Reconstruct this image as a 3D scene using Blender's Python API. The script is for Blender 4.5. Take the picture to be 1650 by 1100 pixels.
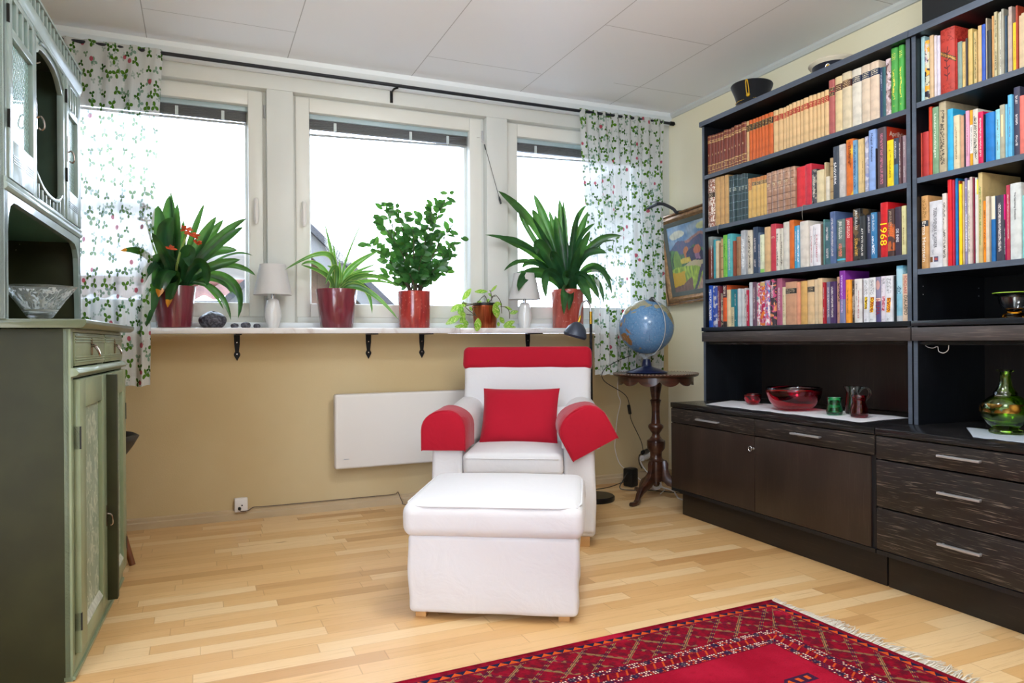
import bpy, bmesh, math, random
from mathutils import Vector, Matrix
R = math.radians
random.seed(7)
for o in list(bpy.data.objects): bpy.data.objects.remove(o)
SC = bpy.context.scene
COL = SC.collection

# ------------------------------------------------------------------ camera
yaw, pitch, roll = R(-23.515), R(-0.008), R(-0.417)
cy_, sy_ = math.cos(yaw), math.sin(yaw)
F0 = Vector((-sy_, cy_, 0)); R0 = Vector((cy_, sy_, 0)); U0 = Vector((0, 0, 1))
Fv = F0*math.cos(pitch) + U0*math.sin(pitch); U2 = U0*math.cos(pitch) - F0*math.sin(pitch)
Rv = R0*math.cos(roll) + U2*math.sin(roll); Uv = U2*math.cos(roll) - R0*math.sin(roll)
cam = bpy.data.objects.new('camera', bpy.data.cameras.new('camera'))
COL.objects.link(cam)
M = Matrix((Rv, Uv, -Fv)).transposed().to_4x4(); M.translation = (0, 0, 0.95)
cam.matrix_world = M
cam.data.sensor_width = 36; cam.data.lens = 25.28; cam.data.clip_start = 0.05; cam.data.clip_end = 300
SC.camera = cam
SC.view_settings.view_transform = 'Standard'; SC.view_settings.look = 'None'
SC.view_settings.gamma = 1; SC.view_settings.use_curve_mapping = False
SC.view_settings.exposure = 1.8

# ------------------------------------------------------------------ node helper
class S:
    """a socket with arithmetic"""
    def __init__(s, nt, so): s.nt = nt; s.so = so
    def _m(s, op, *a, clamp=False):
        n = s.nt.nodes.new('ShaderNodeMath'); n.operation = op; n.use_clamp = clamp
        for i, v in enumerate((s,)+a):
            if isinstance(v, S): s.nt.links.new(v.so, n.inputs[i])
            else: n.inputs[i].default_value = v
        return S(s.nt, n.outputs[0])
    def __add__(s, o): return s._m('ADD', o)
    __radd__ = __add__
    def __sub__(s, o): return s._m('SUBTRACT', o)
    def __rsub__(s, o): return (s*-1)+o
    def __mul__(s, o): return s._m('MULTIPLY', o)
    __rmul__ = __mul__
    def __truediv__(s, o): return s._m('DIVIDE', o)
    def lt(s, o): return s._m('LESS_THAN', o)
    def gt(s, o): return s._m('GREATER_THAN', o)
    def fl(s): return s._m('FLOOR')
    def fr(s): return s._m('FRACT')
    def ab(s): return s._m('ABSOLUTE')
    def mn(s, o): return s._m('MINIMUM', o)
    def mx(s, o): return s._m('MAXIMUM', o)
    def cos(s): return s._m('COSINE')
    def sin(s): return s._m('SINE')
    def sqrt(s): return s._m('SQRT')
    def pw(s, o): return s._m('POWER', o)
    def pp(s, o): return s._m('PINGPONG', o)
    def atan2(s, o): return s._m('ARCTAN2', o)
    def cl(s): return s._m('ADD', 0.0, clamp=True)
    def rng(s, a, b): return s.gt(a)*s.lt(b)
    def ss(s, a, b):
        n = s.nt.nodes.new('ShaderNodeMapRange'); n.interpolation_type = 'SMOOTHSTEP'
        s.nt.links.new(s.so, n.inputs[0]); n.inputs[1].default_value = a; n.inputs[2].default_value = b
        return S(s.nt, n.outputs[0])

def lin(c):
    if isinstance(c, str):
        c = [int(c[i:i+2], 16)/255 for i in (0, 2, 4)]
    return tuple((x/12.92 if x <= 0.04045 else ((x+0.055)/1.055)**2.4) for x in c)+(1,)

class G:
    """a material under construction"""
    def __init__(g, name):
        g.m = bpy.data.materials.new(name); g.m.use_nodes = True
        g.nt = g.m.node_tree; g.nt.nodes.clear()
        g.out = g.nt.nodes.new('ShaderNodeOutputMaterial')
    def new(g, t, **kw):
        n = g.nt.nodes.new(t)
        for k, v in kw.items(): setattr(n, k, v)
        return n
    def coord(g, kind='Object'):
        n = g.new('ShaderNodeTexCoord'); return n.outputs[kind]
    def xyz(g, kind='Object'):
        n = g.new('ShaderNodeSeparateXYZ'); g.nt.links.new(g.coord(kind) if isinstance(kind, str) else kind, n.inputs[0])
        return [S(g.nt, n.outputs[i]) for i in range(3)]
    def vec(g, x, y, z=0.0):
        n = g.new('ShaderNodeCombineXYZ')
        for i, v in enumerate((x, y, z)):
            if isinstance(v, S): g.nt.links.new(v.so, n.inputs[i])
            else: n.inputs[i].default_value = v
        return n.outputs[0]
    def noise(g, v=None, scale=5, detail=3, rough=.5, dist=0, out=0):
        n = g.new('ShaderNodeTexNoise'); n.inputs['Scale'].default_value = scale
        n.inputs['Detail'].default_value = detail; n.inputs['Roughness'].default_value = rough
        n.inputs['Distortion'].default_value = dist
        g.nt.links.new(v if v is not None else g.coord(), n.inputs['Vector'])
        return S(g.nt, n.outputs[out])
    def white(g, v, out=0):
        n = g.new('ShaderNodeTexWhiteNoise'); g.nt.links.new(v, n.inputs['Vector']); return S(g.nt, n.outputs[out])
    def mix(g, a, b, f):
        n = g.new('ShaderNodeMix', data_type='RGBA')
        if isinstance(f, S): g.nt.links.new(f.so, n.inputs[0])
        else: n.inputs[0].default_value = f
        for i, v in ((6, a), (7, b)):
            if isinstance(v, (str, tuple)): n.inputs[i].default_value = lin(v) if isinstance(v, str) else v
            else: g.nt.links.new(v, n.inputs[i])
        return n.outputs[2]
    def bsdf(g, color, rough=.5, metal=0, spec=.5, bump=None, bs=.3, bd=.01, coat=0, sheen=0, trans=0, ior=1.45, alpha=None, sss=0):
        n = g.new('ShaderNodeBsdfPrincipled')
        def put(k, v):
            if isinstance(v, S): g.nt.links.new(v.so, n.inputs[k])
            elif isinstance(v, bpy.types.NodeSocket): g.nt.links.new(v, n.inputs[k])
            elif isinstance(v, str): n.inputs[k].default_value = lin(v)
            else: n.inputs[k].default_value = v
        put('Base Color', color); put('Roughness', rough); put('Metallic', metal); put('Specular IOR Level', spec)
        put('Coat Weight', coat); put('Sheen Weight', sheen); put('Transmission Weight', trans); put('IOR', ior)
        if sheen: n.inputs['Sheen Roughness'].default_value = .4
        if bump is not None:
            b = g.new('ShaderNodeBump'); b.inputs['Strength'].default_value = bs; b.inputs['Distance'].default_value = bd
            g.nt.links.new(bump.so, b.inputs['Height']); g.nt.links.new(b.outputs[0], n.inputs['Normal'])
        return n.outputs[0]
    def surf(g, s): g.nt.links.new(s, g.out.inputs[0]); return g.m

def mat(name, color, rough=.5, metal=0, spec=.5, var=0.0, vs=6, bump=0, bscale=40, bd=.004, **k):
    g = G(name); c = lin(color)
    col = c
    if var:
        d = tuple(x*(1-var) for x in c[:3])+(1,)
        col = g.mix(d, tuple(min(1, x*(1+var*.6)) for x in c[:3])+(1,), g.noise(scale=vs).ss(.3, .7))
    b = g.noise(scale=bscale, detail=4) if bump else None
    return g.surf(g.bsdf(col, rough, metal, spec, bump=b, bs=bump, bd=bd, **k))

SKY_FRONT = 6.6      # overcast daylight seen through the windows
SKY_LEFT = 0.7       # fill sky outside the unseen opening added in the left wall
FILL_PENDANT = 4.2        # added fill lamp, unseen above the rug
FILL_FLUSH = 12.0         # added fill lamp on the ceiling, unseen above the frame
CLOUD_A = 0.033       # grey cloud undersides
# ------------------------------------------------------------------ world : overcast sky, weaker fill sky toward the opening added on the left
w = bpy.data.worlds.new('sky'); SC.world = w; w.use_nodes = True
nt = w.node_tree; nt.nodes.clear()
class WG(G):
    def __init__(g): g.nt = nt
wg = WG()
wx, wy, wz = wg.xyz('Generated')
cl = wg.noise(wg.vec(wx*1.0, wy*1.0, wz*3.0), scale=2.4, detail=3, rough=.5)
side = (wx*-1).ss(.25, .75)
skyc = wg.mix((CLOUD_A*.95, CLOUD_A*.97, CLOUD_A*1.03, 1), (.84, .96, 1.20, 1), cl.ss(.38, .62))
skyc = wg.mix(skyc, wg.mix((0.30, 0.30, 0.29, 1), (0.70, 0.80, 0.95, 1), side), wz.ss(0.0, -0.06))
bg = wg.new('ShaderNodeBackground'); nt.links.new(skyc, bg.inputs[0])
stn = side*(SKY_LEFT-SKY_FRONT) + SKY_FRONT
nt.links.new(stn.so, bg.inputs[1])
wo = wg.new('ShaderNodeOutputWorld'); nt.links.new(bg.outputs[0], wo.inputs[0])
SC.world.cycles.sampling_method = 'AUTOMATIC'

# ------------------------------------------------------------------ mesh helpers
class MB:
    def __init__(s): s.v = []; s.f = []; s.m = []; s.mi = 0; s.uv = {}
    def add(s, vs, fs, T=None):
        b = len(s.v)
        if T is not None: vs = [T @ Vector(p) for p in vs]
        s.v += [tuple(p) for p in vs]
        for f in fs: s.f.append(tuple(i+b for i in f)); s.m.append(s.mi)
        return s
    def box(s, x0, x1, y0, y1, z0, z1, T=None):
        if x1 < x0: x0, x1 = x1, x0
        if y1 < y0: y0, y1 = y1, y0
        if z1 < z0: z0, z1 = z1, z0
        return s.add([(x0,y0,z0),(x1,y0,z0),(x1,y1,z0),(x0,y1,z0),(x0,y0,z1),(x1,y0,z1),(x1,y1,z1),(x0,y1,z1)],
                     [(0,3,2,1),(4,5,6,7),(0,1,5,4),(1,2,6,5),(2,3,7,6),(3,0,4,7)], T)
    def lathe(s, prof, n=32, c=(0,0,0), cap=True, T=None):
        vs = []; fs = []
        for r, z in prof:
            for i in range(n):
                a = 2*math.pi*i/n; vs.append((c[0]+r*math.cos(a), c[1]+r*math.sin(a), c[2]+z))
        for k in range(len(prof)-1):
            for i in range(n):
                j = (i+1) % n; fs.append((k*n+i, k*n+j, (k+1)*n+j, (k+1)*n+i))
        if cap:
            if prof[0][0] > 1e-5: fs.append(tuple(range(n-1, -1, -1)))
            if prof[-1][0] > 1e-5: fs.append(tuple((len(prof)-1)*n+i for i in range(n)))
        return s.add(vs, fs, T)
    def tube(s, pts, r, n=8, T=None, flat=1.0):
        pts = [Vector(p) for p in pts]; m = len(pts)
        rs = r if isinstance(r, (list, tuple)) else [r]*m
        vs = []; fs = []; up = None
        for i, p in enumerate(pts):
            t = (pts[min(i+1, m-1)]-pts[max(i-1, 0)]).normalized()
            if up is None:
                up = t.orthogonal().normalized()
            up = (up - t*up.dot(t))
            up = up.normalized() if up.length > 1e-6 else t.orthogonal().normalized()
            sd = t.cross(up)
            for k in range(n):
                a = 2*math.pi*k/n
                vs.append(p + up*(rs[i]*math.cos(a)*flat) + sd*(rs[i]*math.sin(a)))
        for i in range(m-1):
            for k in range(n):
                j = (k+1) % n; fs.append((i*n+k, i*n+j, (i+1)*n+j, (i+1)*n+k))
        fs.append(tuple(range(n-1, -1, -1))); fs.append(tuple((m-1)*n+k for k in range(n)))
        return s.add(vs, fs, T)
    def prism(s, poly, axis, a, b, T=None):
        """poly: 2d points; axis 'x','y','z' = extrusion axis"""
        n = len(poly)
        def P(p, t):
            return {'x': (t, p[0], p[1]), 'y': (p[0], t, p[1]), 'z': (p[0], p[1], t)}[axis]
        vs = [P(p, a) for p in poly]+[P(p, b) for p in poly]
        fs = [tuple(range(n-1, -1, -1)), tuple(range(n, 2*n))]+[(i, (i+1) % n, n+(i+1) % n, n+i) for i in range(n)]
        return s.add(vs, fs, T)
    def grid(s, fn, nu, nv, closed=False, T=None):
        b = len(s.v); vs = [fn(i/nu, j/nv) for j in range(nv+1) for i in range(nu+1)]
        fs = []; base = len(s.f)
        for j in range(nv):
            for i in range(nu):
                q = j*(nu+1)+i; fs.append((q, q+1, q+nu+2, q+nu+1))
                s.uv[len(s.f)+len(fs)-1] = [(i/nu, j/nv), ((i+1)/nu, j/nv), ((i+1)/nu, (j+1)/nv), (i/nu, (j+1)/nv)]
        return s.add(vs, fs, T)
    def build(s, name, m, parent=None, smooth=False, bevel=0, seg=2, loc=None, rot=None, sub=0, solid=0, fixn=True, edge=35):
        me = bpy.data.meshes.new(name); me.from_pydata(s.v, [], s.f)
        for x in (m if isinstance(m, (list, tuple)) else [m]): me.materials.append(x)
        for p, k in zip(me.polygons, s.m): p.material_index = k
        if s.uv:
            ul = me.uv_layers.new(name='UVMap')
            for fi, us in s.uv.items():
                for li, u in zip(me.polygons[fi].loop_indices, us): ul.data[li].uv = u
        if fixn or bevel:
            bm = bmesh.new(); bm.from_mesh(me)
            if fixn: bmesh.ops.recalc_face_normals(bm, faces=bm.faces)
            if bevel:
                es = [e for e in bm.edges if len(e.link_faces) == 2 and e.calc_face_angle(0) > R(28)]
                bmesh.ops.bevel(bm, geom=es, offset=bevel, segments=seg, profile=.5, affect='EDGES', clamp_overlap=True)
            bm.to_mesh(me); bm.free()
        o = bpy.data.objects.new(name, me); COL.objects.link(o)
        if smooth or bevel or sub:
            for p in me.polygons: p.use_smooth = True
            try:
                me.set_sharp_from_angle(angle=R(edge if not sub else 180))
            except Exception: pass
        if parent is not None: o.parent = parent
        if loc is not None: o.location = loc
        if rot is not None: o.rotation_euler = rot
        if solid:
            md = o.modifiers.new('solid', 'SOLIDIFY'); md.thickness = solid; md.offset = 0
        if sub:
            md = o.modifiers.new('sub', 'SUBSURF'); md.levels = sub; md.render_levels = sub
        return o

def tag(o, label, cat, group=None, kind=None):
    o['label'] = label; o['category'] = cat
    if group: o['group'] = group
    if kind: o['kind'] = kind
    return o
def empty(name, loc, rz=0, label=None, cat=None, group=None):
    o = bpy.data.objects.new(name, None); COL.objects.link(o); o.location = loc; o.rotation_euler = (0, 0, rz)
    o.empty_display_size = .05
    if label: tag(o, label, cat, group)
    return o
def struct(o, label=None):
    o['kind'] = 'structure'
    if label: o['label'] = label
    return o
def B(*a): return MB().box(*a)

def bez(pts, n=14):
    pts = [Vector(p) for p in pts]; out = []
    for i in range(n+1):
        t = i/n; q = pts[:]
        while len(q) > 1: q = [q[k].lerp(q[k+1], t) for k in range(len(q)-1)]
        out.append(q[0])
    return out
def crom(pts, n=6):
    P = [Vector(p) for p in pts]; P = [P[0]*2-P[1]]+P+[P[-1]*2-P[-2]]; out = []
    for i in range(1, len(P)-2):
        for k in range(n):
            t = k/n; a, b, c, d = P[i-1:i+3]
            out.append(.5*((2*b)+(c-a)*t+(2*a-5*b+4*c-d)*t*t+(3*b-a-3*c+d)*t**3))
    out.append(P[-2]); return out

def text_obj(txt, size, m, parent, T, name='title', extr=.0002, width=None, height=None):
    """lettering as a mesh: text runs along local +x, up +y, centred; scaled to width / height"""
    cu = bpy.data.curves.new('txt', 'FONT'); cu.body = txt; cu.align_x = 'CENTER'; cu.align_y = 'CENTER'; cu.size = 1; cu.extrude = .004
    cu.resolution_u = 2
    o = bpy.data.objects.new('txt', cu); COL.objects.link(o)
    dg = bpy.context.evaluated_depsgraph_get(); me = bpy.data.meshes.new_from_object(o.evaluated_get(dg))
    bpy.data.objects.remove(o); bpy.data.curves.remove(cu)
    xs = [v.co.x for v in me.vertices]; ys = [v.co.y for v in me.vertices]
    if not xs: return None
    cx, cy = (min(xs)+max(xs))/2, (min(ys)+max(ys))/2
    sx = width/(max(xs)-min(xs)) if width else size; sy = height/(max(ys)-min(ys)) if height else sx
    for v in me.vertices:
        v.co = T @ Vector(((v.co.x-cx)*sx, (v.co.y-cy)*sy, v.co.z*.05+extr))
    me.materials.clear(); me.materials.append(m); me.name = name
    ob = bpy.data.objects.new(name, me); COL.objects.link(ob); ob.parent = parent
    return ob
# ------------------------------------------------------------------ room materials
M_ = {}
M_['white_paint'] = mat('white_paint', 'd2d4ce', .42, var=.03, vs=3)
M_['sash_paint'] = mat('sash_paint', 'dcdcd4', .35)
M_['cornice_paint'] = mat('cornice_paint', 'e6ecee', .5)
M_['black_iron'] = mat('black_iron', '161618', .45, metal=.6)
M_['dark_rod'] = mat('dark_rod', '22252c', .4, metal=.3)
M_['chrome'] = mat('chrome', 'd0d2d4', .18, metal=1)
M_['steel'] = mat('steel', 'c8cace', .32, metal=.75)
M_['brass'] = mat('brass', 'b89038', .25, metal=1)
M_['black_plastic'] = mat('black_plastic', '141414', .4)
M_['white_plastic'] = mat('white_plastic', 'e4e0dc', .35)

def wall_mat(name, c, c2):
    g = G(name); x, y, z = g.xyz()
    n1 = g.noise(scale=1.3, detail=3); n2 = g.noise(scale=160, detail=2)
    col = g.mix(c, c2, n1.ss(.35, .65))
    return g.surf(g.bsdf(col, .75, spec=.25, bump=n2, bs=.25, bd=.002))
M_['wall_beige'] = wall_mat('wall_beige', lin('c2ab80'), lin('c8b48c'))
M_['wall_yellow'] = wall_mat('wall_yellow', lin('f2e8c6'), lin('f4ecd0'))

def ceiling_mat():
    g = G('ceiling_board'); x, y, z = g.xyz()
    L = None
    for X in (-.915, -.233, .452, 1.145, 1.838, 2.482):
        s = ((x-X).ab()).lt(.0022); L = s if L is None else L.mx(s)
    for (a, b, Y) in ((-.233, .452, 3.72), (.452, 1.145, 2.62), (1.145, 1.838, 3.755), (1.838, 2.482, 3.05), (2.482, 3.0, 2.35), (-.915, -.233, 3.0),
                      (1.145, 1.838, 2.0), (1.838, 2.482, 1.6), (-.233, .452, 1.9), (2.3, 3.0, 3.72)):
        s = x.rng(a, b)*((y-Y).ab()).lt(.002); L = L.mx(s)
    col = g.mix('f4f6f8', 'a8a8a8', L*.75)
    return g.surf(g.bsdf(col, .6, spec=.3, bump=L*-1, bs=.5, bd=.003))
M_['ceiling'] = ceiling_mat()

def floor_mat():
    g = G('beech_parquet'); x, y, z = g.xyz()
    W = .0665
    row = (y/W).fl(); off = g.white(g.vec(row, 3.7))
    ln = .38+g.white(g.vec(row, 9.1))*.2
    u = (x+off*3.0)/ln
    col = u.fl()
    rnd = g.white(g.vec(row, col, 1.0)); rnd2 = g.white(g.vec(row, col, 5.0))
    grain = g.noise(g.vec(x*1.6+rnd*17, y*26+rnd*9, 0.0), scale=2.2, detail=5, rough=.6, dist=.3)
    fine = g.noise(g.vec(x*6, y*160, 0.0), scale=1.5, detail=3)
    c = g.mix('deb47c', 'd3a56c', rnd)
    c = g.mix(c, 'e8c796', rnd2.gt(.72)*.8)
    c = g.mix(c, 'c0905a', rnd2.lt(.12)*.7)
    c = g.mix(c, 'b1814b', grain.ss(.54, .78)*.55)
    c = g.mix(c, 'c1945c', fine.ss(.5, .75)*.25)
    kn = g.noise(g.vec(x*3+4, y*14, 0.0), scale=1.3, detail=2)
    c = g.mix(c, '8a5b30', kn.ss(.74, .8)*.7)
    ey = ((y/W).fr()-.5).ab(); ex = ((u.fr()-.5).ab())
    gap = ey.gt(.486).mx(ex.gt(.4965))
    c = g.mix(c, '94683c', gap*.35)
    r = .30+grain*.14
    return g.surf(g.bsdf(c, r, spec=.45, bump=gap*-1, bs=.25, bd=.001, coat=.15))
M_['floor'] = floor_mat()

def marble_mat():
    g = G('marble'); x, y, z = g.xyz()
    n = g.noise(scale=5, detail=8, rough=.65, dist=1.5)
    c = g.mix('dcdad8', 'b8a89e', n.ss(.5, .66)*.6); c = g.mix(c, '8a8a90', n.ss(.62, .72)*.5)
    return g.surf(g.bsdf(c, .2, coat=.3))
M_['marble'] = marble_mat()

# ------------------------------------------------------------------ room shell
WY = 4.145; RX = 2.985; LX = -0.92; BK = -2.6; CH = 2.5
struct(B(LX-.1, RX+.1, BK, WY+.3, -.12, 0).build('floor', M_['floor']))
struct(B(LX-.1, RX+.1, BK, WY+.3, CH, CH+.12).build('ceiling', M_['ceiling']))
mb = MB(); mb.box(LX-.1, RX+.1, WY, WY+.28, 0, 1.0)
mb.box(LX-.1, RX+.1, WY, WY+.28, 2.38, CH); mb.box(2.89, RX+.1, WY, WY+.28, 1.0, 2.38); mb.box(LX-.1, -.775, WY, WY+.28, 1.0, 2.38)
struct(mb.build('wall_back', M_['wall_beige']))
struct(B(RX, RX+.1, BK, WY, 0, CH).build('wall_right', M_['wall_yellow']))
m = MB(); m.box(LX-.1, LX, 1.35, WY, 0, CH); m.box(LX-.1, LX, BK, 1.35, 2.32, CH); m.box(LX-.1, LX, BK, -2.3, 0, 2.32)   # unseen opening added beside the camera to let in fill light
struct(m.build('wall_left', M_['wall_beige']))
struct(B(LX-.1, RX+.1, BK-.1, BK, 0, CH).build('wall_front', M_['wall_beige']))
# trims around the windows
struct(B(-.775, 2.89, 4.118, WY+.05, 2.335, 2.43).build('trim_1', M_['white_paint'], bevel=.003))       # header board
struct(B(-.775, 2.89, 4.108, 4.12, 2.415, 2.432).build('trim_2', M_['cornice_paint'], bevel=.003))         # bead on the header
struct(B(.345, .486, 4.118, WY+.25, 1.03, 2.335).build('trim_3', M_['white_paint'], bevel=.003))
struct(B(1.632, 1.77, 4.118, WY+.25, 1.03, 2.335).build('trim_4', M_['white_paint'], bevel=.003))
struct(B(LX, -.775, 4.118, WY+.05, 1.03, 2.43).build('trim_5', M_['white_paint']))
struct(B(2.89, RX, 4.118, WY+.05, 1.03, 2.43).build('trim_6', M_['white_paint']))
struct(MB().prism([(WY, CH), (WY, 2.425), (4.125, 2.425), (4.075, 2.475), (4.07, CH)], 'x', LX, RX).build('trim_7', M_['cornice_paint']))   # cornice
struct(MB().prism([(RX, CH), (RX, 2.468), (RX-.012, 2.468), (RX-.022, 2.485), (RX-.022, CH)], 'y', BK, 4.07).build('trim_8', M_['white_paint']))
struct(B(-.775, 2.89, 4.110, 4.16, 1.031, 1.062).build('trim_9', M_['cornice_paint'], bevel=.003))      # upstand under the sashes
M_['skirt_wood'] = mat('skirt_wood', 'bca684', .5, var=.08, vs=4)
bbp = [(WY, 0), (WY-.016, 0), (WY-.016, .032), (WY-.010, .038), (WY-.010, .052), (WY, .058)]
struct(MB().prism(bbp, 'x', LX, RX).build('baseboard_back', M_['skirt_wood']))
struct(MB().prism([(RX, 0), (RX-.016, 0), (RX-.016, .032), (RX-.010, .038), (RX-.010, .052), (RX, .058)], 'y', BK, WY-.01).build('baseboard_right', M_['skirt_wood']))

# ------------------------------------------------------------------ windows
def glass_pane_mat():
    g = G('window_glass'); t = g.new('ShaderNodeBsdfTransparent'); t.inputs[0].default_value = (.97, .98, .98, 1)
    gl = g.new('ShaderNodeBsdfGlossy'); gl.inputs['Roughness'].default_value = .02
    fr = g.new('ShaderNodeFresnel'); fr.inputs[0].default_value = 1.45
    mx = g.new('ShaderNodeMixShader'); k = S(g.nt, fr.outputs[0])*.6
    g.nt.links.new(k.so, mx.inputs[0]); g.nt.links.new(t.outputs[0], mx.inputs[1]); g.nt.links.new(gl.outputs[0], mx.inputs[2])
    return g.surf(mx.outputs[0])
M_['pane'] = glass_pane_mat()
M_['blind_head'] = mat('blind_head', 'b4c6ca', .35)
M_['blind_slat'] = mat('blind_slat', '5c5a56', .45)
M_['blind_rail'] = mat('blind_rail', '8e8c86', .4)
def frame_ring(mb, x0, x1, z0, z1, t, y0, y1, tb=None):
    tb = tb or t
    mb.box(x0, x0+t, y0, y1, z0, z1); mb.box(x1-t, x1, y0, y1, z0, z1)
    mb.box(x0+t, x1-t, y0, y1, z1-t, z1); mb.box(x0+t, x1-t, y0, y1, z0, z0+tb)
def window(name, x0, x1, handle_x, tilt):
    m = MB(); frame_ring(m, x0, x1, 1.055, 2.345, .022, 4.178, 4.30, .045)
    wn = struct(m.build(name, M_['white_paint'], bevel=.002))
    sx0, sx1 = x0+.016, x1-.016
    m = MB(); frame_ring(m, sx0, sx1, 1.095, 2.328, .076, 4.172, 4.235, .076)
    sash = m.build('sash', M_['sash_paint'], wn, bevel=.004)
    gx0, gx1, gz0, gz1 = sx0+.07, sx1-.07, 1.165, 2.258
    B(gx0, gx1, 4.200, 4.204, gz0, gz1).build('glass_pane', M_['pane'], wn)
    B(gx0, gx1, 4.262, 4.266, gz0, gz1).build('glass_pane', M_['pane'], wn)
    m = MB(); frame_ring(m, sx0+.045, sx1-.045, 1.13, 2.29, .045, 4.235, 4.31)
    m.build('outer_sash', M_['sash_paint'], wn, bevel=.003)
    bl = B(gx0+.004, gx1-.004, 4.212, 4.25, 2.226, 2.262).build('blind', M_['blind_head'], wn, bevel=.002)
    m = MB()
    for k in range(9): m.box(gx0+.008, gx1-.012, 4.214, 4.242, 2.172+k*.006, 2.1755+k*.006)
    m.build('slat_stack', M_['blind_slat'], bl)
    m = MB(); L = gx1-gx0
    a, b = (2.135, 2.162) if tilt < 0 else (2.150, 2.155)
    m.add([(gx0+.006, 4.216, a), (gx1-.01, 4.216, b), (gx1-.01, 4.24, b), (gx0+.006, 4.24, a), (gx0+.006, 4.216, a+.008), (gx1-.01, 4.216, b+.008), (gx1-.01, 4.24, b+.008), (gx0+.006, 4.24, a+.008)],
          [(0,3,2,1),(4,5,6,7),(0,1,5,4),(1,2,6,5),(2,3,7,6),(3,0,4,7)])
    m.build('bottom_rail', M_['blind_rail'], bl)
    m = MB()
    for fx in (.16, .62, .86): m.box(gx0+L*fx-.008, gx0+L*fx+.008, 4.206, 4.212, 2.168, 2.215); m.box(gx0+L*fx-.0008, gx0+L*fx+.0008, 4.212, 4.214, 2.14, 2.19)
    m.build('cord_clip', mat('clip_'+name, 'd8dedc', .2, alpha=None), bl)
    if handle_x is not None:
        m = MB(); m.box(handle_x-.013, handle_x+.013, 4.160, 4.172, 1.62, 1.70); m.build('handle_plate', M_['white_plastic'], wn, bevel=.004)
        m = MB(); m.tube(bez([(handle_x, 4.165, 1.735), (handle_x, 4.135, 1.74), (handle_x, 4.138, 1.70), (handle_x, 4.142, 1.60)], 10), [.011]*10+[.008]); m.build('handle', M_['white_plastic'], wn, smooth=True)
    hx = x1-.006
    m = MB(); m.lathe([(.006, 0), (.006, .07)], 10, (hx, 4.172, 2.19)); m.lathe([(.006, 0), (.006, .07)], 10, (hx, 4.172, 1.13)); m.build('hinge', M_['steel'], wn)
    return wn
window('window_1', -.775, .345, .291, 1)
window('window_2', .486, 1.632, .543, -1)
window('window_3', 1.77, 2.89, None, -1)

# marble sill, its iron brackets
r = empty('windowsill', (1.04, 4.0, 1.0), 0, 'long white marble windowsill with grey veins carrying the potted plants', 'windowsill')
for a, b in ((-.9, 1.383), (1.385, 2.70)):
    B(a-1.04, b-1.04, 3.93-4, 4.117-4, 0, .03).build('marble_slab', M_['marble'], r, bevel=.003)
LB = ['black iron sill bracket below the carved fossil stone, leftmost of four', 'black iron sill bracket on the wall below the maroon yucca pot',
      'black iron sill bracket on the wall below the ficus pot', 'black iron sill bracket directly above the red armchair headrest']
for i, bx in enumerate((.187, .897, 1.216, 1.911)):
    t = empty('shelf_bracket', (bx, 4.145, 1.0), 0, LB[i], 'bracket', 'iron brackets under the windowsill')
    pr = [(-.0155, 0), (.0155, 0), (.0145, -.05), (.010, -.09), (.0095, -.094), (.0165, -.108), (.0155, -.116), (0, -.145), (-.0155, -.116), (-.0165, -.108), (-.0095, -.094), (-.010, -.09), (-.0145, -.05)]
    MB().prism(pr, 'y', -.006, 0).build('wall_plate', M_['black_iron'], t)
    MB().prism([(-.0155, -.006), (.0155, -.006), (.0155, 0), (-.0155, 0)], 'y', -.19, 0).build('arm', M_['black_iron'], t)
    for z in (-.045, -.108):
        MB().lathe([(.0035, 0), (.003, .002), (0.0005, .0025)], 10, T=Matrix.Translation((0, -.006, z)) @ Matrix.Rotation(R(90), 4, 'X')).build('screw', M_['chrome'], t, smooth=True)

# curtain rod
r = empty('curtain_rod', (1.05, 4.03, 2.418), 0, 'long thin dark curtain rod running under the cornice above the windows', 'curtain rod')
MB().tube([(-1.9, 0, 0), (1.88, 0, -.002)], .0095, 12).build('rod', M_['dark_rod'], r, smooth=True)
MB().lathe([(.008, 0), (.014, .004), (.014, .03), (.006, .04)], 16, T=Matrix.Translation((1.88, 0, -.002)) @ Matrix.Rotation(R(90), 4, 'Y')).build('finial', M_['black_iron'], r, smooth=True)
m = MB(); m.tube(crom([(.004, 0, -.012), (-.012, .02, -.014), (-.014, .06, -.016), (-.014, .08, -.02)]), .006, 8); m.box(-.022, -.006, .079, .087, -.075, -.008)
m.build('bracket', M_['black_iron'], r)

# blind pull cord hanging on the middle window
r = empty('blind_cord', (1.585, 4.165, 2.20), 0, 'thin black blind cord with a tassel hanging across the right window post', 'cord')
MB().tube(crom([(0, 0, .012), (.008, -.04, .0), (.028, -.062, -.05)]), .0012, 6).build('cord', M_['white_plastic'], r)
MB().tube([(.028, -.062, -.05), (.125, -.066, -.38)], .0016, 6).build('cord', M_['black_plastic'], r)
MB().tube([(.118, -.066, -.355), (.124, -.066, -.375), (.131, -.066, -.40)], [.003, .007, .005], 8).build('tassel', M_['black_plastic'], r, smooth=True)
MB().tube([(.026, -.062, -.042), (.034, -.062, -.075)], .004, 8).build('connector', M_['black_plastic'], r)

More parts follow.
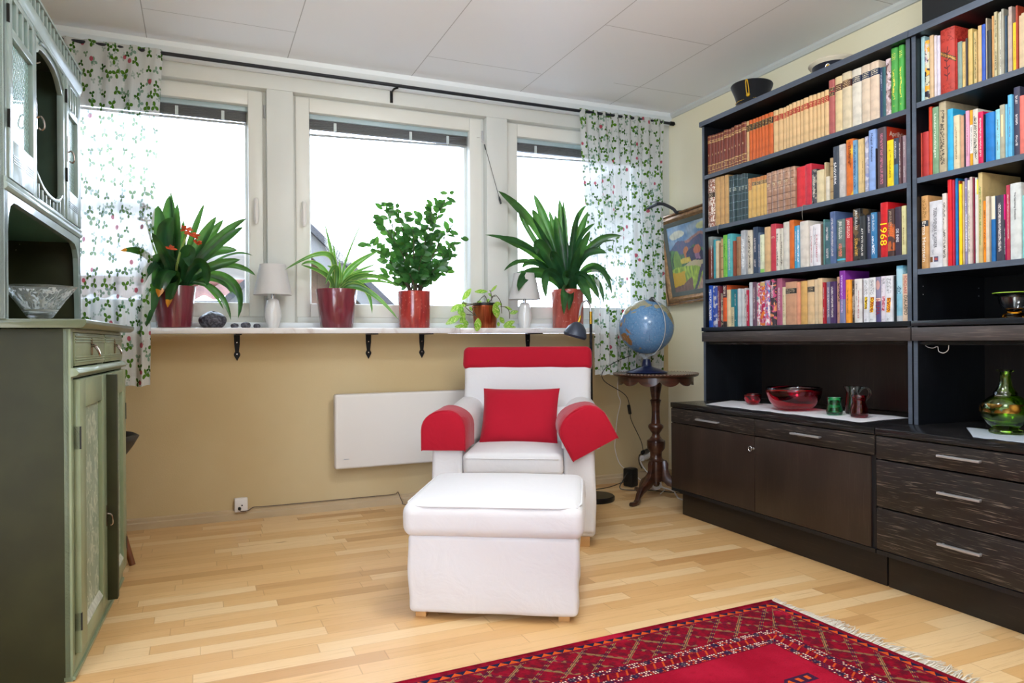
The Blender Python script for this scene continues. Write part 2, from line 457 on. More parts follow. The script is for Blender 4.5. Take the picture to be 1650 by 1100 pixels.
# ------------------------------------------------------------------ curtains
def curtain_mat():
    g = G('clover_voile'); n = g.new('ShaderNodeUVMap'); u, v, _ = g.xyz(n.outputs[0])
    def motif(sc, seed, lo, hi):
        U = u*sc+seed; V = v*sc+seed*1.7
        vo = g.new('ShaderNodeTexVoronoi', voronoi_dimensions='2D'); vo.inputs['Scale'].default_value = 1; vo.inputs['Randomness'].default_value = .75
        g.nt.links.new(g.vec(U, V), vo.inputs['Vector'])
        px, py, _z = g.xyz(vo.outputs['Position'])
        sep = g.new('ShaderNodeSeparateColor'); g.nt.links.new(vo.outputs['Color'], sep.inputs[0])
        c1, c2, c3 = [S(g.nt, sep.outputs[i]) for i in range(3)]
        dx, dy = U-px, V-py
        r = (dx*dx+dy*dy).sqrt(); th = dy.atan2(dx)+c1*6.28
        lobes = (th*3).cos()
        notch = (th*6).cos()*.0
        R_ = (lobes*.5+.5).pw(.55)*(.24+c2*.16)
        leaf = r.lt(R_)*(r/(R_+.001)).lt(1.0)
        stem = ((dx*(c1*6.28).cos()-dy*(c1*6.28).sin()).ab()).lt(.018)*r.lt(.42)*(lobes.lt(-.3))
        berry = r.lt(.17)
        isb = c3.rng(hi, 1.1); isc = c3.rng(lo, hi)
        return leaf.mx(stem*.8)*isc, berry*isb, c2
    a, ab_, ca = motif(13.5, 0.0, .0, .93)
    b, bb_, cb = motif(16.0, 7.3, .45, .965)
    bc, bbb, cc = motif(23.0, 3.3, .6, 1.2)
    base = g.mix('f2f4f0', 'e8ece8', g.noise(g.vec(u*300, v*8), scale=1, detail=2).ss(.3, .7))
    c = g.mix(base, '8aa890', bc*.6)
    c = g.mix(c, g.mix('5f8a4c', '6f9c84', cb), b*.85)
    c = g.mix(c, g.mix('2c5c1c', '5f8c2c', ca), a)
    c = g.mix(c, 'c43c58', (ab_.mx(bb_))*.9)
    pm = a.mx(b*.8).mx(ab_).mx(bb_)
    weave = g.noise(g.vec(u*10, v*260), scale=1, detail=2).ss(.62, .74).mx(g.noise(g.vec(u*260, v*10), scale=1, detail=2).ss(.64, .74))
    df = g.new('ShaderNodeBsdfDiffuse'); g.nt.links.new(c, df.inputs[0])
    tl = g.new('ShaderNodeBsdfTranslucent'); g.nt.links.new(g.mix(c, (0, 0, 0, 1), .58+pm*.12), tl.inputs[0])
    tp = g.new('ShaderNodeBsdfTransparent')
    m1 = g.new('ShaderNodeMixShader'); m1.inputs[0].default_value = .42
    g.nt.links.new(df.outputs[0], m1.inputs[1]); g.nt.links.new(tl.outputs[0], m1.inputs[2])
    hem = v.lt(.045)
    al = (.16-weave*.12-hem*.1)*(1-pm*.8)
    m2 = g.new('ShaderNodeMixShader'); g.nt.links.new(al.cl().so, m2.inputs[0])
    g.nt.links.new(m1.outputs[0], m2.inputs[1]); g.nt.links.new(tp.outputs[0], m2.inputs[2])
    return g.surf(m2.outputs[0])
M_['curtain'] = curtain_mat()
def curtain(name, topx, botx, label, seed, zb, folds, flare):
    rr = random.Random(seed); m = MB()
    ztop = 2.432
    ph = [rr.uniform(0, 6.28) for _ in range(6)]
    wcl = (topx[1]-topx[0])*1.5
    nu, nv = 180, 60
    vs = []
    def fn(u, v):
        z = ztop+(zb-ztop)*(1-v)
        t = 1-v
        k = flare(t)
        x = (topx[0]*(1-k)+botx[0]*k)*(1-u)+(topx[1]*(1-k)+botx[1]*k)*u
        # hangs from the rod, kept in front of the sill edge lower down
        yb = 4.028-(.128 if t > .72 else .128*(t/.72)**1.5)
        amp = .010+.014*min(1, t*2.5)
        w = math.sin(u*folds*6.28+ph[0]+.6*math.sin(t*3+ph[1]))+.5*math.sin(u*folds*1.7*6.28+ph[2]+t*1.5)
        g1 = math.sin(u*60*1.3+ph[3])*.005*max(0, 1-t*12)
        yy = yb-amp*.6+amp*w*.62-.004*math.sin(t*9+u*5+ph[4])+g1
        return (x+.006*math.sin(t*7+u*9+ph[5])*t, min(yy, 4.045 if t < .05 else 4.06), z+.004*math.sin(u*folds*6.28+ph[2])*(t > .97))
    m.grid(fn, nu, nv)
    o = m.build(name, M_['curtain'], smooth=True, fixn=False)
    uvl = o.data.uv_layers[0].data
    for d in uvl: d.uv = (d.uv[0]*wcl+seed, d.uv[1]*1.68)
    tag(o, label, 'curtain', 'clover curtains at the window')
curtain('curtain', (-.80, -.158), (-.80, -.218), 'sheer white clover-print curtain hanging behind the green cupboard', 3, .748, 7, lambda t: min(1, t*1.35) if t < .74 else 1-(t-.74)*.2)
curtain('curtain', (2.232, 2.875), (2.262, 2.755), 'sheer white clover-print curtain hanging behind the globe', 11, .738, 8, lambda t: t)

# opal globe pendant added as fill light, out of view near the camera
def pendant(loc, r_, strength):
    t = empty('fill_pendant', loc, 0, 'added opal pendant fill lamp hanging unseen above the rug', 'lamp')
    g = G('fill_glow'); e = g.new('ShaderNodeEmission'); e.inputs[0].default_value = (.90, .96, 1.0, 1); e.inputs[1].default_value = strength
    m = MB(); m.lathe([(r_*math.sin(math.pi*k/24)+.0004, -r_*math.cos(math.pi*k/24)) for k in range(25)], 40, cap=False); m.build('globe_shade', g.surf(e.outputs[0]), t, smooth=True)
    m = MB(); m.lathe([(.05, r_-.01), (.05, r_+.03), (.006, r_+.04), (.006, CH-loc[2]-.03), (.06, CH-loc[2]-.02), (.06, CH-loc[2])], 24); m.build('suspension', M_['chrome'], t, smooth=True)
pendant((1.45, .92, 2.02), .25, FILL_PENDANT)

t = empty('fill_ceiling_lamp', (1.15, 1.9, CH), 0, 'added flat round opal fill lamp on the ceiling, out of view', 'lamp')  # ceiling lamp added only as fill light, out of view
g = G('fill_glow_flush'); e = g.new('ShaderNodeEmission'); e.inputs[0].default_value = (.90, .96, 1.0, 1); e.inputs[1].default_value = FILL_FLUSH
m = MB(); m.lathe([(.0005, -.20), (.09, -.195), (.15, -.17), (.19, -.13), (.205, -.085), (.195, -.045), (.18, -.03)], 40, cap=False); m.build('bowl_shade', g.surf(e.outputs[0]), t, smooth=True)
m = MB(); m.lathe([(.18, -.035), (.18, -.03), (.10, -.02), (.10, 0)], 40); m.build('mount', M_['white_plastic'], t, smooth=True)
# ------------------------------------------------------------------ dark wood
def dark_wood(name, base, streak, amt, axis='y', rough=.42, wave=0):
    g = G(name); x, y, z = g.xyz()
    rn = g.new('ShaderNodeObjectInfo'); rnd = S(g.nt, rn.outputs['Random'])
    a, b, c_ = {'y': (y, x, z), 'z': (z, x, y)}[axis]
    off = rnd*13
    w_ = g.noise(g.vec(a*1.1+off, z*2.5 if axis == 'y' else y*2.5, x), scale=1.2, detail=2)*wave
    v = g.vec(a*9+off, (b+w_)*300, (c_+w_)*300)
    n = g.noise(v, scale=1, detail=3, rough=.55, dist=.2)
    big = g.noise(g.vec(a*1.5+off, b*6, c_*6), scale=1.5, detail=4)
    c = g.mix(base, tuple(x*1.5 for x in lin(base)[:3])+(1,), big.ss(.4, .7))
    m = n.ss(.55, .72)*(big.ss(.3, .6)*.6+.4)
    c = g.mix(c, streak, m*amt)
    return g.surf(g.bsdf(c, rough, spec=.5, bump=n*-1, bs=.12, bd=.001))
M_['oak_dark'] = dark_wood('stained_oak', '1f1a18', '988878', .6, wave=.06)
M_['shelf_black2'] = dark_wood('plinth_stain', '1c1816', '40362f', .35)
M_['oak_top'] = dark_wood('stained_top', '161516', '6c6a6c', .45, rough=.24, wave=.04)
M_['oak_door'] = dark_wood('stained_door', '2a201b', '50423a', .3, 'z', .34)
M_['oak_rail'] = dark_wood('stained_rail', '3a3432', '7a6e66', .6)
M_['shelf_black'] = dark_wood('black_stain', '101216', '3c4048', .3, 'z', .33)
M_['shelf_edge'] = dark_wood('black_edge', '15181d', '30343c', .3, 'y', .3)
M_['sheen_strip'] = dark_wood('sheen_strip', '4a525e', '6c7480', .4, 'y', .3)  # grey-blue strips paint the windows' reflection onto the front edges
M_['back_panel'] = mat('back_panel', '0c0c0e', .4, var=.1)
M_['niche_back'] = dark_wood('niche_back', '241d19', '4c4038', .35, 'z', .35)

def handle(parent, y0, y1, z, x=-.0):
    m = MB(); m.box(x-.026, x-.012, min(y0, y1), max(y0, y1), z-.004, z+.004)
    for yy in (y0, y1):
        s = 1 if yy == min(y0, y1) else -1
        m.box(x-.020, x+.002, yy+s*.006, yy+s*.014, z-.003, z+.003)
    m.build('handle', M_['steel'], parent, bevel=.0015)

# base units (local origin at wall-side floor corner y=0 at the window end, running toward the viewer = -y)
def base_unit(name, y0, y1, label, kind):
    t = empty(name, (2.36, (y0+y1)/2, 0), 0, label, 'cabinet'); c = (y0+y1)/2
    a, b = y1-c, y0-c       # local y range a<b
    m = MB(); m.box(.0, .62, a+.001, a+.02, .135, .586); m.box(.0, .62, b-.02, b-.001, .135, .586); m.box(.0, .62, a+.02, b-.02, .151, .166); m.box(.6, .615, a+.02, b-.02, .166, .586)
    m.box(-.008, .62, a+.001, b-.001, .135, .151)
    m.build('carcass', M_['shelf_black'], t)
    B(.055, .62, a+.002, b-.002-(.012 if kind == 'doors' else 0), 0, .134).build('plinth', M_['shelf_black2'], t, bevel=.0015)
    B(-.012, .62, a+.001, b-.001, .587, .613).build('worktop', M_['oak_top'], t, bevel=.002)
    fr = lambda nm, ya, yb, za, zb, mt: B(-.008, .010, ya+.002, yb-.002, za, zb).build(nm, mt, t, bevel=.0015)
    if kind == 'doors':
        mid = 2.604-c
        d = fr('drawer', mid, b, .507, .582, M_['oak_dark']); handle(d, 2.841-c, 3.009-c, .542, -.006)
        d = fr('drawer', a, mid, .507, .582, M_['oak_dark']); handle(d, 2.206-c, 2.365-c, .546, -.006)
        fr('door', mid, b, .153, .502, M_['oak_door'])
        d = fr('door', a+.018, mid, .153, .502, M_['oak_door'])
        # key in its lock
        m = MB(); T = Matrix.Translation((-.008, mid+.004, .446))
        m.lathe([(.007, 0), (.007, .003), (.003, .004), (.0025, .022)], 12, T=T @ Matrix.Rotation(R(-90), 4, 'Y'))
        m.tube([(-.022+.0*k, 0.0+.011*math.sin(k*math.pi/8), .0+.011*math.cos(k*math.pi/8)) for k in range(17)], .002, 6, T=T @ Matrix.Rotation(R(80), 4, 'X'))
        m.build('key', M_['chrome'], d, smooth=True)
    else:
        for za, zb, hz in ((.498, .582, .545), (.316, .492, .417), (.155, .310, .240)):
            d = fr('drawer', a+.006, b, za, zb, M_['oak_dark']); handle(d, c*0-.075-.013, .075-.013, hz, -.006)
    return t
base_unit('base_cabinet', 3.245, 1.957, 'low dark-stained cabinet with two doors, two drawers and a key, nearest the window', 'doors')
base_unit('drawer_chest', 1.953, 1.31, 'low dark-stained chest of three wide drawers at the right edge', 'drawers')

# upper units
def bookcase(y0, y1, zs, label, gap_l):
    t = empty('bookcase', (2.565, (y0+y1)/2, .613), 0, label, 'bookcase', 'dark bookcases along the right wall'); c = (y0+y1)/2; a, b = y1-c, y0-c; Z = .613
    D = .405
    for yy in (b-.019, a): B(0, D, yy, yy+.019, .0005, 2.127-Z).build('side_panel', M_['shelf_black'], t); B(-.0015, 0, yy+.001, yy+.018, .0005, 2.127-Z).build('sheen_strip', M_['sheen_strip'], t)
    tp = B(-.016, D, a-.004, b+.004 if gap_l else b, 2.127-Z, 2.153-Z).build('top_panel', M_['shelf_edge'], t); B(-.018, -.016, a-.004, b+.004 if gap_l else b, 2.127-Z, 2.153-Z).build('sheen_strip', M_['sheen_strip'], tp)
    B(D-.008, D, a+.019, b-.019, 1.019-Z, 2.127-Z).build('back_panel', M_['back_panel'], t)
    B(D-.010, D, a+.019, b-.019, .001, .94-Z).build('back_panel', M_['niche_back'], t)
    for z in zs:
        s_ = B(0.002, D-.008, a+.019, b-.019, z-.021-Z, z-Z).build('shelf', M_['shelf_edge'], t)
        B(0.0, .002, a+.019, b-.019, z-.021-Z, z-Z).build('sheen_strip', M_['sheen_strip'], s_)
    B(-.014, D-.008, a-.001 if gap_l else a, b+.001, .998-Z, 1.019-Z).build('shelf', M_['shelf_edge'], t, bevel=.0015)
    B(-.012, .012, a, b, .941-Z, .993-Z).build('rail', M_['oak_rail'], t, bevel=.0015)
    B(.012, D-.01, a+.019, b-.019, .925-Z, .941-Z).build('shelf', M_['oak_top'], t)
    m = MB()
    for z in (1.12, 1.152, 1.4, 1.432, 1.68, 1.712, 1.95):
        for yy in (a+.0185, b-.0205):
            for xx in (.03, .36): m.box(xx-.0015, xx+.0015, yy, yy+.002, z-Z, z+.003-Z)
    m.build('shelf_pins', M_['steel'], t)
    return t
bc1 = bookcase(3.232, 1.960, (1.856, 1.566, 1.283), 'tall black open bookcase nearest the window, four rows of books over a niche', True)
bc2 = bookcase(1.954, 1.314, (1.866, 1.574, 1.219), 'tall black open bookcase cut off by the right edge of the photo', False)
# black case on top of the right bookcase
m = MB(); m.box(-.17, .17, -.30, .30, 0, .26)
t = tag(m.build('storage_box', mat('black_case', '14181c', .3, var=.3, vs=4), bevel=.012, loc=(2.77, 1.64, 2.1535)), 'glossy black case standing on top of the right bookcase', 'box')
B(-.172, .172, -.302, .302, .17, .176).build('lid_seam', M_['steel'], t)

# ------------------------------------------------------------------ books
def gen_book_mat(key, base, style):
    g = G('book_'+key); gx, gy, gz = g.xyz('Generated'); x, y, z = g.xyz()
    nx = g.xyz('Normal')[0]
    spine = nx.lt(-.25)
    nn = g.noise(scale=30, detail=3)
    dk = tuple(v*.82 for v in lin(base)[:3])+(1,)
    c = g.mix(dk, lin(base), nn.ss(.3, .6))
    rough = .5
    rid = S(g.nt, g.new('ShaderNodeObjectInfo').outputs['Random'])
    def band(c, col, z0, z1, only=True):
        k = gz.rng(z0, z1)
        return g.mix(c, col, k*spine if only else k)
    def ink(c, col, z0, z1, y0=.28, y1=.72, px=.0055, dens=.44, seed=0.0, lines=1):
        # small illegible lettering running down the spine
        row = (gy*lines*5/(y1-y0)).fl()
        n = g.white(g.vec((z/(px*.3)).fl(), row, rid*50+seed))
        word = g.white(g.vec((z/(px*5.2)).fl(), (gy*lines/(y1-y0)).fl(), rid*31+seed))
        k = n.lt(dens+.1)*word.gt(.16)*gz.rng(z0, z1)*gy.rng(y0, y1)*spine
        return g.mix(c, col, k*.85)
    def lett(c, col, z0, z1, y0=.2, y1=.8, seed=0.0):
        # lettering printed across the spine
        n = g.white(g.vec((gy*14).fl(), (z/.0016).fl(), rid*40+seed)); ln = ((z/.0075).fr()).lt(.55)
        return g.mix(c, col, n.lt(.55)*ln*gz.rng(z0, z1)*gy.rng(y0, y1)*spine)
    def blotch(c, cols, sc=45):
        for i, q in enumerate(cols):
            k = g.noise(g.vec(x*sc, y*sc+i*7.1+rid*30, z*sc), scale=1, detail=2).ss(.52, .56)
            c = g.mix(c, q, k)
        return c
    s = style
    if s == 'R0':
        for q in (.04, .10, .22, .235, .80, .815, .86, .955): c = band(c, 'd8b878', q, q+.010)
        c = lett(c, 'd8b878', .82, .86); c = lett(c, 'd0b070', .1, .2); d = ((gy-.5)*(gy-.5)*.16+(gz-.5)*(gz-.5)*1.6).lt(.0011+gy*0); c = g.mix(c, 'f0dca8', d*spine); rough = .35
    elif s in ('B1', 'B2', 'B3', 'B4', 'B5', 'B6', 'B7', 'B8'):
        lo, hi, lc, tc = {'B1': (.74, .90, '1c1814', 'c8a060'), 'B2': (.74, .88, 'a82820', 'e8c080'), 'B3': (.70, .86, '2a1c1c', 'd0a870'), 'B4': (.74, .87, '4c2a20', 'd8b888'),
                          'B5': (.76, .88, '222c48', 'd8ccb0'), 'B6': (.70, 1.1, 'b87848', 'd8b070'), 'B7': (.80, .90, '6c5c48', 'd8b070'), 'B8': (.72, .85, '2c2824', 'b0a088')}[s]
        if s in 'B6B7': c = band(c, 'c07c48', .8, 1.1) if s == 'B7' else c
        c = band(c, lc, lo, hi); c = lett(c, tc, lo+.02, hi-.015, .12, .88); c = band(c, tc, lo, lo+.006); c = band(c, tc, hi-.006, hi)
        if s == 'B3': c = band(c, 'c0504c', .775, .79)
    elif s in ('R1', 'R2'):
        for q in (.1, .26, .42, .58, .74, .9): c = band(c, {'R1': '5c7478', 'R2': '4c3424'}[s], q, q+.012)
        c = lett(c, 'd8c8a0' if s == 'R2' else 'c8d0c0', .66, .74)
        if s == 'R2': c = g.mix(c, 'c8a890', nn.ss(.5, .7)*.8)
        rough = .3
    elif s in ('M2',):
        c = g.mix(c, 'ece0d4', g.noise(g.vec(x*60, y*60, z*40), scale=1, detail=1, dist=2).ss(.47, .53))
        for q in (.1, .26, .42, .58, .74, .9): c = band(c, '4a2c20', q, q+.008)
        c = band(c, '3c2c24', .62, .72); c = lett(c, 'e0d0b0', .63, .71)
    elif s == 'M1': c = blotch(c, ['5c4444', 'd0bcc0'])
    elif s == 'M3': c = blotch(c, ['8c8478', '2c2a28']); c = ink(c, 'd8d0c0', .2, .8)
    elif s == 'M4': c = g.mix(c, 'e8b830', g.noise(g.vec(x*9, y*20, z*12), scale=1, detail=2).ss(.5, .6)); c = ink(c, '7a3414', .5, .9)
    elif s == 'M5': c = blotch(c, ['8890b8', 'c0c0cc'], 30)
    elif s == 'M6': c = band(c, '88c460', 0, .1); c = ink(c, 'a0a870', .3, .8, .4, .6)
    elif s == 'M7': c = g.mix(c, '3c5440', gz.rng(.1, .35)*spine*.7); c = ink(c, 'd87860', .15, .45, .3, .7, .012, .5); c = band(c, '48b0c8', .06, .10)
    elif s == 'M8': c = blotch(c, ['6c5434', '1c1c1c'], 25); c = ink(c, 'd0a040', .1, .45, .3, .7, .009)
    elif s == 'M9': c = ink(c, 'f0f4f8', .1, .5, .3, .75, .012, .5)
    elif s == 'MA': c = blotch(c, ['78c0c8' if base == 'd4b4ac' else '5c78c0', 'e8d8d8', 'd06080'], 60); c = ink(c, '703868', .3, .9)
    elif s == 'MB': c = blotch(c, ['ece4e8', 'b01c50', 'e07830'], 55); c = band(c, 'c8a868', .9, .98)
    elif s == 'MC': c = blotch(c, ['c04c78' if base == '443c44' else '242030', 'e09060' if base == '443c44' else 'e8a428'], 32); c = ink(c, 'e8d0d8', .6, .95)
    elif s == 'C1':
        for q in (.2, .5, .8): c = band(c, '6c4c2c', q, q+.015, False)
    elif s == 'G1':
        k = ((gy-.5-(z*90).sin()*.06).ab()).lt(.13)*gz.rng(.22, .68)*g.noise(scale=130).gt(.48)
        c = g.mix(c, 'd8cc50', k*spine); c = lett(c, 'e0d460', .82, .93, .25, .75); c = lett(c, 'e0d460', .10, .14, .4, .6)
    elif s == 'O':
        k = g.noise(g.vec(x*90, y*90, z*90), scale=1, detail=2, dist=1).gt(.53)
        c = g.mix(c, '8c2418', k*(gz.gt(.80).mx(gz.lt(.16)))*.8)
        c = g.mix(c, '5c4020', ((gz-gy*.16-.5).ab()).lt(.035)*spine); c = g.mix(c, 'c09048', ((gz-gy*.16-.5).ab()).lt(.022)*spine*g.noise(scale=200).gt(.5))
        st = ((gy-.5-(z*60).sin()*.05).ab()).lt(.025)*gz.rng(.2, .72); lf = ((gz*9).fr()-.5-((gy-.5).ab())*1.6).ab().lt(.10)*((gy-.5).ab()).lt(.2)*gz.rng(.25, .7)
        c = g.mix(c, '381c24', st.mx(lf)*spine*.85)
    elif s == 'H1': c = band(c, '2c3444', .45, 1.1)
    elif s == 'H2': c = g.mix(g.mix('6c3a30', '7c8484', gz.ss(.66, .82)), '9ca4a0', gz.ss(.85, 1.0)*.6); c = ink(c, 'd8d0cc', .05, .8, .05, .2, .008)
    elif s == 'H3': c = g.mix(c, 'b85c2c', gz.rng(.12, .72)*g.noise(g.vec(x*20, y*60, z*20), scale=1, detail=2).gt(.42)); c = lett(c, 'e8702c', .42, .68, .1, .9)
    elif s == 'H4': c = band(c, '3c3434', 0, .13); c = band(c, '4c3038', .7, 1.1); c = ink(c, 'd8c8b8', .75, .98, .2, .8, .009)
    elif s == 'H5': c = band(c, '2c8088', .52, 1.1); c = ink(c, '6c6450', .05, .5)
    elif s == 'H6': c = band(c, '70789c', 0, .45); c = ink(c, 'd0b0e0', .2, .92, .35, .65, .008)
    elif s == 'H7': c = band(c, '544c7c', 0, .5); c = g.mix(c, 'c89890', ((gy-.5)*(gy-.5)+(gz-.82)*(gz-.82)*14).lt(.16)*spine); c = band(c, 'e4c0b0', .46, .53)
    elif s == 'H8': c = band(c, '2c3440', .58, .66); c = ink(c, '8a6434', .70, .95, .2, .8, .010, .3)
    elif s == 'HA': c = band(c, 'e8e4dc', .24, .74); c = ink(c, '3c3834', .28, .7, .3, .7)
    elif s == 'HB': c = band(c, 'dcd4c4', 0, .82)
    elif s == 'HC': c = band(c, 'dcd4bc', .65, 1.1)
    elif s == 'HD': c = band(c, '2c2430', 0, .62); c = ink(c, 'e0e0e0', .1, .5)
    elif s in ('L1', 'L2', 'L3', 'L4'):
        q = {'L1': ('f0cc1c', '7a5c10', .30, .58), 'L2': ('f4cc14', 'a04c10', .22, .56), 'L3': ('ecc4cc', 'a83c50', .24, .56), 'L4': ('f0a818', '9a5410', .20, .52)}[s]
        k = gz.rng(q[2], q[3])*((gy+gz*.35-.62).ab()).lt(.26)*spine
        c = g.mix(c, q[0], k)
        n = g.white(g.vec((gy*9+gz*3).fl(), (z/.004).fl(), rid*20)); c = g.mix(c, q[1], k*n.lt(.6))
        c = ink(c, '8c8c90', .62, .95, .15, .75, .006, .4, 0.0, 1); c = lett(c, '505058', .05, .085, .3, .7)
    elif s == 'LA': c = g.mix(c, 'e8cc98', gz.rng(.42, .82)*gy.rng(.3, .62)*spine)
    elif s == 'LB': c = ink(c, '8c8c94', .2, .66, .62, .78, .007); c = g.mix(c, '50506c', gz.rng(.09, .17)*gy.rng(.3, .62)*spine); c = g.mix(c, 'b05048', gz.rng(.115, .15)*gy.rng(.36, .56)*spine); c = g.mix(c, '7c5430', gz.rng(.09, .17)*gy.rng(.72, .95)*spine)
    elif s == 'J': c = blotch(c, ['a8d0dc', '5c9cb8'], 14); c = ink(c, '2c5068', .5, .72, .2, .9); c = band(c, 'b8bcc0', 0, .1)
    elif s[0] == 'T':
        a = {'T1': ('b8c0d0', .55, .9, .3, .7), 'T2': ('e8c0a8', .7, .74, .2, .8), 'T3': ('d0c8c4', .15, .88, .34, .68), 'T4': ('1c3c70', .1, .92, .25, .75), 'T5': ('6c4c20', .2, .8, .38, .62),
             'T6': ('c07084', .08, .9, .3, .6), 'T7': ('3c7c2c', .2, .85, .3, .7), 'T8': ('f0f4f4', .15, .9, .2, .8), 'T9': ('2c2824', .12, .88, .22, .78), 'TA': ('a83848', .1, .75, .3, .5), 'TB': ('202020', .2, .85, .25, .8)}[s]
        c = ink(c, a[0], a[1], a[2], a[3], a[4], .009 if s in ('T9', 'TB', 'T8', 'T4') else .007)
        if s == 'TA': c = ink(c, '404048', .5, .9, .55, .7)
    return g.surf(g.bsdf(c, rough, spec=.4, bump=nn, bs=.08, bd=.001))
BM = {}
def book_mat(base, style):
    k = base+style
    if k not in BM: BM[k] = gen_book_mat(k, base, style)
    return BM[k]
M_['paper'] = mat('book_paper', 'd8ccb0', .8, var=.12, vs=60)
TXT = {}
def ink_mat(c):
    if c not in TXT: TXT[c] = mat('ink_'+c, c, .5)
    return TXT[c]
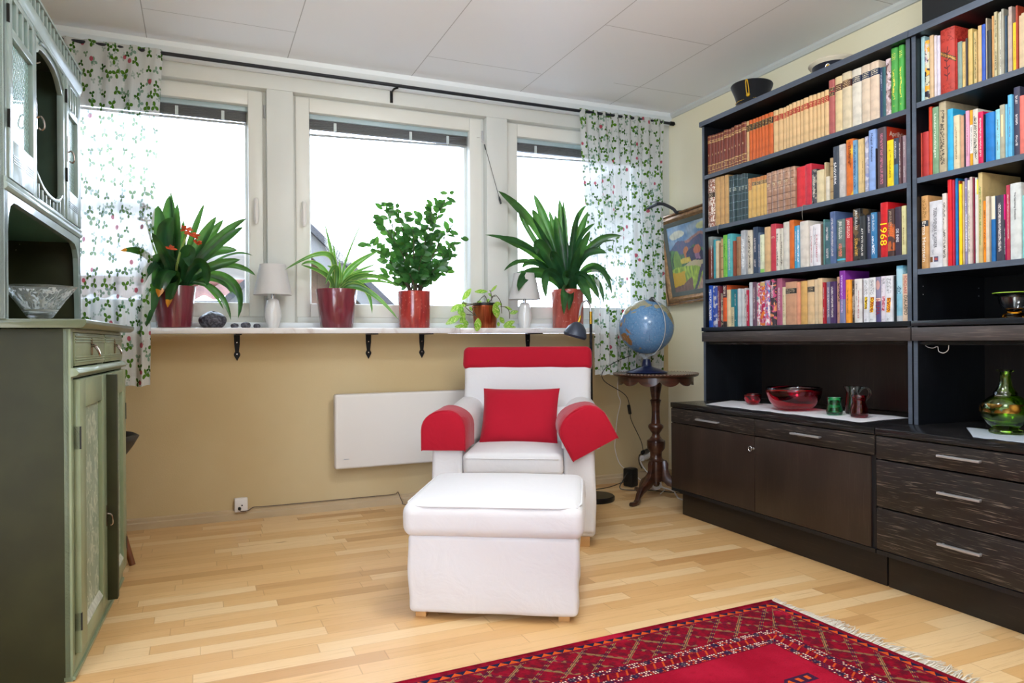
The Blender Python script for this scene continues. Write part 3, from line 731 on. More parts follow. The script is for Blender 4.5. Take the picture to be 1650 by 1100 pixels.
SHELVES=[
('top|left bookcase',1.856,"""32440;32190;213;7a3a2c;R0;brown leather
32180;31790;216;7a3a2c;R0;brown leather
31780;31510;213;7a3a2c;R0;brown leather
31500;31290;213;7a3a2c;R0;brown leather
31280;31060;210;7a3a2c;R0;brown leather
31050;30810;210;7a3a2c;R0;brown leather
30800;30440;212;7a3a2c;R0;brown leather
30420;30210;209;7a3a2c;R0;brown leather
30200;29970;212;7a3a2c;R0;brown leather
29960;29660;213;7a3a2c;R0;brown leather
29650;29440;212;7a3a2c;R0;brown leather
29430;29050;216;7a3a2c;R0;brown leather
29040;28870;212;d8b07c;B1;cream black-labelled
28850;28630;213;d0642c;B1;orange black-labelled
28620;28380;210;d0642c;B1;orange black-labelled
28370;28170;209;d0642c;B1;orange black-labelled
28160;27970;208;d0642c;B1;orange black-labelled
27960;27750;209;d0642c;B1;orange black-labelled
27740;27520;208;d0642c;B1;orange black-labelled
27510;27170;209;d0642c;B1;orange black-labelled
27150;26820;209;dcb886;B2;cream red-labelled
26800;26510;208;dcb886;B2;cream red-labelled
26490;26330;207;dcb886;B2;cream red-labelled
26320;26150;209;dcb886;B2;cream red-labelled
26140;25940;210;dcb886;B2;cream red-labelled
25940;25680;210;dcb886;B2;cream red-labelled
25680;25450;210;dcb886;B2;cream red-labelled
25440;25260;209;dcb886;B2;cream red-labelled
25250;24930;211;dcb886;B2;cream red-labelled
24920;24690;210;dcb886;B2;cream red-labelled
24690;24460;209;dcb886;B2;cream red-labelled
24450;24240;210;dcb886;B2;cream red-labelled
24230;24030;208;dcb886;B2;cream red-labelled
24020;23750;209;dcb886;B2;cream red-labelled
23750;23440;243;b0605c;B3;dusty rose dark-labelled
23430;23050;246;dcc496;B4;cream brown-labelled
23040;22580;250;d4c4a4;B4;wide cream brown-labelled
22570;22090;249;dcd4c4;B5;ivory navy-labelled
22060;21650;248;d8c4ac;B5;beige navy-labelled
21650;21220;248;dcc4ac;B5;tall pinkish-beige navy-labelled
21200;21050;213;2a3c5c;T1;thin navy
21040;20880;209;2f5f66;P;thin teal
20870;20630;234;b49c98;M1;mottled grey-pink
20620;20290;273;4a9c44;G1;tall green gilt
20280;20020;276;4aa444;G1;tall green gilt"""),
('second|left bookcase',1.566,"""32530;32110;262;a8705c;M2;patterned brown-and-white
32080;31550;264;a8705c;M2;patterned brown-and-white
31520;31120;266;caa068;P;plain tan
31100;30760;263;caa068;P;plain tan
30730;30420;260;caa068;P;plain tan
30400;30150;249;2c4044;R1;dark green-black
30140;29680;246;2c4044;R1;dark green-black
29660;29440;240;2c4044;R1;dark green-black
29430;29170;240;2c4044;R1;dark green-black
29160;28970;237;2c4044;R1;dark green-black
28950;28700;206;d4ac64;B6;yellow-tan slim
28690;28380;201;d4ac64;B7;yellow-tan slim
28360;28090;200;d4ac64;B7;yellow-tan slim
28080;27850;201;d4ac64;B7;yellow-tan slim
27840;27640;201;d4ac64;B7;yellow-tan slim
27630;27320;204;a47c64;R2;ribbed brown leather
27310;26950;205;a47c64;R2;ribbed brown leather
26940;26560;204;a47c64;R2;ribbed brown leather
26560;26100;203;a47c64;R2;ribbed brown leather
26090;25770;203;a47c64;R2;ribbed brown leather
25750;25200;191;d8343c;P;wide bright red
25180;24800;192;c83040;T2;crimson gilt-lettered
24780;24500;160;4c4a50;M3;worn charcoal
24490;24080;149;d8c8a0;P;blank cream
24060;23960;178;c8b48c;P;thin sand
23960;23790;111;dcd4c0;P;short off-white
23780;23600;190;b09468;C1;tan string-tied
23580;23270;234;3c4450;P;dark slate;SÅGVERK,ffffff,.3,.72,.5
23240;22920;234;c0bab4;T3;pale grey
22900;22500;247;d8702c;M4;orange-yellow;Inger Alfvén,7a2c14,.05,.45,.34
22500;22290;235;6c9cbc;T4;sky blue
22280;22110;234;d8bc84;P;smooth butter-yellow
22100;21970;234;d4b880;T5;butter-yellow lettered
21950;21770;237;a4a4b8;M5;lavender-grey
21750;21400;258;8ca8dc;P;cornflower blue;Majgull Axelsson,1c2c50,.06,.52,.32
21380;21330;174;282428;P;very thin black
21320;20900;254;54464c;T6;dark plum;@cover c83c24 Aprilhäxan
20850;20530;191;e8cc14;T5;bright yellow
20520;20320;192;386c88;H1;navy-and-teal;AXELSSON,e8e8e8,.06,.42,.36
20310;20180;192;5c3c40;T3;maroon-brown
20170;20010;194;988088;T3;greyish mauve"""),
('third|left bookcase',1.283,"""32380;31790;234;6c5854;H2;wide grey-to-brown
31740;31540;214;44a0ac;P;bright cyan
31510;31260;205;d8c8a4;P;pale cream
31250;31090;190;94744c;P;dull brown
31080;30920;212;c0a070;C1;tan cord-bound
30910;30600;227;78c44c;T7;lime green
30580;30190;228;58b0b4;T3;wide turquoise
30120;29950;186;904c38;P;short russet
29930;29620;205;a07858;T5;mottled tan
29600;29240;233;b4b8bc;T8;silver-grey
29230;29030;229;a8a8a8;T3;mid-grey
29010;28710;225;d4ccb8;T9;cream black-lettered
28680;28340;237;34445c;T3;dark navy
28290;28140;205;5c6c84;T3;slate blue slim
28130;27850;191;dce0c0;M6;pale yellow-green
27790;27410;223;d4b080;P;light tan
27380;27020;232;c43c4c;T2;raspberry red
27010;26820;205;dcd8cc;T9;white heavy-lettered
26810;26620;204;d4cfc0;T9;ivory heavy-lettered
26610;26240;230;d4d0c4;T3;off-white tall
26190;25910;233;d46c2c;P;pumpkin orange
25900;25720;202;2c9cc8;T3;cyan-blue
25710;25550;202;74aed0;T8;powder blue
25530;25030;216;d8d0c4;P;very wide bone-white
24990;24790;189;e4dcdc;TA;white red-lettered
24750;24310;190;e4e0e4;TA;white paired-lettered
24290;24220;187;786458;P;thin brown
24200;24110;207;5c8c88;P;thin sea-green
24100;23760;192;40646c;T3;teal white-lettered
23750;23450;232;50648c;T3;slate-blue tall
23440;23000;192;607470;M7;grey-green;JAN GUILLOU,f4f0e4,.04,.45,.5
22970;22610;191;c03438;P;scarlet;JAN GUILLOU,f0dcd0,.04,.45,.5
22580;22190;224;3c3832;M8;tall black-brown;JAN GUILLOU,f0f0e8,.02,.4,.42
22160;21890;187;303438;P;charcoal paperback;ATT INTE VILJA SE,f4f0e8,.28,.9,.42
21880;21640;188;383c54;P;midnight-blue;JAN GUILLOU,f0f0f0,.04,.4,.42
21630;21350;193;3478a8;M9;bright-blue;JAN GUILLOU,e8f0f4,.04,.4,.45
21340;21190;192;3c2430;P;dark maroon
21180;20820;226;c81820;P;tall vivid red;1968,ffe010,.38,.78,.86
20810;20500;193;4c3430;H3;black-and-orange;JAN GUILLOU,c0a890,.04,.36,.42
20480;20200;196;3c3040;P;dark violet;DE INRE,f0e8e8,.45,.72,.4
20180;19970;196;d4cc94;T5;pale yellow"""),
('bottom|left bookcase',1.019,"""32440;32180;226;1c50b0;T8;royal blue
32170;31760;229;1c50b8;T8;royal blue
31750;31410;225;3c54a8;M5;violet-blue
31390;31170;222;702c3c;T3;maroon lettered
31160;30940;182;9c8870;M3;mottled taupe
30930;30620;223;e06030;H4;orange-and-black
30610;30370;197;dcc8a0;P;ivory slim
30360;30050;197;d0c4a0;H5;teal-topped cream
30040;29820;195;1c7080;T3;deep teal
29810;29590;197;c4ccd0;T3;icy grey
29570;29360;195;c8cccc;P;pale silver
29340;29170;197;ccc8c8;TB;white black-lettered slim
29160;28970;185;b82844;T3;crimson slim
28950;28710;223;c8ccd4;P;tall white
28700;28420;222;6c4c60;T3;mauve-purple
28400;28200;216;d4b4ac;MA;pink-and-cyan
28180;27820;220;c8788c;MB;pink-and-white patterned
27790;27480;223;b494b8;MA;lilac-and-pink patterned
27470;27110;226;443c44;MC;black-and-magenta
27080;26710;227;a85c78;T3;dusty mauve
26710;26460;183;dcd0ac;T5;short cream lettered
26440;25740;204;c89878;B8;very wide peach-brown black-labelled
25730;25530;198;dc9878;P;salmon-edged
25520;25140;202;d4a864;P;golden tan
25130;24720;204;dcbc90;B8;beige black-labelled
24710;24490;204;d8c09c;P;sandy-cream
24470;24190;207;d8bc94;P;bone
24180;24040;186;ac2430;T3;thin dark-red
24030;23780;187;70708c;T3;slate-violet
23770;23460;186;48305c;T3;deep purple
23450;23250;205;c89880;T9;rose-beige
23240;22930;229;8434a0;H6;tall bright purple
22920;22660;187;f09c30;T5;apricot orange
22650;22540;184;4c4440;M3;dark multicoloured
22530;22140;187;dcd8d4;TA;white pink-scripted
22130;22080;183;4c3430;P;dark brown sliver
22070;21800;186;dcdce0;L1;white yellow-stickered
21800;21460;187;dcdcdc;L2;wide white yellow-stickered
21450;21220;187;84809c;H7;grey-violet;HILMA,901c28,.5,.84,.85
21210;20950;188;dcd4dc;L3;white pink-stickered
20940;20600;187;dcdce0;L4;wide white amber-stickered
20580;20500;185;202428;P;thin black
20490;20180;224;84bcd0;J;crumpled light-blue wrapped
20170;19710;188;e0c4a8;P;cream-pink;FÖRDARE,b83040,.04,.42,.42;DIALASMO,182420,.46,.87,.42"""),
('top|right bookcase',1.866,"""19590;19530;232;c8d0d4;P;thin white
19520;19170;266;a8ccd0;P;wide light-blue
19160;18960;234;c8c4a8;MC;pale black-patterned
18950;18790;246;d4b48c;P;sand-coloured
18770;18660;240;d8ccd0;P;white pinkish
18650;18520;235;d4ccd8;P;white pinkish
18510;17930;247;b83c30;O;ornate wide red
17920;17880;198;b82c2c;P;thin scarlet
17860;17690;180;84988c;P;grey-green
17680;17560;174;d8b470;T5;straw-yellow
17550;17480;183;4c4444;P;thin dark-grey
17460;17290;211;d0b068;P;golden-tan
17280;17220;193;6c8458;P;thin moss-green
17210;17110;193;ccb074;T9;tan black-lettered
17100;16970;211;d4b07c;P;light-tan tall
16950;16820;208;3458b4;P;royal-blue
16800;16750;226;a89c88;P;greige
16740;16580;178;2c3030;P;near-black
16570;16500;224;d09c60;P;orange-tan
16490;16390;234;c0b48c;T9;speckled booklet
16380;16320;226;b4ac90;P;buff booklet
16310;16250;228;ccc8b8;T9;white-buff booklet
16240;16160;234;a4a090;P;grey booklet
16150;16090;208;3c5468;P;steel-blue booklet
16070;16010;205;bca88c;P;light-brown booklet
16000;15890;231;b8a498;P;tall taupe
15880;15780;172;f0c418;T5;vivid yellow
15770;15700;226;a84028;P;rust-red
15690;15610;189;cdb08c;P;worn beige
15600;15490;193;c8b090;P;worn buff"""),
('second|right bookcase',1.574,"""19570;19420;185;c86038;P;coral-orange
19410;19280;175;c85040;P;coral-red
19270;19000;175;b83838;P;wide brick-red
18990;18860;266;d04020;P;tall orange-red
18850;18590;258;7ca07c;P;sage-green;Underrundsläget,e8f0e0,.1,.75,.42
18570;18270;269;b8a888;T9;tall tan dark-lettered
18260;18030;234;30a8d8;P;sky-cyan
18020;17780;203;d8c8a4;T5;cream small-lettered
17770;17640;195;cc9c7c;P;pinkish-tan
17640;17590;201;3c383c;P;thin black
17580;17440;209;dc9cb8;T5;pink
17430;17320;208;d89c20;HA;ochre-and-white
17310;17110;206;d0c8b8;T9;greyish-white lettered
17100;16910;190;d01050;T3;magenta-red
16900;16860;177;202428;P;thin black-green
16850;16520;178;1474bc;P;wide cobalt-blue
16510;16330;182;90ccd4;T5;pale-aqua
16320;16140;191;a8a48c;LA;stone-grey yellow-labelled
16130;16050;189;6cb4d4;P;light-blue slim
16040;15890;218;5cb0dc;T5;azure-blue
15880;15660;239;3c3c50;T3;dark-navy silver-edged
15650;15490;203;d46c60;P;salmon-red"""),
('third|right bookcase',1.219,"""19450;19040;283;c89860;H8;kraft-brown;Erma Henstein,f4ece0,.35,.9,.5
19030;18480;256;d4d4d8;LB;thick white;TUSEN SVENSKA KLASSIKER,3c3c44,.1,.7,.24
18460;18290;277;d8d0c8;T9;white handwritten-titled
18260;18100;325;dc1c24;P;scarlet slim
18080;18000;321;c02848;P;crimson slim
17980;17880;325;1c78b8;P;cerulean-blue slim
17860;17810;314;c05028;P;thin orange-brown
17800;17700;300;f4d01c;P;yellow slim
17690;17620;308;c8b088;P;thin manila
17610;17520;318;8c84a8;T8;white-and-violet booklet
17510;17420;309;dcd4c4;T9;cream booklet
17410;17320;318;d0b8b0;P;pink-white booklet
17310;17270;313;8c2844;P;thin burgundy
17260;17180;313;dce0dc;P;white booklet
17170;17100;305;e8d850;HB;white-and-yellow booklet
17090;16930;326;c8b078;T7;tall khaki green-lettered
16920;16830;222;f08c1c;TB;orange black-lettered
16820;16700;236;d4c4ac;P;stone-cream
16680;16530;234;1c68a8;HC;cream-and-blue
16510;16220;233;3c3c48;T3;black-and-silver
16210;16160;232;d81478;HD;magenta-and-black
16150;16030;263;b83c50;T3;red-and-white
16010;15630;264;ccd0cc;P;very thick light-grey;The Gambling Textbook,303438,.12,.48,.2
15620;15490;217;80c8c4;P;thin mint"""),
]
ORD = ['first', 'second', 'third', 'fourth', 'fifth', 'sixth', 'seventh', 'eighth', 'ninth', 'tenth', 'eleventh', 'twelfth', 'thirteenth', 'fourteenth']
NUM = ['one', 'two', 'three', 'four', 'five', 'six', 'seven', 'eight', 'nine', 'ten', 'eleven', 'twelve', 'thirteen', 'fourteen']
def book(bx, yc, z0, w, h, depth, base, style, texts, label, group, lean=0.0, cover=None):
    w = max(w, .004); mb = MB(); D = depth; t = min(.0022, w*.18); hw = w/2-(.0007 if group.find('shelf of the') > 0 and not group.startswith('books on') else .0004)
    soft = w < .013
    bul = w*.12 if soft and not group.startswith('books on') else (0 if soft else (min(.0055, w*.16) if group.startswith('books on') else min(.009, w*.30)))
    arc = [(-bul*math.cos(a), hw*math.sin(a)) for a in [R(q) for q in (-72, -45, -15, 15, 45, 72)]] if bul else []
    poly = [(D, -hw), (0.0, -hw)]+arc+[(0.0, hw), (D, hw), (D, hw-t), (t, hw-t), (t, -hw+t), (D, -hw+t)]
    mb.prism(poly, 'z', 0, h)
    o = mb.build('book', book_mat(base, style), smooth=True, edge=50)
    o.location = (bx, yc, z0+.0006); o.rotation_euler = (lean, 0, 0)
    tag(o, label, 'book', group)
    e = .003 if not soft else .0
    pg = B(t, D-.004, -hw+t, hw-t, .002, h-e-.0004).build('page_block', M_['paper'], o)
    for tx in texts:
        if tx.startswith('@cover'):
            _, c, s = tx.split(' ', 2)
            B(.0035, D, -hw-.0006, -hw, 0, h).build('front_cover', mat('cover_red', c, .3, var=.2, vs=12), o)
            T = Matrix(((1, 0, 0, .075), (0, 0, -1, -hw-.0012), (0, 1, 0, h-.030), (0, 0, 0, 1)))
            text_obj(s, 1, ink_mat('f0dcc8'), o, T, width=.115, height=.026)
            continue
        s, c, a, b, frac = tx.split(','); a, b, frac = float(a), float(b), float(frac)
        # a..b measured from the top of the spine; text runs downwards
        L = (b-a)*h; zc = h*(1-(a+b)/2)
        T = Matrix(((0, 0, -1, -bul-.0006), (0, -1, 0, 0), (-1, 0, 0, zc), (0, 0, 0, 1)))
        T = Matrix(((0, 0, -1, -bul-.0004), (0, -1, 0, 0), (-1, 0, 0, zc), (0, 0, 0, 1)))
        text_obj(s, 1, ink_mat(c), o, T, width=L, height=w*frac)
    return o
rb = random.Random(3)
for nm, zz, data in SHELVES:
    row, case = nm.split('|')
    bk = [l.split(';') for l in data.split('\n')]
    # runs of equal description become sets
    i = 0; n = len(bk)
    names = [b[5] for b in bk]
    caseS = 'left' if case.startswith('left') else 'right'
    while i < n:
        j = i
        while j < n and names[j] == names[i]: j += 1
        cnt = j-i
        for k in range(i, j):
            b = bk[k]; ya, yb, h = int(b[0])/1e4, int(b[1])/1e4, int(b[2])/1e3
            if k < n-1: yb = max(yb, int(bk[k+1][0])/1e4) if int(bk[k+1][0])/1e4 <= ya-.003 and (int(bk[k+1][0])/1e4)-yb > -.004 and yb-int(bk[k+1][0])/1e4 < .004 else yb
            nxt = int(bk[k+1][0])/1e4 if k < n-1 else -9
            yb = max(yb, nxt) if nxt < ya-.003 else yb
            if caseS == 'left' and ya > 3.2115: ya = 3.2115
            if caseS == 'left' and yb < 1.9805: yb = 1.9805
            if caseS == 'right' and ya > 1.9335: ya = 1.9335
            w = ya-yb; d = names[k]
            if cnt > 1:
                lab = '%s of %s %s books in a row, %s shelf, %s bookcase' % (ORD[k-i], NUM[cnt-1], d, row, caseS)
                grp = '%s books, %s shelf of the %s bookcase' % (d, row, caseS)
            else:
                pv = names[k-1] if k else None
                lab = '%s book right of the %s one, %s shelf, %s bookcase' % (d, pv, row, caseS) if pv else '%s book at left end of %s shelf, %s bookcase' % (d, row, caseS)
                if len(lab.split()) > 16 or len(d.split()) > 3: lab = '%s book, %s shelf, %s bookcase' % (d, row, caseS)
                grp = 'books on the %s shelf of the %s bookcase' % (row, caseS)
            if d == 'crumpled light-blue wrapped': lab = 'tall book in crumpled light-blue paper wrap, bottom shelf, left bookcase'
            h += rb.uniform(-.0015, .0015) if cnt > 1 else 0
            h = min(h, {('left', 'top'): .2665, ('right', 'top'): .257}.get((caseS, row), .5))
            dep = min(.27, h*rb.uniform(.62, .70)) if w > .012 else h*.62
            if cnt > 1: dep = h*.66
            push = 0.0 if cnt > 1 else rb.uniform(-.004, .006)
            book(2.588+push, (ya+yb)/2, zz, w, h, dep, b[3], b[4], b[6:], lab, grp)
        i = j
# crumpled paper top on the wrapped book
# little shelf-edge labels
LBL = [(2.562, 3.121, 1.8465, .165, .013, '~', 'long paper label on the left bookcase edge below the brown leather books', 1),
       (2.562, 3.116, 1.2725, .115, .012, '~', 'paper label on the left bookcase edge below the wide grey-to-brown book', 1),
       (2.562, 3.200, 1.556, .030, .010, '~', 'tiny paper label at left end of the second shelf, left bookcase', 1),
       (2.562, 1.877, 1.855, .078, .013, 'G Humor', 'short paper label below the wide light-blue book, right bookcase', 2),
       (2.562, 1.55, 1.855, .115, .014, 'C Skönlitteratur m', 'paper label below the vivid yellow book, right bookcase top shelf', 2),
       (2.562, 1.887, 1.562, .108, .013, 'D Filosofi och psykologi', 'paper label below the coral-orange books, right bookcase', 2),
       (2.562, 1.645, 1.562, .098, .013, 'Svensk konst efter 1900', 'paper label below the wide cobalt-blue book, right bookcase', 2),
       (2.562, 1.565, 1.209, .16, .013, 'P Teknik, industri och kommunikation', 'paper label below the black-and-silver book, right bookcase third shelf', 2)]
M_['label'] = mat('label_paper', 'e4d8d0', .6)
for x, y, z, ww, hh, s, lab, k in LBL:
    t = tag(B(-.0008, .0, -ww/2, ww/2, -hh/2, hh/2).build('shelf_label', M_['label'], loc=(2.565+.0017, y, z)), lab, 'label', 'paper labels on the shelf edges')
    if s == '~':
        m = MB(); q = -ww*.42; rq = random.Random(9)
        while q < ww*.42:
            l = rq.uniform(.0008, .0022); m.box(-.0012, -.0008, q, q+l, -hh*.14, hh*rq.uniform(.10, .26)); q += l+rq.choice((.0006, .0006, .0018))
        m.build('lettering', ink_mat('4c3c3c'), t)
    else: text_obj(s, 1, ink_mat('4c3c3c'), t, Matrix(((0, 0, -1, -.0010), (-1, 0, 0, 0), (0, 1, 0, 0), (0, 0, 0, 1))), width=ww*.82, height=hh*.5, name='lettering')
# ribbons hanging over the shelf edge
for x, y, z, l, lab in ((2.5645, 3.098, 1.567, .045, 'white ribbon bookmark hanging over the second shelf edge under the tan books'), (2.5645, 2.508, 1.567, .065, 'white ribbon bookmark hanging below the crimson gilt-lettered book')):
    m = MB(); m.tube(crom([(.018, 0, .001), (.004, 0, .002), (-.003, .001, -.004), (-.004, .004, -l*.6), (-.003, .001, -l)]), .003, 6, flat=.2)
    tag(m.build('ribbon', mat('ribbon', 'b8b4a8', .6), loc=(x, y, z)), lab, 'ribbon')
# ------------------------------------------------------------------ green painted cupboard
def paint(name, c, c2, rough=.4, chips=.0, coat=.2):
    g = G(name); n = g.noise(scale=7, detail=5); sm = g.noise(g.vec(*[q*1 for q in g.xyz()]), scale=70, detail=3)
    col = g.mix(c, c2, n.ss(.35, .7))
    if chips: col = g.mix(col, 'c8c4ac', sm.gt(chips))
    return g.surf(g.bsdf(col, rough, bump=g.noise(scale=35, detail=3), bs=.12, bd=.002, coat=coat))
M_['green_side_shaded'] = paint('green_side_shaded', '232710', '2c3016', .55, .785, 0)  # olive green darkened to paint in the shade on the near side
M_['green_front'] = paint('green_front', '7c8a6c', '8a9678', .42, .76)
M_['green_upper_sheen'] = paint('green_upper_sheen', '8a9c96', '98aaa6', .3, .0, .35)  # lighter, bluer base paints in the window's reflection on the hutch
M_['green_dark'] = paint('green_dark', '2f3a24', '3a452c', .45, .78)
M_['green_inside'] = paint('green_inside', '36453a', '3e5044', .4)
M_['green_slab'] = paint('green_slab', '565f48', '626c54', .32, .77, .3)
def rosemal():
    g = G('painted_flowers'); x, y, z = g.xyz()
    base = g.mix('7f8e78', '8c9a86', g.noise(scale=6).ss(.3, .7))
    ay = ((y*1.0)).ab()
    # stylised stems, leaves and blossoms in pale brush strokes
    n = g.noise(g.vec(y*14, z*9, 0.0), scale=1.3, detail=2, dist=1.2)
    k = ((n-.5).ab()).lt(.022)
    stem = ((ay-(z*9).sin().ab()*.035-.012).ab()).lt(.005)
    U = y*11; V = z*7.5
    vo = g.new('ShaderNodeTexVoronoi', voronoi_dimensions='2D'); vo.inputs['Scale'].default_value = 1; vo.inputs['Randomness'].default_value = .6
    g.nt.links.new(g.vec(U, V), vo.inputs['Vector']); px, py, _ = g.xyz(vo.outputs['Position'])
    dx, dy = U-px, V-py; r = (dx*dx+dy*dy).sqrt(); th = dy.atan2(dx)
    fl = r.lt((th*5).cos()*.08+.27)*r.gt(.10)
    edge = ((r-(th*5).cos()*.08-.27).ab()).lt(.03)
    c = g.mix(base, 'b4bca4', (fl*.55)); c = g.mix(c, 'cdd2bc', (k.mx(stem)).mx(edge)*.7*g.noise(scale=60).ss(.35, .6))
    return g.surf(g.bsdf(c, .45, bump=g.noise(scale=50), bs=.1, bd=.002, coat=.1))
M_['rosemal'] = rosemal()
M_['old_metal'] = mat('old_metal', '9c9088', .25, metal=1, var=.3, vs=60)
M_['iron_hinge'] = mat('iron_hinge', '1c1c18', .5, metal=.4)
def lattice_glass():
    g = G('pressed_glass'); x, y, z = g.xyz()
    a = (y*1.0+z*.62)*62; b = (y*1.0-z*.62)*62
    k = ((a.fr()-.5).ab()).mn((b.fr()-.5).ab()); rib = k.lt(.10)
    h = (a.fr()-.5).ab()+(b.fr()-.5).ab()
    c = g.mix('6fa098', 'c0dcd8', rib.mx(h.ss(.55, .95)))
    return g.surf(g.bsdf(c, .18, bump=h, bs=.8, bd=.006, spec=.8, coat=.5))
M_['lattice_glass'] = lattice_glass()

ANG = R(-2.73)
GC = empty('painted_cupboard', (-.332, 2.355, 0), ANG, 'tall old green-painted cupboard with flower-painted doors at the left edge', 'cupboard')
W = .925
# lower body : local x<=0 is inside, y along the front
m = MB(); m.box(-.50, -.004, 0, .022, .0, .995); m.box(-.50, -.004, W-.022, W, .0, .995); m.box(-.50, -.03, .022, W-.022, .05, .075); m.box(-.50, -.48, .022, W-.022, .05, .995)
m.build('side_panel', M_['green_side_shaded'], GC, bevel=.002)
m = MB(); m.box(-.02, 0, 0, .03, .0, .995); m.box(-.02, 0, W-.03, W, .07, .995); m.box(-.02, 0, .03, W-.03, .012, .062); m.box(-.02, 0, .03, W-.03, .853, .862); m.box(-.018, -.002, .51, .525, .853, .99)
m.box(-.02, 0, .03, W-.03, .985, .997)
m.prism([(W, .0), (W, .07), (W-.09, .07), (W-.07, .045), (W-.045, .03), (W-.035, .0)], 'x', -.02, 0)
m.build('face_frame', M_['green_front'], GC, bevel=.0015)
B(-.022, .006, -.0, W, .004, .014).build('base_edge', M_['green_front'], GC)
# moulding between drawers and doors
MB().prism([(-.002, .857), (.014, .862), (.020, .868), (.016, .876), (.010, .882), (-.002, .884)], 'y', 0, W).build('moulding', M_['green_front'], GC, bevel=.001)
# worktop slab
MB().prism([(-.52, .997), (.03, .997), (.038, 1.002), (.043, 1.010), (.043, 1.019), (.040, 1.022), (-.52, 1.022)], 'y', -.022, .965).build('top_slab', M_['green_slab'], GC, bevel=.001)
def drop_pull(parent, y, z, x, s=1.0):
    m = MB(); pts = [(-.012, -.020), (.012, -.020), (.015, -.005), (.011, .012), (.016, .022), (0, .034), (-.016, .022), (-.011, .012), (-.015, -.005)]
    m.prism([(y+a*s, z+b*s) for a, b in pts], 'x', x, x+.002)
    m.lathe([(.005*s, 0), (.005*s, .010), (.003*s, .012)], 10, T=Matrix.Translation((x+.001, y-.010*s, z+.010)) @ Matrix.Rotation(R(90), 4, 'Y')); m.lathe([(.005*s, 0), (.005*s, .010), (.003*s, .012)], 10, T=Matrix.Translation((x+.001, y+.010*s, z+.010)) @ Matrix.Rotation(R(90), 4, 'Y'))
    m.tube(crom([(x+.010, y-.010*s, z+.010), (x+.020, y-.012*s, z-.006), (x+.024, y-.006*s, z-.020*s), (x+.024, y+.006*s, z-.020*s), (x+.020, y+.012*s, z-.006), (x+.010, y+.010*s, z+.010)]), .0028*s, 8)
    return m.build('pull', M_['old_metal'], parent, smooth=True)
for a, b in ((.034, .510), (.527, W-.006)):
    m = MB(); m.box(-.012, .004, a, b, .888, .984)
    d = m.build('drawer', M_['green_front'], GC, bevel=.002)
    m = MB()
    for z in (.899, .906, .913, .958, .966, .974): m.box(.003, .0065, a+.004, b-.004, z-.002, z+.002)
    m.build('reeding', M_['green_front'], d, bevel=.0008)
    drop_pull(d, (a+b)/2+.005, .936, .0045, 1.0)
def cab_door(y0, y1, hinge_near, ang):
    # door in its own frame at the hinge
    Wd = y1-y0; s = 1 if hinge_near else -1; hy = y0 if hinge_near else y1
    o = MB()
    def yy(a): return s*a
    def bx(xa, xb, a, b, za, zb): o.box(xa, xb, yy(a), yy(b), za, zb)
    bx(-.004, .016, 0, .085, .066, .850); bx(-.004, .016, Wd-.085, Wd, .066, .850)
    bx(-.004, .016, .085, Wd-.085, .765, .850); bx(-.004, .016, .085, Wd-.085, .066, .115)
    d = o.build('door', M_['green_front'], GC, bevel=.002); d.location = (0, hy, 0); d.rotation_euler = (0, 0, ang)
    m = MB(); m.box(-.004, .004, yy(.085), yy(Wd-.085), .115, .765)
    p = m.build('painted_panel', M_['rosemal'], d)
    # bevelled sill edges round the panel
    m = MB(); a, b = .085, Wd-.085
    m.prism([(.004, .115), (.0155, .115), (.004, .135)], 'y', yy(a), yy(b))
    m.build('panel_bevel', mat('worn_edge', 'b8bcae', .4, var=.25, vs=40), d)
    for za, zb in ((.65, .715), (.13, .18)): B(-.002, .018, yy(.0), yy(.006), za, zb).build('hinge', M_['iron_hinge'], d)
    return d
d1 = cab_door(.033, .470, True, R(0.0))
d2 = cab_door(.482, W-.006, False, R(0.6))
B(-.002, .047, .470, .500, .070, .846).build('shade_strip', M_['green_side_shaded'], GC, bevel=.003)  # dark strip standing in for the shaded inside of an ajar door
for d, yl in ((d1, .455-.033), (d2, -(W-.006-.52))):
    m = MB(); m.prism([(yl-.006, .33), (yl+.006, .33), (yl+.008, .36), (yl+.004, .40), (yl-.004, .40), (yl-.008, .36)], 'x', .0165, .0185)
    m.tube(crom([(.020, yl, .372), (.030, yl, .368), (.034, yl+.002, .352), (.034, yl, .336), (.028, yl, .332)]), .003, 8)
    m.build('key_pull', M_['old_metal'], d, smooth=True)

# upper hutch on the slab : front plane at local x=-.148
HX = -.148; HB = -.50; y0, y1 = -.030, .968
def P3(a, b, c, d, e, f, nm, mt, **k): return B(a, b, c, d, e, f).build(nm, mt, GC, **k)
for q in (y0, y1-.02): B(HB, HX, q, q+.02, 1.022, 1.975).build('hutch_side', M_['green_side_shaded'], GC, bevel=.002)
m = MB(); m.box(HB, HB+.012, y0+.02, y1-.02, 1.022, 1.96); m.box(HB, HX-.02, y0+.02, y1-.02, 1.395, 1.408); m.box(HB, HX-.02, y0+.02, y1-.02, 1.94, 1.96)
m.box(HB+.012, HX-.022, .300, .312, 1.408, 1.94); m.box(HB+.012, HX-.022, .700, .712, 1.408, 1.94)
m.build('hutch_lining', M_['green_inside'], GC)
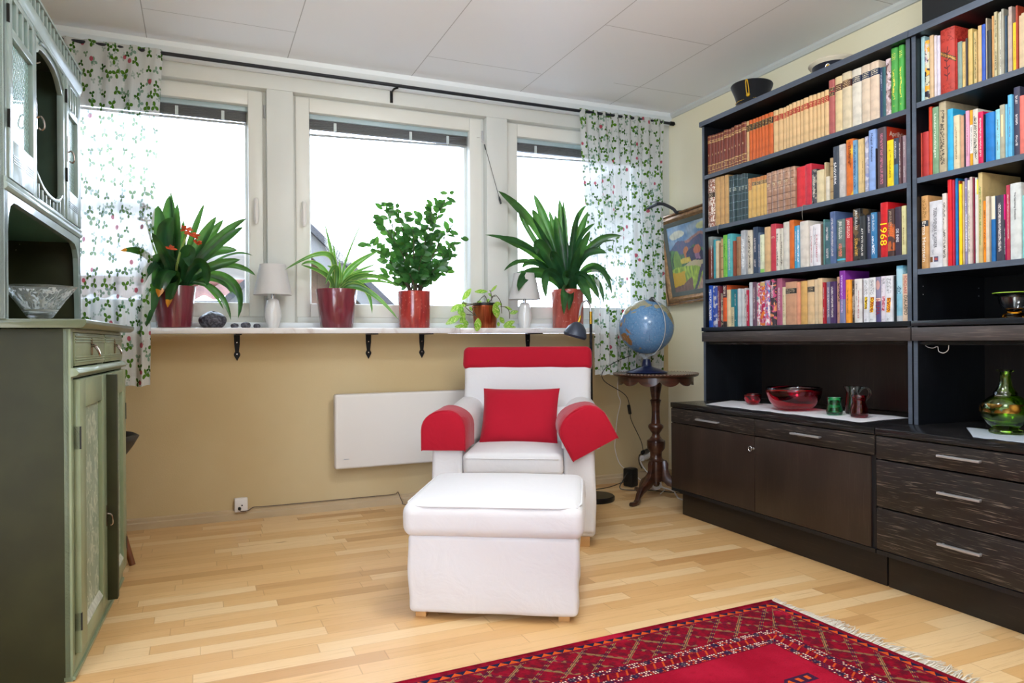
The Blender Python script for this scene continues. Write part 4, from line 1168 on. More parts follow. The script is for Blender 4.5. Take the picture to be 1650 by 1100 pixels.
# mouldings and crown
crown = [(HX, 1.938), (HX+.004, 1.942), (HX+.005, 1.950), (HX+.008, 1.956), (HX+.010, 1.966), (HX+.012, 1.972), (HX+.012, 1.980), (HX-.03, 1.980), (HX-.03, 1.938)]
MB().prism(crown, 'y', y0, y1).build('crown_moulding', M_['green_upper_sheen'], GC, bevel=.0008)
MB().prism([(HX-.02, 1.370), (HX+.003, 1.374), (HX+.009, 1.382), (HX+.009, 1.390), (HX+.004, 1.394), (HX+.007, 1.402), (HX+.002, 1.410), (HX-.02, 1.410)], 'y', y0, y1).build('waist_moulding', M_['green_upper_sheen'], GC, bevel=.0008)
# gallery of little balusters on top
m = MB(); m.box(HX-.006, HX+.012, y0, y1, 2.030, 2.040); m.box(HB+.05, HX, y0-.01, y0+.01, 2.030, 2.040)
k = 0
yy = y0
while yy < y1+.01:
    m.box(HX-.001, HX+.009, yy, yy+.013, 1.980, 2.030); yy += .0492
m.build('gallery', M_['green_upper_sheen'], GC, bevel=.001)
B(HX-.018, HX-.010, y0, y1, 1.980, 2.022).build('gallery_back', M_['green_dark'], GC)
# stiles
for a, b, q in ((y0, .004, 1.022), (.262, .315, 1.408), (.683, .716, 1.408)): B(HX-.02, HX, a, b, q, 1.94).build('stile', M_['green_upper_sheen'], GC, bevel=.001)
# glazed doors
def hutch_door(a, b, ga, gb, handle_y):
    m = MB(); x0_, x1_ = HX-.016, HX+.004
    m.box(x0_, x1_, a, ga, 1.412, 1.936); m.box(x0_, x1_, gb, b, 1.412, 1.936)
    m.box(x0_, x1_, ga, gb, 1.412, 1.524); m.box(x0_, x1_, ga, gb, 1.812, 1.838); m.box(x0_, x1_, ga, gb, 1.920, 1.936)
    Wg = gb-ga; bw = .020 if Wg > .18 else .015; n = 4; gap = (Wg-bw*(n-1))/n
    for i in range(n-1):
        q = ga+gap*(i+1)+bw*i; m.box(x0_+.003, x1_, q, q+bw, 1.838, 1.920)
    d = m.build('glazed_door', M_['green_upper_sheen'], GC, bevel=.0015)
    B(HX-.012, HX-.009, ga-.002, gb+.002, 1.520, 1.93).build('glass_pane', M_['lattice_glass'], d)
    m = MB()
    for z in (1.462, 1.469, 1.476, 1.483): m.box(x1_-.001, x1_+.0008, ga, gb, z-.0014, z+.0014)
    m.build('groove', M_['green_dark'], d)
    # long back plate with a ring pull
    m = MB(); hy = handle_y
    m.prism([(hy-.005, 1.625), (hy+.005, 1.625), (hy+.006, 1.64), (hy+.003, 1.66), (hy+.004, 1.70), (hy, 1.722), (hy-.004, 1.70), (hy-.003, 1.66), (hy-.006, 1.64)], 'x', x1_, x1_+.002)
    m.tube(crom([(x1_+.002, hy, 1.660), (x1_+.012, hy, 1.664), (x1_+.020, hy, 1.652), (x1_+.022, hy, 1.632), (x1_+.015, hy, 1.622), (x1_+.006, hy, 1.628)]), .003, 8)
    m.build('pull', M_['old_metal'], d, smooth=True)
    for q in (1.55, 1.84): B(x0_+.004, x1_+.003, a-.002, a+.004, q, q+.05).build('hinge', M_['iron_hinge'], d)
hutch_door(.004, .262, .044, .256, .29)
hutch_door(.716, y1, .753, .908, .728)
# arched valance of the open middle bay
pts = [(.315, 1.935)]
A = [(.315, 1.895), (.335, 1.897), (.350, 1.905), (.362, 1.916), (.39, 1.923), (.44, 1.928), (.50, 1.930), (.56, 1.927), (.61, 1.915), (.64, 1.900), (.660, 1.884), (.683, 1.872)]
MB().prism([(p[0], p[1]-.018) for p in A]+[(.683, 1.936), (.315, 1.936)], 'x', HX-.018, HX-.002).build('arched_valance', M_['green_upper_sheen'], GC, bevel=.001)
m = MB(); m.tube([(HX+.002, p[0], p[1]+.004) for p in A[2:]], .0035, 6); m.tube([(HX+.002, .315, 1.952-.02), (HX+.002, .683, 1.932)], .003, 6); m.build('valance_bead', M_['green_upper_sheen'], GC, smooth=True)
# swept rail with balusters below
C = [(.315, 1.502), (.36, 1.482), (.40, 1.469), (.45, 1.460), (.50, 1.456), (.56, 1.456), (.61, 1.463), (.645, 1.476), (.665, 1.490), (.683, 1.490)]
MB().prism(C+[(p[0], p[1]-.012) for p in reversed(C)], 'x', HX-.014, HX).build('swept_rail', M_['green_upper_sheen'], GC, bevel=.0015)
m = MB()
for i in range(7):
    q = .348+i*.049; zt = 1.478-.022*math.sin(i/6*math.pi) if i else 1.478
    m.box(HX-.011, HX-.003, q, q+.009, 1.408, zt-.012)
m.box(HX-.014, HX, .315, .683, 1.405, 1.416)
m.build('baluster', M_['green_upper_sheen'], GC, bevel=.001)
# coat hook in the middle bay
MB().tube(crom([(HX-.05, .45, 1.935), (HX-.05, .45, 1.90), (HX-.035, .46, 1.888), (HX-.025, .47, 1.895)]), .003, 8).build('hook', M_['old_metal'], GC, smooth=True)
# niche front with rounded cut-out
out = [(y0, 1.022), (y0, 1.372), (y1, 1.372), (y1, 1.022)]
inner = [(y1-.022, 1.022), (y1-.026, 1.10), (.934, 1.16), (.930, 1.25), (.922, 1.29), (.90, 1.322), (.862, 1.340), (.80, 1.344), (.10, 1.352), (.06, 1.350), (.030, 1.338), (.012, 1.31), (.002, 1.26), (-.004, 1.20), (-.004, 1.14), (-.010, 1.08), (-.010, 1.022)]
MB().prism(out+inner, 'x', HX-.018, HX).build('niche_front', M_['green_upper_sheen'], GC)
m = MB(); m.box(HB+.012, HX-.019, y0+.02, y1-.02, 1.354, 1.372); m.build('niche_ceiling', mat('niche_ceiling_paint', '5c8470', .4, var=.1), GC)

# cut-glass bowl standing in the niche
def glass(name, c, rough=.02, ior=1.45, tint=1.0):
    g = G(name); return g.surf(g.bsdf(c, rough, spec=.6, trans=1.0, ior=ior))
M_['clear_glass'] = glass('clear_glass', 'f0f4f4')
def etched():
    g = G('etched_glass'); x, y, z = g.xyz(); th = y.atan2(x)
    U = th*1.9; V = z*22
    vo = g.new('ShaderNodeTexVoronoi', voronoi_dimensions='2D'); vo.inputs['Scale'].default_value = 1; g.nt.links.new(g.vec(U, V), vo.inputs['Vector'])
    px, py, _ = g.xyz(vo.outputs['Position']); dx, dy = U-px, V-py; r = (dx*dx+dy*dy).sqrt(); a = dy.atan2(dx)
    k = r.lt((a*5).cos()*.1+.27)*r.gt(.06); k = k*z.rng(.045, .105)
    k = k.mx(z.rng(.034, .038)).mx(((g.noise(g.vec(th*3, z*26), scale=1, detail=1, dist=1)-.5).ab()).lt(.02)*z.rng(.04, .1))
    gl = g.bsdf('e8f0f2', .03, trans=1.0, ior=1.35)
    fr = g.bsdf('eef2f2', .5)
    mx = g.new('ShaderNodeMixShader'); kk = k*.55+.14; g.nt.links.new(kk.so, mx.inputs[0]); g.nt.links.new(gl, mx.inputs[1]); g.nt.links.new(fr, mx.inputs[2])
    return g.surf(mx.outputs[0])
m = MB(); m.lathe([(0.0005, .012), (.030, .012), (.036, .016), (.070, .068), (.103, .112), (.1005, .1125), (.066, .071), (.030, .026), (.0005, .022)], 56, cap=False)
m.lathe([(.001, 0), (.034, 0), (.034, .003), (.028, .008), (.028, .012)], 40, cap=False)
tag(m.build('glass_bowl', etched(), smooth=True, loc=(-.462, 2.690, 1.0228)), 'wide conical etched clear-glass bowl standing in the green cupboard niche', 'bowl')

# ------------------------------------------------------------------ chair behind the cupboard
M_['teak'] = mat('teak_leg', '6e3c1c', .4, var=.25, vs=9); M_['shell'] = mat('chair_shell', '33302e', .55, bump=.2, bscale=200)
t = empty('side_chair', (-.50, 3.66, 0), R(8), 'dark chair with slanting wooden leg half hidden behind the green cupboard', 'chair')
def seat_shell():
    m = MB()
    def fn(u, v):
        a = (u-.5)*2; b = (v-.5)*2
        rr = min(1, math.sqrt(a*a+b*b)); s = math.sqrt(max(0, 1-.5*b*b)); s2 = math.sqrt(max(0, 1-.5*a*a))
        x = a*s*.24; y = b*s2*.23
        rad = math.sqrt((x/.24)**2+(y/.23)**2)
        return (x, y, .385+.155*max(0, rad)**3)
    m.grid(fn, 20, 20); return m.build('seat', M_['shell'], t, smooth=True, solid=.02)
seat_shell()
for sx, sy in ((1, 1), (1, -1), (-1, 1), (-1, -1)):
    m = MB(); m.tube([(sx*.10, sy*.10, .40), (sx*.205, sy*.20, .0)], [.019, .013], 12); m.build('leg', M_['teak'], t, smooth=True)
m = MB(); m.tube([(-.10, 0, .39), (-.20, 0, .50), (-.25, 0, .78)], .015, 10); m.build('back_post', M_['teak'], t, smooth=True)
m = MB(); m.grid(lambda u, v: (-.24-.06*(1-((u-.5)*2)**2)+.03, (u-.5)*.40*math.sqrt(max(.05, 1-.5*((v-.5)*2)**2)), .66+v*.2), 16, 8); m.build('backrest', M_['shell'], t, smooth=True, solid=.015)

# ------------------------------------------------------------------ radiator, outlet
t = empty('radiator', (1.28, 4.145, .244), 0, 'flat white electric panel radiator mounted low on the beige wall', 'radiator')
M_['rad'] = mat('radiator_enamel', 'd8d2ca', .4)
B(-.592, .592, -.095, -.04, 0, .418).build('panel', M_['rad'], t, bevel=.014, seg=4)
m = MB(); m.box(-.45, -.40, -.04, 0, .05, .37); m.box(.40, .45, -.04, 0, .05, .37); m.build('wall_mount', M_['rad'], t)
B(-.545, -.515, -.0962, -.0945, .052, .058).build('badge', M_['steel'], t)
t = empty('wall_socket', (.201, 4.145, .082), 0, 'square white wall socket with a dark plug low on the beige wall', 'socket')
B(-.033, .033, -.030, 0, -.036, .037).build('housing', M_['white_plastic'], t, bevel=.004)
MB().lathe([(.004, 0), (.004, .003)], 10, T=Matrix.Translation((.004, -.030, .0)) @ Matrix.Rotation(R(90), 4, 'X')).build('pin_hole', M_['black_plastic'], t)
m = MB(); m.lathe([(.008, 0), (.009, .012), (.006, .02)], 12, T=Matrix.Translation((-.009, -.030, -.015)) @ Matrix.Rotation(R(90), 4, 'X'))
tp = tag(m.build('plug', M_['iron_hinge'], smooth=True, loc=(.201, 4.145, .082)), 'small dark round plug pushed into the low wall socket', 'plug')
m = MB(); m.tube(crom([(.192, 4.098, .066), (.20, 4.10, .054), (.235, 4.112, .052), (.262, 4.124, .064), (.30, 4.1285, .063), (.36, 4.1285, .0615)])+[Vector((1.02, 4.1285, .0615))]+crom([(1.05, 4.127, .064), (1.06, 4.12, .075), (1.068, 4.11, .05), (1.08, 4.10, .02), (1.10, 4.09, .005), (1.3, 4.03, .004), (1.6, 4.0, .004)]), .0025, 6)
tag(m.build('electric_cable', mat('brown_cord', '5c4838', .5)), 'thin brown cord running along the top of the back skirting board', 'cord')
# ------------------------------------------------------------------ armchair and ottoman
def cloth(name, c, wr=.25, sheen=.2, fs=9, rough=.85):
    g = G(name); n = g.noise(scale=fs, detail=4, rough=.55, dist=.8); f = g.noise(scale=600, detail=1)
    h = n+f*.04
    return g.surf(g.bsdf(c, rough, spec=.2, bump=h, bs=wr, bd=.02, sheen=sheen))
M_['white_cloth'] = cloth('white_cotton', 'd6d3d2', .16)
M_['red_cloth'] = cloth('red_cotton', 'a81428', .18, .2, 12)
M_['birch'] = mat('birch_leg', 'c89860', .4, var=.12, vs=12)
CA = R(-29.6)
def soft_box(x0, x1, y0, y1, z0, z1, r, seed=0, amp=.0, n=5, crown=0.0, taper=0.0):
    """rounded, slightly irregular box with a crowned top"""
    bm = bmesh.new(); bmesh.ops.create_cube(bm, size=1)
    for v in bm.verts: v.co = Vector((x0 if v.co.x < 0 else x1, y0 if v.co.y < 0 else y1, z0 if v.co.z < 0 else z1))
    bmesh.ops.bevel(bm, geom=bm.edges[:], offset=r, segments=n, profile=.5, affect='EDGES')
    bmesh.ops.subdivide_edges(bm, edges=[e for e in bm.edges if e.calc_length() > .08], cuts=6, use_grid_fill=True)
    rr = random.Random(seed); ph = [rr.uniform(0, 6) for _ in range(6)]
    cx, cy = (x0+x1)/2, (y0+y1)/2
    for v in bm.verts:
        u = (v.co.x-cx)/((x1-x0)/2); w_ = (v.co.y-cy)/((y1-y0)/2); t = (v.co.z-z0)/(z1-z0)
        if crown: v.co.z += crown*max(0, 1-u*u)*max(0, 1-w_*w_)*t
        if taper: v.co.x = cx+(v.co.x-cx)*(1-taper*t); 
        if amp:
            d = amp*(math.sin(v.co.x*23+ph[0]+v.co.z*9)+math.sin(v.co.y*19+ph[1]+v.co.z*13)+.6*math.sin(v.co.z*31+ph[2]+v.co.x*7))
            nrm = Vector((u if abs(u) > .9 else 0, w_ if abs(w_) > .9 else 0, 0)); v.co += nrm*d
    me = bpy.data.meshes.new('soft'); bm.to_mesh(me); bm.free()
    m = MB(); m.v = [tuple(v.co) for v in me.vertices]; m.f = [tuple(p.vertices) for p in me.polygons]; m.m = [0]*len(m.f); bpy.data.meshes.remove(me)
    return m
def arch(w, h, hr, n=12):
    """outline of a rolled arm: flat bottom, round top, centred on x=0, bottom at z=0"""
    pts = [(-w/2, 0), (w/2, 0)]
    for i in range(n+1):
        a = math.pi*i/n; pts.append((w/2*math.cos(a)*1.0, h-hr+hr*math.sin(a)))
    return pts
AC = empty('armchair', (1.328, 3.056, 0), CA, 'white slipcovered armchair with rolled arms facing the room below the window', 'armchair')
soft_box(-.378, .378, .012, .80, .045, .34, .02, 2, .002).build('skirt', M_['white_cloth'], AC, smooth=True, edge=60)
soft_box(-.235, .235, -.012, .62, .325, .432, .028, 3, .001, crown=.012).build('seat_cushion', M_['white_cloth'], AC, smooth=True, edge=60)
m = MB(); m.tube([(-.215, -.014, .408), (.215, -.014, .408)], .003, 6); m.build('piping', M_['white_cloth'], AC)
for s in (-1, 1):
    soft_box(s*.308-.072, s*.308+.072, .0, .74, .06, .50, .022, 4+s, .002).build('arm_panel', M_['white_cloth'], AC, smooth=True, edge=60)
    m = MB(); w_ = .175
    prof = []
    secs = [(-.004, .0), (.004, .006), (.02, .010), (.2, .010), (.4, .018), (.6, .034), (.70, .040)]
    N = 26; vs = []; fs = []
    for k, (yy, dz) in enumerate(secs):
        sc = .90 if k == 0 else (.97 if k == 1 else 1.0)
        a_ = arch(w_*sc, (.155+dz)*sc if k < 2 else .155+dz, .085, 12)
        for p in a_: vs.append((s*(.315-.012*max(0, yy))+p[0], yy, .455+p[1]))
    L_ = len(a_)
    for k in range(len(secs)-1):
        for i in range(L_): fs.append((k*L_+i, k*L_+(i+1) % L_, (k+1)*L_+(i+1) % L_, (k+1)*L_+i))
    fs.append(tuple(range(L_))); fs.append(tuple(range((len(secs)-1)*L_, len(secs)*L_)))
    m.add(vs, fs); m.build('arm_roll', M_['white_cloth'], AC, smooth=True, edge=50)
bk = soft_box(-.352, .352, 0, .17, 0, .62, .035, 8, .001, n=5)
bk.build('backrest', M_['white_cloth'], AC, smooth=True, edge=60, loc=(.012, .575, .30), rot=(R(-9), 0, 0))
for sx, yy in ((-.33, .045), (.33, .045), (-.33, .75), (.33, .75)):
    MB().prism([(sx-.024, yy-.024), (sx+.024, yy-.024), (sx+.024, yy+.024), (sx-.024, yy+.024)], 'z', 0, .06).build('leg', M_['birch'], AC, bevel=.003)
# red covers
def to_world(root, v): return root.matrix_world @ Vector(v)
bpy.context.view_layer.update()
t = soft_box(-.362, .362, -.008, .182, .50, .632, .035, 9, .0015, n=5)
o = t.build('headrest_cover', M_['red_cloth'], None, smooth=True, edge=60)
o.matrix_world = AC.matrix_world @ Matrix.Translation((.012, .575, .30)) @ Matrix.Rotation(R(-9), 4, 'X')
tag(o, 'long red cloth cover pulled over the top of the white armchair back', 'chair cover')
def sleeve(s, rotz, rot_roll, shift, label, w_=.212, depth=.235, h=.192):
    m = MB(); secs = [(-.026, .90), (-.021, .965), (-.012, 1.0), (depth*.5, 1.0), (depth, 1.0)]
    vs = []; fs = []; L_ = 0
    for yy, sc in secs:
        a_ = arch(w_*sc, h if sc == 1 else h-(1-sc)*.12, .095, 14); L_ = len(a_)
        for p in a_: vs.append((p[0], yy, p[1]+(.004*math.sin(yy*40+p[0]*30))))
    for k in range(len(secs)-1):
        for i in range(L_): fs.append((k*L_+i, k*L_+(i+1) % L_, (k+1)*L_+(i+1) % L_, (k+1)*L_+i))
    fs.append(tuple(range(L_)))
    m.add(vs, fs); m.tube([(p[0]*.985, -.020, p[1]-.002) for p in arch(w_*.98, h-.004, .093, 14)[1:]]+[(-w_/2*.96, -.020, 0)], .0035, 6)
    o = m.build('arm_cover', M_['red_cloth'], None, bevel=.004, seg=2)
    o.matrix_world = AC.matrix_world @ Matrix.Translation((s*.318+shift[0], shift[1], .442+shift[2])) @ Matrix.Rotation(R(rotz), 4, 'Z') @ Matrix.Translation((0, 0, .09)) @ Matrix.Rotation(R(rot_roll), 4, 'Y') @ Matrix.Translation((0, 0, -.09))
    tag(o, label, 'chair cover', 'red arm covers of the armchair'); return o
sleeve(-1, 0, 0, (-.004, 0, 0), 'red cloth arm cover sitting straight on the left arm of the white armchair')
sleeve(1, 6, -28, (.022, -.014, .002), 'red cloth arm cover twisted askew on the right arm of the white armchair', .236, .25, .208)
# cushion
def pillow(name, w_, h_, th, m_, label, cat, M, piping=None):
    m = MB()
    def side(sg):
        def fn(u, v):
            a, b = (u-.5)*2, (v-.5)*2
            k = max(0, (1-abs(a)**3.2))**.55*max(0, (1-abs(b)**3.2))**.55
            pin = 1-.05*(1-abs(a)**2)*(abs(b) > .0)*abs(b)**4; pin2 = 1-.05*(1-b*b)*abs(a)**4
            return (a*w_/2*pin2, sg*(th/2*k*(1+.08*math.sin(a*4+b*3))+.0005), b*h_/2*pin)
        return fn
    m.grid(side(-1), 26, 22); m.grid(side(1), 26, 22)
    o = m.build(name, m_, None, smooth=True, edge=80); o.matrix_world = M
    for v in o.data.vertices: pass
    return tag(o, label, cat)
Mx = AC.matrix_world @ Matrix.Translation((-.002, .385, .566)) @ Matrix.Rotation(R(1.5), 4, 'Y') @ Matrix.Rotation(R(-26), 4, 'X') @ Matrix.Rotation(R(-4), 4, 'Z')
pillow('cushion', .405, .305, .12, M_['red_cloth'], 'square red cushion leaning on the seat of the white armchair', 'cushion', Mx)
Mx = AC.matrix_world @ Matrix.Translation((.185, .44, .515)) @ Matrix.Rotation(R(-22), 4, 'X') @ Matrix.Rotation(R(-12), 4, 'Z')
pillow('cushion', .16, .20, .08, M_['white_cloth'], 'small folded white cushion peeking out right of the red cushion', 'cushion', Mx)

OT = empty('ottoman', (1.035, 2.509, 0), CA, 'white slipcovered footstool with thick cushion top standing before the armchair', 'footstool')
m = soft_box(-.285, .300, -.283, .285, .022, .292, .018, 5, .003, taper=.0)
m.build('skirt', M_['white_cloth'], OT, smooth=True, edge=60)
soft_box(-.303, .320, -.300, .304, .282, .400, .040, 6, .0015, n=6, crown=.022).build('cushion_top', M_['white_cloth'], OT, smooth=True, edge=70)
m = MB()
pp = []
for i in range(49):
    a = 2*math.pi*i/48; c, s = math.cos(a), math.sin(a); k = 1/(abs(c)**14+abs(s)**14)**(1/14)
    pp.append((.0085+.3025*c*k, .002+.293*s*k, .3905))
m.tube(pp, .0032, 6); m.build('piping', M_['white_cloth'], OT, smooth=True)
for sx, sy in ((-.245, -.235), (.25, -.235), (-.25, .25), (.25, .25)):
    MB().prism([(sx-.019, sy-.019), (sx+.019, sy-.019), (sx+.019, sy+.019), (sx-.019, sy+.019)], 'z', 0, .045).build('leg', M_['birch'], OT, bevel=.002)

# ------------------------------------------------------------------ rug
def rug_mat():
    g = G('rug_wool'); x, y, z = g.xyz()
    LX_, LY_ = 1.0, .64
    dx = LX_-x.ab(); dy = LY_-y.ab(); d = dx.mn(dy); side = dx.lt(dy)
    t = y*side+x*(1-side)
    pile = g.noise(scale=240, detail=2); wear = g.noise(scale=5, detail=4); mid = g.noise(scale=38, detail=3)
    c = g.mix('880a22', '600718', mid.ss(.35, .7)); c = g.mix(c, 'c0203c', wear.ss(.55, .7)*.6)
    field = g.mix('920a24', 'a4142e', wear.ss(.4, .65)); field = g.mix(field, '8c0c22', mid.ss(.55, .75)*.5)
    navy, orng, tan = '1c1c38', 'c8501c', 'a07848'
    # lattice zone
    zb = g.mix(c, '5a1424', mid.ss(.45, .6)*.6)
    P = .105; v = (d-.115)
    q1 = (((t/P+v/P*1.15).fr()-.5).ab()); q2 = (((t/P-v/P*1.15).fr()-.5).ab())
    lat = q1.gt(.405).mx(q2.gt(.405)); dots = ((t*150).sin()*(v*150).sin()).gt(-.1)
    l2 = q1.rng(.435, .47).mx(q2.rng(.435, .47))
    inb = d.rng(.050, .185)
    zl = g.mix(zb, tan, lat*dots*.85); zl = g.mix(zl, navy, l2*.8)
    hk = g.noise(g.vec(t*70, d*70, 0.0), scale=1, detail=1).gt(.6)
    zl = g.mix(zl, '3c1c3c', hk*(q1.gt(.3)*q2.gt(.3))*.6)
    c = g.mix(c, zl, inb)
    # outer triangles
    tt = (t/.036).fr(); w_ = (d-.020)/.020
    tri = ((tt-.5).ab()*2).lt(w_); bd = d.rng(.020, .040)
    c = g.mix(c, g.mix(navy, orng, tri), bd)
    c = g.mix(c, navy, d.rng(.040, .044)*.7)
    # inner guard bands with beads
    for a in (.192, .250):
        k = d.rng(a, a+.028)
        c = g.mix(c, '6c1028', k)
        wd = (((t/.0085).fr()-.5).ab().lt(.28))*((((d-a)/.0093).fr()-.5).ab().lt(.28))
        cc = g.white(g.vec((t/.0085).fl(), ((d-a)/.0093).fl(), 1.0))
        c = g.mix(c, g.mix(g.mix('e8d8c0', navy, cc.gt(.42)), orng, cc.gt(.75)), k*wd)
        ros = ((((t/.085).fr()-.5)*.085).pw(2)+(d-a-.014).pw(2)).lt(.00013)
        c = g.mix(c, navy, ros*.85)
    k = d.rng(.222, .249); c = g.mix(c, orng, k*(((t+d*.5)/.032).fr()).lt(.2)*.8)
    c = g.mix(c, field, d.gt(.282))
    # guls in the field
    mx_ = ((x/.36).fr()-.5).ab()*.36; my_ = ((y+.0)/.30).fr(); my_ = (my_-.5).ab()*.30
    # octagon medallions along the middle
    gx = (((x+.12)/.50).fr()-.5)*.50; gy = y
    o_ = gx.ab().mx(gy.ab()).mx((gx.ab()+gy.ab())*.74)
    inf = d.gt(.34)
    c = g.mix(c, navy, o_.rng(.135, .175)*inf*.9)
    c = g.mix(c, orng, o_.rng(.145, .165)*(((gx.atan2(gy))*5).fr()).lt(.45)*inf)
    c = g.mix(c, navy, o_.rng(.05, .075)*inf*.8); c = g.mix(c, 'e0c8a8', o_.lt(.02)*inf*.8)
    wr = g.noise(g.vec(x*40, y*6, 0.0), scale=1, detail=3).gt(.66)*g.noise(scale=2.6, detail=1).gt(.62)*d.gt(.282)
    c = g.mix(c, 'e0a0a8', wr*.7)
    c = g.mix(c, '4c0816', pile.ss(.55, .8)*.35)
    return g.surf(g.bsdf(c, .95, spec=.1, bump=pile+mid*.5, bs=.5, bd=.004))
M_['rug'] = rug_mat()
RA = R(-0.8)
# far right corner sits at (1.89, 2.01)
RT = empty('rug', (0, 0, 0), R(2.4), 'worn deep red oriental wool rug with lattice border and white fringe', 'rug')
rc = Vector((1.89, 2.01)); ca, sa = math.cos(R(2.4)), math.sin(R(2.4))
RT.location = (rc.x-(ca*1.0-sa*.64), rc.y-(sa*1.0+ca*.64), 0)
m = MB(); 
def rf(u, v):
    x, y = (u-.5)*2, (v-.5)*1.28
    return (x, y, .009+.0012*math.sin(x*9+y*4))
m.grid(rf, 60, 40)
m.tube([(-1, .64, .006), (1, .64, .006)], .006, 6); m.tube([(-1, -.64, .006), (1, -.64, .006)], .006, 6)
m.box(-1, 1, -.64, .64, 0.0005, .006)
m.build('pile', M_['rug'], RT, smooth=True)
m = MB(); rr = random.Random(4)
for sx in (1, -1):
    for i in range(330):
        y = -.64+1.28*i/329; a = rr.uniform(-.35, .35)-.25*math.sin(i*.07); L = rr.uniform(.045, .085)*(0.6 if (sx > 0 and y > .45) else 1)
        p0 = Vector((sx*.998, y, .005)); p1 = p0+Vector((sx*L*.5, a*L*.3, rr.uniform(-.001, .006))); p2 = p0+Vector((sx*L, a*L+rr.uniform(-.01, .01), -.0025))
        m.tube([p0, p1, p2], [.0019, .0017, .0008], 4)
f = m.build('fringe', mat('fringe_cotton', 'ded6c8', .9), RT); f['kind'] = 'stuff'

# ------------------------------------------------------------------ pedestal table and globe
g = G('walnut'); 
n = g.noise(g.vec(*[q for q in (g.xyz()[0]*6, g.xyz()[1]*6, g.xyz()[2]*30)]), scale=1.5, detail=4)
M_['walnut'] = g.surf(g.bsdf(g.mix('4c2c1e', '2e1912', n.ss(.35, .7)), .28, coat=.4, bump=n, bs=.06, bd=.002))
M_['carved_edge'] = mat('carved_edge', '8a786a', .4, var=.5, vs=150)
TC = Vector((2.50, 3.60, 0))
TT = empty('pedestal_table', TC, R(12), 'small dark walnut pedestal table with scalloped apron standing in the corner', 'table')
m = MB(); m.lathe([(.0005, .735), (.235, .735), (.248, .741), (.252, .748), (.246, .755), (.0005, .756)], 64, cap=False); m.build('tabletop', M_['walnut'], TT, smooth=True)
m = MB()
for k in range(72):
    a = 2*math.pi*k/72; m.lathe([(.0005, -.004), (.006, -.002), (.0075, .002), (.0005, .006)], 8, c=(.246*math.cos(a), .246*math.sin(a), .753), cap=False)
m.build('carved_rim', M_['carved_edge'], TT, smooth=True)
m = MB(); N = 144; vs = []
for i in range(N):
    a = 2*math.pi*i/N; z = .733-.014-.034*abs(math.sin(a*5.5))**.6; r_ = .222
    for rr_ in (r_, r_-.014):
        vs += [(rr_*math.cos(a), rr_*math.sin(a), .735), (rr_*math.cos(a), rr_*math.sin(a), z)]
fs = []
for i in range(N):
    j = (i+1) % N; q, p = i*4, j*4
    fs += [(q, q+1, p+1, p), (q+2, p+2, p+3, q+3), (q+1, q+3, p+3, p+1)]
m.add(vs, fs); m.build('scalloped_apron', M_['walnut'], TT)
col_ = [(.0005, .11), (.036, .11), (.040, .118), (.040, .228), (.050, .236), (.038, .246), (.034, .262), (.036, .285), (.052, .305), (.055, .335), (.054, .352), (.038, .362), (.026, .378), (.022, .395), (.036, .415), (.046, .432), (.044, .444), (.028, .455),
        (.024, .50), (.024, .555), (.030, .585), (.034, .592), (.024, .600), (.030, .640), (.037, .680), (.036, .715), (.050, .722), (.055, .735)]
m = MB(); m.lathe(col_, 32, cap=False); m.lathe([(.0005, .075), (.015, .08), (.022, .095), (.018, .11)], 20, cap=False); m.build('column', M_['walnut'], TT, smooth=True, edge=50)
la = math.atan2(3.492-3.60, 2.247-2.50)-R(12)
for k in range(3):
    a = la+k*2*math.pi/3; T = Matrix.Rotation(a, 4, 'Z'); m = MB()
    pr = [(.030, .235), (.060, .235), (.072, .215), (.070, .18), (.085, .145), (.125, .115), (.165, .095), (.195, .065), (.208, .035), (.225, .022), (.262, .024), (.270, .014), (.266, .002), (.235, .0), (.205, .004), (.188, .016), (.180, .04), (.150, .058), (.105, .072), (.065, .085), (.045, .105), (.030, .11)]
    m.prism([(p[0], p[1]) for p in pr], 'y', -.014, .014, T)
    m.build('leg', M_['walnut'], TT, bevel=.004)
GB = empty('globe', (2.428, 3.585, .7575), 0, 'world globe on a navy plastic foot standing on the small walnut table', 'globe')
m = MB(); m.lathe([(.0005, 0), (.118, 0), (.122, .004), (.118, .008), (.075, .024), (.036, .036), (.030, .040), (.026, .062), (.020, .082), (.0005, .082)], 40, cap=False)
m.build('foot', mat('navy_plastic', '141c3c', .3), GB, smooth=True, edge=50)
